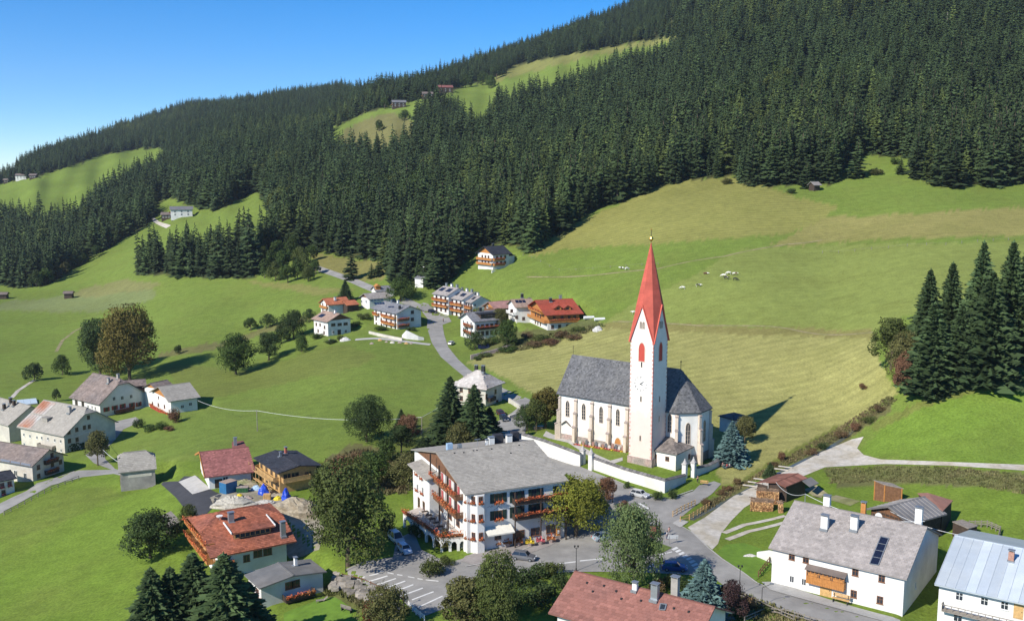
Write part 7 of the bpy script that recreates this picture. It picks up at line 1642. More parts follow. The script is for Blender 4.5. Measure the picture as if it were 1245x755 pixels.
# people: one continuous skinned body each, clothes and hair as parts
SKIN = mat('skin',(.50,.30,.21),.6,.08,2); HAIR = mat('dark_hair',(.05,.035,.025),.8,.1)
def person(p,heading,label,shirt,trousers,sit=False,stride=.25,h=1.72,hair=HAIR):
    o = empty('person',p,math.radians(heading),label,'person'); k = h/1.72
    J = {'pel':(0,0,.95),'waist':(0,0,1.12),'chest':(0,0,1.34),'neck':(0,0,1.48),'head':(.015,0,1.58),'crown':(.01,0,1.70)}
    hipz = .92
    if sit: dz = .47; J = {a:(b[0],b[1],b[2]-dz) for a,b in J.items()}; hipz -= dz
    E = [('pel','waist'),('waist','chest'),('chest','neck'),('neck','head'),('head','crown')]; R = {'pel':(.15,.12),'waist':(.135,.10),'chest':(.17,.115),'neck':(.058,.058),'head':(.092,.085),'crown':(.06,.06)}
    for s,n in ((-1,'r'),(1,'l')):
        st_ = stride*s
        J['hip'+n] = (0,s*.09,hipz)
        if sit: J['kn'+n]=(.42,s*.11,.48); J['an'+n]=(.44,s*.11,.08); J['to'+n]=(.58,s*.12,.03)
        else: J['kn'+n]=(st_*.5+.03,s*.095,.50); J['an'+n]=(st_,s*.095,.085); J['to'+n]=(st_+.15,s*.10,.03)
        z = J['chest'][2]; J['sh'+n]=(0,s*.17,z+.07); J['el'+n]=(-st_*.3-.02,s*.225,z-.22); J['wr'+n]=(-st_*.5+.08,s*.23,z-.45); J['ha'+n]=(-st_*.5+.1,s*.225,z-.53)
        E += [('pel','hip'+n),('hip'+n,'kn'+n),('kn'+n,'an'+n),('an'+n,'to'+n),('chest','sh'+n),('sh'+n,'el'+n),('el'+n,'wr'+n),('wr'+n,'ha'+n)]
        R.update({'hip'+n:(.095,.095),'kn'+n:(.062,.062),'an'+n:(.045,.045),'to'+n:(.04,.03),'sh'+n:(.062,.062),'el'+n:(.045,.045),'wr'+n:(.032,.032),'ha'+n:(.036,.02)})
        for f in range(5):                                   # fingers and thumb, small and unequal
            a = (f-2)*.018; fn = 'f%d'%f+n; b0 = J['ha'+n]; J[fn] = (b0[0]+a+(.035 if f==4 else .01),b0[1]-s*.008,b0[2]-(.085,.095,.09,.075,.03)[f]); E.append(('ha'+n,fn)); R[fn] = (.0085,.0085)
    names = list(J); me = bpy.data.meshes.new('body'); me.from_pydata([tuple(c*k for c in J[n]) for n in names],[(names.index(a),names.index(b)) for a,b in E],[])
    bo = link('body',me,o); sk = bo.modifiers.new('skin','SKIN')
    for i,n in enumerate(names): me.skin_vertices[0].data[i].radius = tuple(r*k for r in R[n]); me.skin_vertices[0].data[i].use_root = (n=='pel')
    su = bo.modifiers.new('smooth','SUBSURF'); su.levels = su.render_levels = 1; me.materials.append(SKIN)
    def cloth(name,nodes,grow,m_):
        ns = [n for n in names if n in nodes]; c = bpy.data.meshes.new(name); c.from_pydata([tuple(v*k for v in J[n]) for n in ns],[(ns.index(a),ns.index(b)) for a,b in E if a in ns and b in ns],[])
        co_ = link(name,c,o); s_ = co_.modifiers.new('skin','SKIN')
        for i,n in enumerate(ns): c.skin_vertices[0].data[i].radius = tuple((r+grow)*k for r in R[n]); c.skin_vertices[0].data[i].use_root = (n in ('pel','chest') and n==('pel' if 'pel' in ns else 'chest'))
        q = co_.modifiers.new('smooth','SUBSURF'); q.levels = q.render_levels = 1; c.materials.append(m_)
    cloth('shirt',('waist','chest','shr','shl','elr','ell'),.02,shirt); cloth('trousers',('pel','hipr','hipl','knr','knl','anr','anl'),.018,trousers)
    hz = J['head'][2]; hb = MB(); hb.lathe([(.098,hz+.015),(.105,hz+.06),(.085,hz+.115),(.03,hz+.14)],10,-.012,0); hb.build('hair',hair,o); fc = MB()
    for s in (-1,1): fc.box(.095,.108,s*.035-.012,s*.035+.012,hz+.01,hz+.025)
    fc.build('eyes',BLACK,o); nb = MB(); nb.add([(.1,-.015,hz-.03),(.1,.015,hz-.03),(.125,0,hz-.025),(.1,0,hz+.015)],[(0,1,2),(1,3,2),(3,0,2),(0,3,1)]); nb.build('nose',SKIN,o)
    return o
def cloth_m(n,c): return mat('cloth_'+n,c,.9,.1,3)
BLUEJ,GREYC,WHITEC,REDC,DARKC,PINKC = cloth_m('blue',(.06,.08,.16)),cloth_m('grey',(.25,.25,.26)),cloth_m('white',(.70,.68,.66)),cloth_m('red',(.55,.05,.06)),cloth_m('dark',(.03,.03,.035)),cloth_m('pink',(.60,.30,.28))
person(G(813.5,651,.06),-60,'person in pale pink top standing on the square beside the flower bed',PINKC,GREYC); person(G(811,656,.06),150,'person in white shirt beside the flower bed on the square',WHITEC,BLUEJ,stride=.1)
person(G(848,587,.06),-100,'person in dark clothes walking out of the sacristy gate',DARKC,DARKC); person(G(539,392,.06),-80,'person in dark clothes crossing the upper road',DARKC,DARKC)
def picnic():
    c = G(883,568); o = empty('picnic_table',c,.5,'wooden picnic table on the grass under the blue spruce','table'); t = MB(); t.box(-.9,.9,-.38,.38,.70,.76); t.build('table_top',WOOD_G,o)
    for s in (-1,1): b = MB(); b.box(-.9,.9,s*.75-.15,s*.75+.15,.41,.46); b.build('bench_seat',WOOD_G,o); l = MB(); l.plank((s*.6,-.8,.02),(s*.6,.8,.02),.08,.08); l.plank((s*.6,-.7,.05),(s*.6,-.2,.7),.08,.08); l.plank((s*.6,.7,.05),(s*.6,.2,.7),.08,.08); l.build('leg',WOOD_G,o)
    R3 = Matrix.Rotation(.5,3,'Z')
    for x,y,hd,sh,lab in ((-.4,-.75,90,REDC,'person in red top sitting at the picnic table, nearer the wall'),(.4,-.75,90,WHITEC,'person in white top sitting at the picnic table'),(.45,.75,-90,REDC,'person in red top sitting at the far side of the picnic table'),(-.4,.75,-90,PINKC,'person in pink top sitting at the far side of the picnic table')):
        v = R3 @ Vector((x,y,0)); person(c+v,hd+28.6,lab,sh,BLUEJ,sit=True)
picnic()
# cattle: one smooth body each, piebald hide
def hide(seed,white):
    m = bpy.data.materials.new('cow_hide'); m.use_nodes = True; N,L = m.node_tree.nodes,m.node_tree.links; b = N['Principled BSDF']; b.inputs['Roughness'].default_value = .8
    tc = N.new('ShaderNodeTexCoord'); mp = N.new('ShaderNodeMapping'); mp.inputs['Location'].default_value = (seed*3.1,seed,0); nz = N.new('ShaderNodeTexNoise'); nz.inputs['Scale'].default_value = 1.3; nz.inputs['Detail'].default_value = 1
    r = N.new('ShaderNodeValToRGB'); r.color_ramp.interpolation = 'CONSTANT'; r.color_ramp.elements[0].color = (.02,.018,.016,1) if seed%3 else (.12,.05,.025,1); r.color_ramp.elements[1].color = (.72,.69,.63,1); r.color_ramp.elements[1].position = white
    L.new(tc.outputs['Object'],mp.inputs[0]); L.new(mp.outputs[0],nz.inputs['Vector']); L.new(nz.outputs[0],r.inputs[0]); L.new(r.outputs[0],b.inputs['Base Color']); return m
def cow(px,py,heading,label,seed,white=.48,lying=False):
    o = empty('cow',G(px,py),math.radians(heading),label,'cow','cows grazing on the pasture'); o.scale = (.88,.88,.88); dz = -.55 if lying else 0
    J = {'rump':(-.75,0,1.18),'loin':(-.2,0,1.2),'rib':(.35,0,1.12),'chest':(.75,0,1.12),'neck':(1.1,0,1.15 if seed%2 else 1.0),'poll':(1.38,0,1.28 if seed%2 else .72),'face':(1.58,0,1.1 if seed%2 else .42),'muz':(1.74,0,.95 if seed%2 else .2)}
    R = {'rump':(.28,.30),'loin':(.36,.38),'rib':(.38,.40),'chest':(.26,.34),'neck':(.15,.2),'poll':(.13,.14),'face':(.10,.11),'muz':(.075,.07)}; ks = list(J); E = list(zip(ks[:-1],ks[1:]))
    for s,n in ((-1,'r'),(1,'l')):
        J.update({'hq'+n:(-.78,s*.2,.95),'st'+n:(-.62,s*.22,.70),'hk'+n:(-.88,s*.2,.48),'ff'+n:(-.82,s*.2,.06),'sh'+n:(.68,s*.18,.9),'kn'+n:(.72,s*.18,.48),'fo'+n:(.72,s*.18,.05),'ear'+n:(1.36,s*.22,J['poll'][2]+.03)})
        R.update({'hq'+n:(.16,.16),'st'+n:(.13,.13),'hk'+n:(.065,.065),'ff'+n:(.06,.06),'sh'+n:(.14,.14),'kn'+n:(.07,.07),'fo'+n:(.06,.06),'ear'+n:(.03,.04)}); E += [('rump','hq'+n),('hq'+n,'st'+n),('st'+n,'hk'+n),('hk'+n,'ff'+n),('chest','sh'+n),('sh'+n,'kn'+n),('kn'+n,'fo'+n),('poll','ear'+n)]
    J.update({'ta':(-1.03,0,1.2),'tb':(-1.08,0,.6)}); R.update({'ta':(.045,.045),'tb':(.035,.035)}); E += [('rump','ta'),('ta','tb')]
    if lying: J = {a:(b[0],b[1]*1.25,max(.1,b[2]+dz)) for a,b in J.items()}
    ks = list(J); me = bpy.data.meshes.new('cow_body'); me.from_pydata([J[n] for n in ks],[(ks.index(a),ks.index(b)) for a,b in E],[]); b = link('body',me,o); b.modifiers.new('skin','SKIN')
    for i,n in enumerate(ks): me.skin_vertices[0].data[i].radius = R[n]; me.skin_vertices[0].data[i].use_root = n=='rump'
    q = b.modifiers.new('smooth','SUBSURF'); q.levels = q.render_levels = 1; me.materials.append(hide(seed,white)); h_ = MB()
    for s in (-1,1): h_.bar((1.38,s*.1,J['poll'][2]+.12),(1.42,s*.24,J['poll'][2]+.22),.03,r2=.01)
    h_.build('horns',WOOD_L,o)
for i,(x,y,hd,wt,ly,lab) in enumerate(((756,328,160,.38,False,'white cow left of the spire high on the green strip'),(762,328.5,20,.38,False,'second white cow beside the spire on the green strip'),(858,333.5,-20,.55,True,'dark lying cow above the two white grazing cows'),(830,352,170,.36,False,'white cow farthest left of the spread herd'),(849,349,-20,.45,False,'black and white cow grazing in the middle'),(880,337,160,.40,False,'white cow left in the herd cluster'),(883,340,-30,.6,False,'dark cow at the bottom of the herd cluster'),(886,334,175,.36,False,'pale cow standing highest in the herd cluster'),(893,335,-10,.46,False,'piebald cow at the right of the herd cluster'),(894,341.5,-25,.8,False,'black cow apart at the right of the herd'),(771,382,175,.42,False,'black and white cow just left of the spire gable'))): cow(x,y,hd,lab,i+1,wt,ly)
# street lamps, posts, wires
def lamp(px,py,hp,label,arm=None,name='street_lamp',double=False):
    g = G(px,py); h = hp/S(px,py); o = empty(name,g,0,label,'lamp'); m = MB(); m.bar((0,0,-.5),(0,0,h),.07,r2=.045,n=8); m.lathe([(.13,0),(.13,.5),(.08,.6)],8); m.build('pole',BLACK,o)
    if arm: a = Vector(arm); b = MB(); b.bar((0,0,h),(a.x,a.y,h+a.z),.04); b.build('arm',BLACK,o); l = MB(); l.obox(Matrix.Translation(Vector((a.x,a.y,h+a.z-.02))),.32,.14,.07); l.build('lamp_head',METAL,o)
    else:
        for dx in ((-.28,.28) if double else (0,)): b = MB(); b.bar((0,0,h-.3),(dx,0,h-.02),.03); b.lathe([(.05,h-.05),(.16,h+.25),(.18,h+.32),(.03,h+.42)],8,dx,0); b.build('lamp_head',BLACK,o)
lamp(700.5,694,30,'slim twin armed street lamp at the square edge above the faded red roof',double=True); lamp(420.5,694,30,'dark street lamp at the left end of the car park'); lamp(899,722,34,'twin armed street lamp on the street by the blue spruce',double=True); lamp(926,737,24,'street lamp with slanting arm over the lower street',(1.6,.4,.5)); lamp(745,611,25,'dark signpost lamp at the zebra crossing near the maple'); lamp(491,738,18,'short lamp post at the parking bay corner')
WIRE = mat('pale_cable',(.72,.72,.70),.6,.02)
def post(px,py,hp,label,m=WOOD_G,cat='pole'):
    g = G(px,py); h = hp/S(px,py); o = empty('utility_pole',g,0,label,cat); b = MB(); b.bar((0,0,-.6),(0,0,h),.13,r2=.09,n=8); b.build('pole',m,o); c = MB(); c.plank((-.4,0,h-.25),(.4,0,h-.25),.1,.1); c.build('crossarm',m,o); return g+Vector((0,0,h-.1))
pA = post(313,524,26,'wooden cable pole alone in the big meadow'); pB = post(513,528,22,'wooden cable pole in the orchard')
def cable(a,b,sag,label,r=.042):
    m = MB(); n = 24; pts = [Vector(a).lerp(Vector(b),i/n)-Vector((0,0,sag*4*(i/n)*(1-i/n))) for i in range(n+1)]
    for p,q in zip(pts[:-1],pts[1:]): m.bar(p,q,r,n=5)
    setp(m.build('cable',WIRE),label,'cable')
hA = H11.o+H11.x*(H11.hl)+Vector((0,0,H11.h*.75))-H11.y*H11.hw
cable(hA,pA,1.2,'pale cable from the red balcony house to the meadow pole'); cable(pA,pB,1.6,'pale cable across the big meadow to the orchard pole'); cable(pB,V12.o-V12.x*V12.hl+Vector((0,0,3.5)),.6,'pale cable from the orchard pole to the hipped house')
fa_ = H13.o+H13.x*H13.hl+H13.y*(-H13.hw*.1)+Vector((0,0,4.5)); cable(H13.o-H13.y*H13.hw+H13.x*H13.hl+Vector((0,0,4.4)),fa_+Vector((.3,-.3,.1)),.4,'pale cable along the cream farmhouse gable'); cable(fa_+Vector((.3,-.3,0)),H8.o-H8.x*H8.hl+Vector((0,0,H8.h+1.2)),1.0,'pale cable sagging from the cream farmhouse to the grey barn')
wa = WS.o-WS.x*WS.L*.5+Vector((0,0,WS.h+WS.r)); rx = H1.o+H1.x*(-H1.hl+1.4)+Vector((0,0,H1.h+H1.r+1.6)); cable(wa,rx,1.2,'pale cable sagging from the woodshed to the farmhouse roof mast'); b = MB(); b.bar((-H1.hl+1.4,0,H1.h+H1.r-.2),(-H1.hl+1.4,0,H1.h+H1.r+1.7),.06); b.build('roof_mast',METAL,H1.root)
cable(rx,H1.o+H1.x*H1.hl+Vector((0,0,H1.h+H1.r+.9)),1.6,'pale cable along the ridge of the long white farmhouse',.035); cable(BN.o-BN.x*BN.hl+Vector((0,0,BN.h+.9)),H2.o-H2.x*H2.hl+Vector((0,0,H2.h+H2.r+.2)),.5,'pale cable from the corrugated barn to the blue roof',.04)
# fences: separate posts and rails
def fence(pts,label,h=1.1,gap=2.2,m=WOOD_G,rails=2,group=None,name='fence',thin=False):
    c0 = G(*pts[0]); o = empty(name,c0,0,label,'fence',group); P_ = [G(*p) for p in pts]; F_ = []
    for a,b in zip(P_[:-1],P_[1:]): n = max(1,round((b-a).length/gap)); F_ += [a.lerp(b,i/n) for i in range(n)]
    F_.append(P_[-1]); F_ = [Vector((p.x,p.y,gz(p.x,p.y)))-c0 for p in F_]
    pm = MB().box(-.07,.07,-.07,.07,-.4,h+.1).mesh('post',m)
    for p in F_: link('post',pm,o,p)
    for a,b in zip(F_[:-1],F_[1:]):
        for k in range(rails): r = MB(); z = h*(.45+.5*k/max(1,rails-1)) if rails>1 else h*.8; r.plank(a+Vector((0,0,z)),b+Vector((0,0,z)),.02 if thin else .05,.03 if thin else .13); r.build('rail',m,o)
fence([(5,626),(30,613),(62,596),(96,583)],'grey wooden fence along the left lane',1.0); fence([(880,722),(905,728),(935,743),(965,756)],'wooden railing along the lower street',1.0); fence([(905,757),(930,746),(955,748),(985,757),(1015,765)],'lower wooden railing below the street',1.0)
fence([(818,628),(828,622),(845,614)],'short wooden fence at the stream bridge, far side',1.1,1.6,WOOD_L); fence([(827,634),(838,632),(848,626),(862,617)],'short wooden fence at the stream bridge, near side',1.1,1.6,WOOD_L)
fence([(497,738),(506,747),(516,755)],'white painted rail fence at the car park corner',1.0,1.4,FRAME_W,3); fence([(1166,650),(1178,641),(1200,641),(1216,648),(1212,664)],'grey picket fence around the pen behind the barn',1.3,.9,WOOD_G,3)
fence([(416,697),(440,706),(462,717),(490,731)],'low red brown railing along the car park wall',.7,2.5,WOOD,1); fence([(512,528),(530,520),(548,511)],'wire fence posts above the orchard',1.1,2.5,WOOD_G,2); fence([(636,310),(680,330),(742,326),(800,322)],'thin pasture fence across the green slope',1.0,9,WOOD_G,1,thin=True); fence([(1000,308),(1080,302),(1150,298),(1245,291)],'thin pale pasture fence on the upper field',1.0,7,WOOD_G,1,thin=True)
fence([(640,518),(648,514),(656,511)],'dark railing by the autumn trees beside the church',1.2,1.2,WOOD_D,2); fence([(922,700),(930,690),(938,680)],'wooden handrail beside the farmhouse lawn',1.1,1.5,WOOD,2)
# pen hut behind the barn, garden hut
leanto('pen_hut','small dark hut with flat roof in the pen behind the barn','hut',[cR(378,285),cR(425,275),cR(500,305),cR(455,318)],[2.6,2.6,2.4,2.4],WOOD_G,WOOD_D,(1172,655)); leanto('garden_hut','small dark garden hut beside the dark driveway','hut',[c3(48,375),c3(82,358),c3(118,395),c3(80,415)],[2.6,2.8,2.6,2.4],WOOD_G,WOOD_D,(208,646))
# zebra crossings, lines, parking bays
PAINTW = mat('road_paint',(.62,.61,.58),.8,.15,1.2,objspace=False)
def stripe(name,label,cat,bars,group=None):
    c = G(*bars[0][0]); o = empty(name,c,0,label,cat,group)
    for q in bars:
        vs = [G(*p,.075)-c for p in q]; vs = [Vector((v.x,v.y,gz(v.x+c.x,v.y+c.y)-c.z+.075)) for v in vs]; m = MB(); m.add(vs,[tuple(range(len(vs)))]); me = m.mesh('bar',PAINTW)
        if me.polygons[0].normal.z < 0: me.flip_normals()
        link('bar',me,o)
def para(a,b,w): return [(a[0]-w[0]/2,a[1]-w[1]/2),(b[0]-w[0]/2,b[1]-w[1]/2),(b[0]+w[0]/2,b[1]+w[1]/2),(a[0]+w[0]/2,a[1]+w[1]/2)]
zb_ = [[cS(*p) for p in q] for q in ([(125,270),(143,266),(175,295),(155,300)],[(150,258),(168,254),(205,287),(187,292)],[(172,250),(190,247),(252,290),(232,293)],[(205,244),(222,242),(288,280),(268,285)])]
stripe('zebra_crossing','white zebra crossing on the square below the churchyard wall','crossing',zb_)
stripe('zebra_crossing','long white zebra crossing across the street beside the blue estate car','crossing',[[cS(*p) for p in q] for q in ([(442,568),(478,550),(495,560),(460,577)],[(468,582),(500,567),(516,578),(482,592)],[(490,600),(525,585),(541,596),(507,610)],[(515,620),(550,605),(566,616),(532,630)],[(542,636),(577,622),(592,634),(558,646)],[(562,656),(600,642),(616,654),(580,668)],[(580,680),(620,664),(636,676),(596,692)],[(596,702),(640,686),(655,698),(614,714)])])
stripe('parking_lines','white parking bay lines beside the inn car park wall','road marking',[para(cP(*a),cP(*b),(1.0,1.1)) for a,b in (((228,440),(365,405)),((283,468),(430,424)),((345,492),(492,443)),((410,515),(560,462)),((488,538),(620,488)),((555,562),(690,513)),((610,600),(768,540)),((655,655),(835,572)))])
stripe('lane_line','broken white line along the street in front of the car park','road marking',[para(cP(*a),cP(*b),(.2,1.1)) for a,b in (((355,385),(400,392)),((430,400),(475,410)),((500,415),(540,420)),((580,430),(628,438)),((650,444),(688,450)),((710,453),(805,463)))]+[para(a,b,(.2,1.2)) for a,b in (((600,700),(640,694)),((650,689),(700,683)),((705,682),(735,679)),((790,689),(800,682)),((800,675),(817,671)))])
# pots, benches, sculpture, small street things
def pot(px,py,m,label,s=1.0): g = G(px,py,.05); o = empty('flower_pot',g,0,label,'flower pot','flower pots in front of the inn'); b = MB(); b.lathe([(.28*s,0),(.42*s,.45*s),(.38*s,.46*s)],10); b.build('pot',STONE,o); f = link('flowers',flower_mesh(1.1,m,9,.5,.9),o,(0,0,.55*s)); f.scale = (s,s,s)
YELF = mat('yellow_flowers',(.62,.45,.03),.8,.3,2.5,shade=.4); kp = crop(560,640,7.78)
for (x,y,m_,lab) in ((340,195,FLOWER,'orange red flower tub at the inn terrace, leftmost of the row'),(445,188,FLOWER,'orange red flower tub behind the grey estate car'),(548,178,FLOWER,'large red orange flower tub in the middle of the row'),(655,185,YELF,'bright yellow flower tub on the square'),(755,168,PINKF,'pink flower tub right of the yellow tub'),(855,150,FLOWER,'orange flower tub at the right end of the row')): pot(*kp(x,y),m_,lab,1.5)
kt = [(592+i*6,662-i*.8) for i in range(6)]
for i,(x,y) in enumerate(kt[:5]): table(G(x,y,.1),.2,'dark cafe table under the cream awning','cafe tables under the awning'); chair(G(x+1,y+4,.1),.2,'pale chair at the cafe tables under the awning','chairs under the awning'); chair(G(x-2,y-2,.1),3.3,'pale chair at the cafe tables under the awning','chairs under the awning')
def kiosk(px,py): g = G(px,py,.05); o = empty('wayside_shrine',g,.4,'orange and white wayside post beside the inn parking','shrine'); b = MB(); b.box(-.5,.5,-.4,.4,0,.7); b.build('base',STONE,o); b = MB(); b.box(-.35,.35,-.3,.3,.7,2.0); b.build('shaft',WOOD_O,o); b = MB(); b.bar((0,0,2.0),(0,0,4.4),.16,r2=.1); b.build('pole',METAL,o); b = MB(); b.box(-.2,.2,-.32,-.301,1.1,1.8); b.build('niche',WHITE,o)
kiosk(678,655)
def crucifix(): g = G(*cA(172,600)); o = empty('wayside_crucifix',g,rz_c,'roofed wooden crucifix in front of the church wall','crucifix'); b = MB(); b.box(-.12,.12,-.1,.1,-.5,4.2); b.plank((-.9,-.03,3.2),(.9,-.03,3.2),.16,.2); b.build('cross',WOOD_D,o); r = MB(); r.add([(-1.5,-.9,3.7),(0,-1.1,4.9),(0,.8,4.9),(-1.5,.6,3.7),(1.5,-.9,3.7),(1.5,.6,3.7),(-1.5,-.9,3.58),(0,-1.1,4.78),(1.5,-.9,3.58)],[(0,1,2,3),(1,4,5,2),(0,6,7,1),(1,7,8,4)]); r.build('canopy',R_SHINGLE,o); f = MB(); f.bar((0,-.14,2.5),(0,-.14,3.3),.09,r2=.12); f.bar((-.7,-.14,3.3),(.7,-.14,3.3),.05); f.lathe([(.02,3.3),(.11,3.45),(.02,3.6)],8,0,-.14); f.build('figure',WOOD_L,o)
crucifix()
for _ in (0,):
    g = G(797,652,.05); o = empty('wayside_monument',g,.3,'dark pointed wooden monument in the flower bed island','monument'); b = MB(); b.box(-1.0,-.1,-.4,.4,-.3,2.0); b.build('base',mat('brick_base',(.30,.12,.09),.9,.2,3),o); b = MB()
    for x in (.1,.7): b.add([(x-.3,-.25,-.3),(x+.35,-.25,-.3),(x+.35,.25,-.3),(x-.3,.25,-.3),(x+.05,0,4.2 if x<.5 else 3.6)],[(0,1,4),(1,2,4),(2,3,4),(3,0,4)])
    b.build('spike',WOOD_D,o)
    g = G(818,661,.05); o = empty('information_board',g,.4,'pale slanted information board on the square island','sign'); b = MB(); b.bar((-.8,0,-.3),(-.8,0,1.6),.06); b.bar((.8,0,-.3),(.8,0,1.3),.06); b.build('post',METAL,o); b = MB(); b.plank((-1.1,0,1.5),(1.1,0,1.15),.06,.7); b.build('board',FRAME_W,o)
sheet('flower_bed',[(762,660),(790,655),(806,662),(817,666),(806,672),(780,676),(764,670)],mat('island_lawn',(.10,.14,.03),.95,.3,.8,objspace=False),up=.12,step=5)
sheet('bridge_slab',[cS(450,385),cS(500,355),cS(565,375),cS(505,415)],CONC,up=.12,step=3)
def bench2(px,py,rz,label,m=WOOD_L,up=.16,s=1.0):
    o = empty('park_bench',G(px,py,up),rz,label,'bench'); o.scale = (s,s,s); b = MB()
    for i in range(3): b.box(-.9,.9,-.24+i*.16,-.10+i*.16,.42,.47)
    b.build('seat',m,o); b = MB()
    for i in range(2): b.box(-.9,.9,.22,.26,.58+i*.2,.74+i*.2)
    b.build('backrest',m,o)
    for x in (-.75,.75): l = MB(); l.box(x-.04,x+.04,-.22,.26,0,.42); l.box(x-.04,x+.04,.20,.221,.42,.9); l.build('leg',BLACK,o)
bench2(1022,730,H1.rz,'wooden bench against the white farmhouse wall',s=1.5); bench2(422,744,2.6,'grey bench on the lower cottage lawn',WOOD_G,s=1.2); bench2(856,590,-.3,'pale bench beside the sacristy gate',WOOD_L)
def lounger(px,py): o = empty('sun_lounger',G(px,py,.02),.3,'grey sun lounger on the cottage lawn','lounger'); b = MB(); b.box(-.9,.4,-.3,.3,.28,.34); b.build('seat',WOOD_G,o); b = MB(); b.add([(.4,-.3,.34),(.4,.3,.34),(1.0,.3,.8),(1.0,-.3,.8),(.4,-.3,.28),(.4,.3,.28),(1.0,.3,.74),(1.0,-.3,.74)],[(0,1,2,3),(7,6,5,4),(0,3,7,4),(1,5,6,2),(2,6,7,3),(0,4,5,1)]); b.build('backrest',WOOD_G,o); b = MB(); [b.box(x-.03,x+.03,s*.27-.03,s*.27+.03,0,.28) for x in (-.85,.35) for s in (-1,1)]; b.build('leg',WOOD_G,o)
lounger(391,731); sheet('cottage_lawn',[(345,745),(378,728),(392,718),(415,730),(430,742),(425,757),(380,775),(345,765)],mat('mown_lawn',(.12,.21,.025),.95,.2,.6,objspace=False),up=.05,step=7)
sheet('farmhouse_lawn',[(872,672),(882,662),(905,660),(925,667),(938,684),(937,690),(919,704),(903,695),(882,681)],mat('street_lawn',(.12,.21,.025),.95,.2,.6,objspace=False),up=.07,step=7)
# container, skip, tarpaulins and heaps of the building yard
ky = crop(270,570,9.577)
def boxy(name,px,py,rz,sx,sy,sz,m,label,cat,lid=None,ribs=6):
    o = empty(name,G(px,py,.02),rz,label,cat); b = MB(); b.box(-sx/2,sx/2,-sy/2,sy/2,.08,sz); b.build('shell',m,o); r = MB()
    for i in range(ribs): x = -sx/2+(i+.5)*sx/ribs; r.box(x-.05,x+.05,-sy/2-.05,-sy/2-.001,.1,sz-.05); r.box(x-.05,x+.05,sy/2+.001,sy/2+.05,.1,sz-.05)
    r.build('rib',m,o); t = MB(); t.box(-sx/2-.03,sx/2+.03,-sy/2-.03,sy/2+.03,sz+.001,sz+.06); t.build('lid',lid or m,o)
boxy('site_container',*ky(75,265),-.62,2.3,3.0,2.5,mat('container_blue',(.04,.16,.32),.5,.1,1),'blue steel container with rusty lid in the building yard','container',mat('rust_lid',(.36,.26,.20),.8,.2,1))
boxy('rubble_skip',*ky(240,265),.1,2.4,1.5,1.1,mat('skip_green',(.03,.10,.04),.6,.15,1),'dark green rubble skip beside the blue container','skip',STONE,4)
boxy('crate',*ky(525,350),.1,1.5,1.2,1.1,WOOD_L,'pale wooden crate in front of the blue tarpaulin','crate',WOOD_L,4)
def heap(name,px,py,sx,sy,sz,m,label,cat,seed=0,rz=0,n=14,stuff=False):
    r = random.Random(seed); mb = MB(); vs = []; k = 9
    for i in range(k+1):
        for j in range(n): f = i/k; a = 6.2832*j/n; rr = f**.8*(1+r.uniform(-.16,.16)); vs.append((sx*rr*math.cos(a),sy*rr*math.sin(a),sz*max(0,1-f**1.5)*(1+r.uniform(-.15,.15))-(.3 if i==k else 0)))
    mb.add(vs,[(i*n+j,(i+1)*n+j,(i+1)*n+(j+1)%n,i*n+(j+1)%n) for i in range(k) for j in range(n)]); o = mb.build(name,m,loc=G(px,py),rz=rz,smooth=False); setp(o,label,cat)
TARP = mat('blue_tarpaulin',(.02,.07,.50),.35,.12,2,.4); EARTHM = mat('excavated_earth',(.36,.31,.23),.95,.3,2.5,bump=.8,col2=(.28,.23,.16)); SAND = mat('gravel_heap',(.42,.39,.33),.95,.3,3,bump=.8)
heap('tarpaulin',*ky(490,290),1.4,1.2,2.2,TARP,'blue tarpaulin over building material, left of the crate','tarpaulin',1); heap('tarpaulin',*ky(745,345),1.1,1.5,2.2,TARP,'blue tarpaulin hanging at the timber house corner','tarpaulin',2); heap('tarpaulin',*ky(400,240),1.5,.9,1.0,mat('pale_tarp',(.35,.48,.62),.5,.1,2),'pale blue plastic sheet beside the blue tarpaulin','tarpaulin',3)
heap('yellow_sacks',*ky(650,355),1.0,.8,.9,mat('yellow_plastic',(.62,.48,.03),.6,.15,3),'pile of yellow sacks at the timber house corner','sacks',4); heap('yellow_pipes',*ky(205,325),.9,.7,.7,mat('yellow_plastic',(.62,.48,.03),.6,.15,3),'yellow insulation bundle on the gravel heap','bundle',5); heap('white_sacks',*ky(155,395),.7,.6,1.1,FRAME_W,'white sack pile on the gravel heap','sacks',6); heap('rubble',*ky(290,345),1.3,.8,.7,STONE,'pinkish grey rubble on the gravel heap','rubble heap',7)
heap('earth_mound',*ky(860,520),6.5,3.4,3.2,EARTHM,'large pale earth mound between timber house and chestnut','mound',8); heap('gravel_mound',*ky(130,420),5.0,2.8,2.0,SAND,'grey gravel mound behind the red tiled house','mound',9); heap('earth_mound',*ky(270,200),4.0,1.5,1.6,mat('weedy_earth',(.2,.2,.1),.95,.3,2,col2=(.3,.25,.17)),'weedy earth mound behind the blue container','mound',10); heap('grey_board_stack',*ky(500,400),2.6,1.0,.8,CONC,'grey board stack at the ridge of the red tiled house','boards',11)
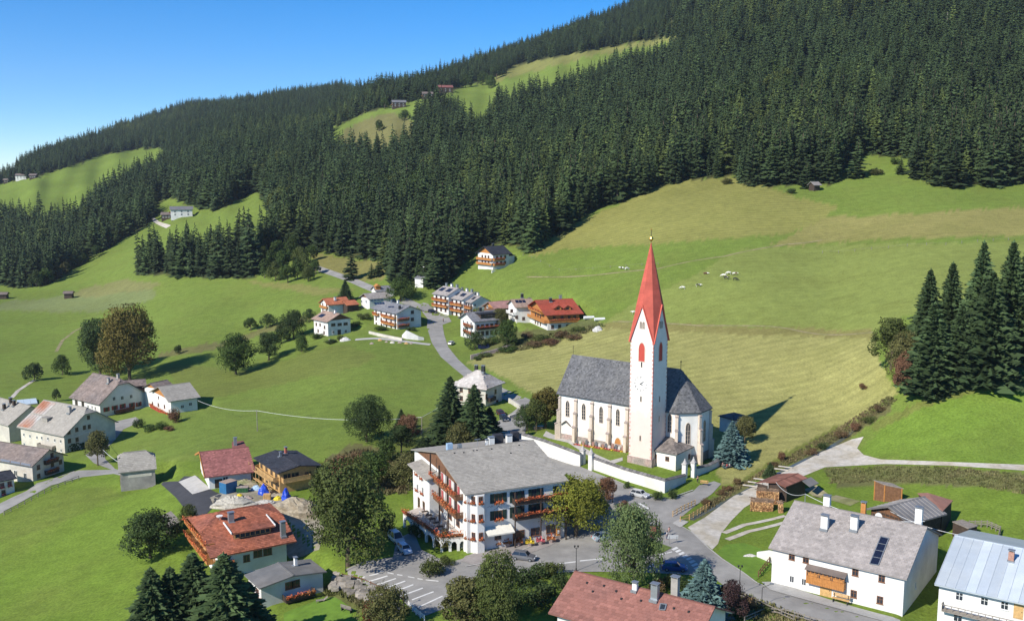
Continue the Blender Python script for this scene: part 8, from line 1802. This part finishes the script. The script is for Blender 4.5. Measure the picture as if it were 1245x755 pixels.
# odds and ends up the road
def slide(px,py): g = G(px,py); o = empty('garden_slide',g,.9,'bright green plastic slide in the garden','slide'); b = MB(); b.plank((0,0,1.7),(2.6,0,.2),.6,.12); b.build('chute',mat('green_plastic',(.04,.40,.08),.4,.05),o); l = MB(); l.box(-.3,0,-.3,.3,0,1.7); l.build('ladder',WOOD_G,o)
slide(401,417)
g = G(588,424); o = empty('ground_solar_panel',g,.25,'ground mounted solar panels in the fork house garden','solar panel')
for i in range(3): b = MB(); b.add([(-2.2+i*1.5,-.9,.3),(-.8+i*1.5,-.9,.3),(-.8+i*1.5,.9,1.7),(-2.2+i*1.5,.9,1.7),(-2.2+i*1.5,-.9,.2),(-.8+i*1.5,-.9,.2),(-.8+i*1.5,.9,1.6),(-2.2+i*1.5,.9,1.6)],[(0,1,2,3),(7,6,5,4),(0,4,5,1),(2,6,7,3),(1,5,6,2),(3,7,4,0)]); b.build('panel',SOLAR,o); l = MB(); l.box(-1.6+i*1.5,-1.4+i*1.5,.6,.7,-.2,1.4); l.build('leg',METAL,o)
g = G(33,490); o = empty('cold_frame',g,.5,'low pale glazed cold frame beside the left farms','greenhouse')
for i in range(3):
    b = MB(); b.box(-3.2+i*2.15,-1.1+i*2.15,-4.5,4.5,.5,.6); b.build('panel',mat('frosted_panel',(.52,.60,.64),.4,.1,1),o)
b = MB(); b.box(-3.3,3.3,-4.6,4.6,-1,.49); b.build('frame',WOOD_G,o)
for q,(px,py) in enumerate(((716,388),(729,390))): g = G(px,py); o = empty('hay_bale',g,.2,('left','right')[q]+' white wrapped bale lying on the grass by the chalet','bale'); b = MB(); v = [(.6*math.cos(a*.7854),.6+.6*math.sin(a*.7854)) for a in range(8)]; b.add([(-2.0,y,z) for y,z in v]+[(2.0,y,z) for y,z in v],[tuple(range(7,-1,-1)),tuple(range(8,16))]+[(i,(i+1)%8,8+(i+1)%8,8+i) for i in range(8)]); b.build('wrapping',FRAME_W,o)
heap('boulder_pile',727,402,2.2,1.4,1.6,mat('white_boulders',(.5,.48,.45),.9,.3,2),'white boulder pile at the corner of the mown field','boulders',12)
for q,(px,py) in enumerate(((912,592),(918,588),(925,584),(950,572),(955,569))): g = G(px,py,.25); o = empty('stream_plank',g,-.45,'pale wooden plank laid across the stream by the gravel road','plank','planks across the stream'); b = MB(); b.box(-1.6,1.6,-.28,.28,0,.12); b.build('board',mat('bleached_board',(.55,.50,.42),.9,.15,2),o)
ribbon('stream',[(1040,521),(1028,531),(1000,549),(965,566),(930,583),(895,603),(862,620),(840,632)],1.1,mat('stream_water',(.10,.11,.09),.12,.1,1,.5,objspace=False),up=.04)
def fountain(px,py,label): o = empty('water_trough',G(px,py),.3,label,'trough'); b = MB(); b.box(-1.4,1.4,-.5,.5,-.2,.7); b.build('basin',WOOD_G,o); w = MB(); w.box(-1.25,1.25,-.38,.38,.701,.72); w.build('water',mat('stream_water',(.1,.1,.1)),o)
fountain(655,521,'stone water trough beside the autumn trees')
for q,(px,py,s) in enumerate(((452,418,1.2),(462,414,1.3),(470,416,1.0),(477,417,1.4),(486,417,1.2),(494,418,1.3),(500,418,1.0))): heap('rock',px,py,s*.8,s*.6,s*.5,(STONE,WOOD_L,STONE,CREAM)[q%4],('rounded rock','wooden stack','grey rock','pale rock','grey brown rock','honey coloured heap','small rock')[q]+' along the village lane wall','rock',20+q,n=9)
heap('rockery',420,414,2.4,1.5,1.3,mat('white_boulders',(.5,.48,.45),.9,.3,2),'pale rockery beside the tan roofed house','rockery',31); heap('rockery',912,676,1.3,.6,.4,mat('white_boulders',(.5,.48,.45),.9,.3,2),'white stone rockery on the farmhouse lawn','rockery',32)
# gravestones along the church wall
for i in range(16):
    x,y = cA(240+i*23,640+i*3.4); g = G(x,y); o = empty('gravestone',g,rz_c+random.uniform(-.1,.1),'small gravestone in the row along the church wall','gravestone','gravestones along the church wall'); b = MB(); hgt = random.uniform(.8,1.3); b.box(-.35,.35,-.1,.1,-.3,hgt); b.add([(-.35,-.1,hgt),(.35,-.1,hgt),(0,-.1,hgt+.3),(-.35,.1,hgt),(.35,.1,hgt),(0,.1,hgt+.3)],[(0,1,2),(5,4,3),(0,2,5,3),(1,4,5,2)]); b.build('slab',mat(('dark_granite','pale_marble','red_granite')[i%3],((.12,.12,.13),(.5,.48,.45),(.3,.17,.14))[i%3],.5,.15,3),o); f = link('flowers',flower_mesh(1.1,(FLOWER,PINKF,YELF)[i%3],i,.3,.6),o,(0,-.5,.1))

# ================================================================ AIR
def haze():
    m = bpy.data.materials.new('haze'); m.use_nodes = True; N, L = m.node_tree.nodes, m.node_tree.links
    N.remove(N['Principled BSDF']); v = N.new('ShaderNodeVolumePrincipled'); v.inputs['Color'].default_value = (0.78, 0.87, 1.0, 1); v.inputs['Density'].default_value = 0.00005; v.inputs['Anisotropy'].default_value = 0.2
    L.new(v.outputs[0], N['Material Output'].inputs['Volume'])
    zlo = float(co[:, 2].min()) - 1; zhi = float(max(co[:, 2].max(), fp[:, 2].max())) + 60
    x0, x1, y0, y1 = float(co[:, 0].min()) - 5, float(co[:, 0].max()) + 5, float(co[:, 1].min()) - 5, float(co[:, 1].max()) + 5
    b = MB(); b.box(x0, x1, y0, y1, zlo, zhi); setp(b.build('haze', m), kind='stuff')
haze()
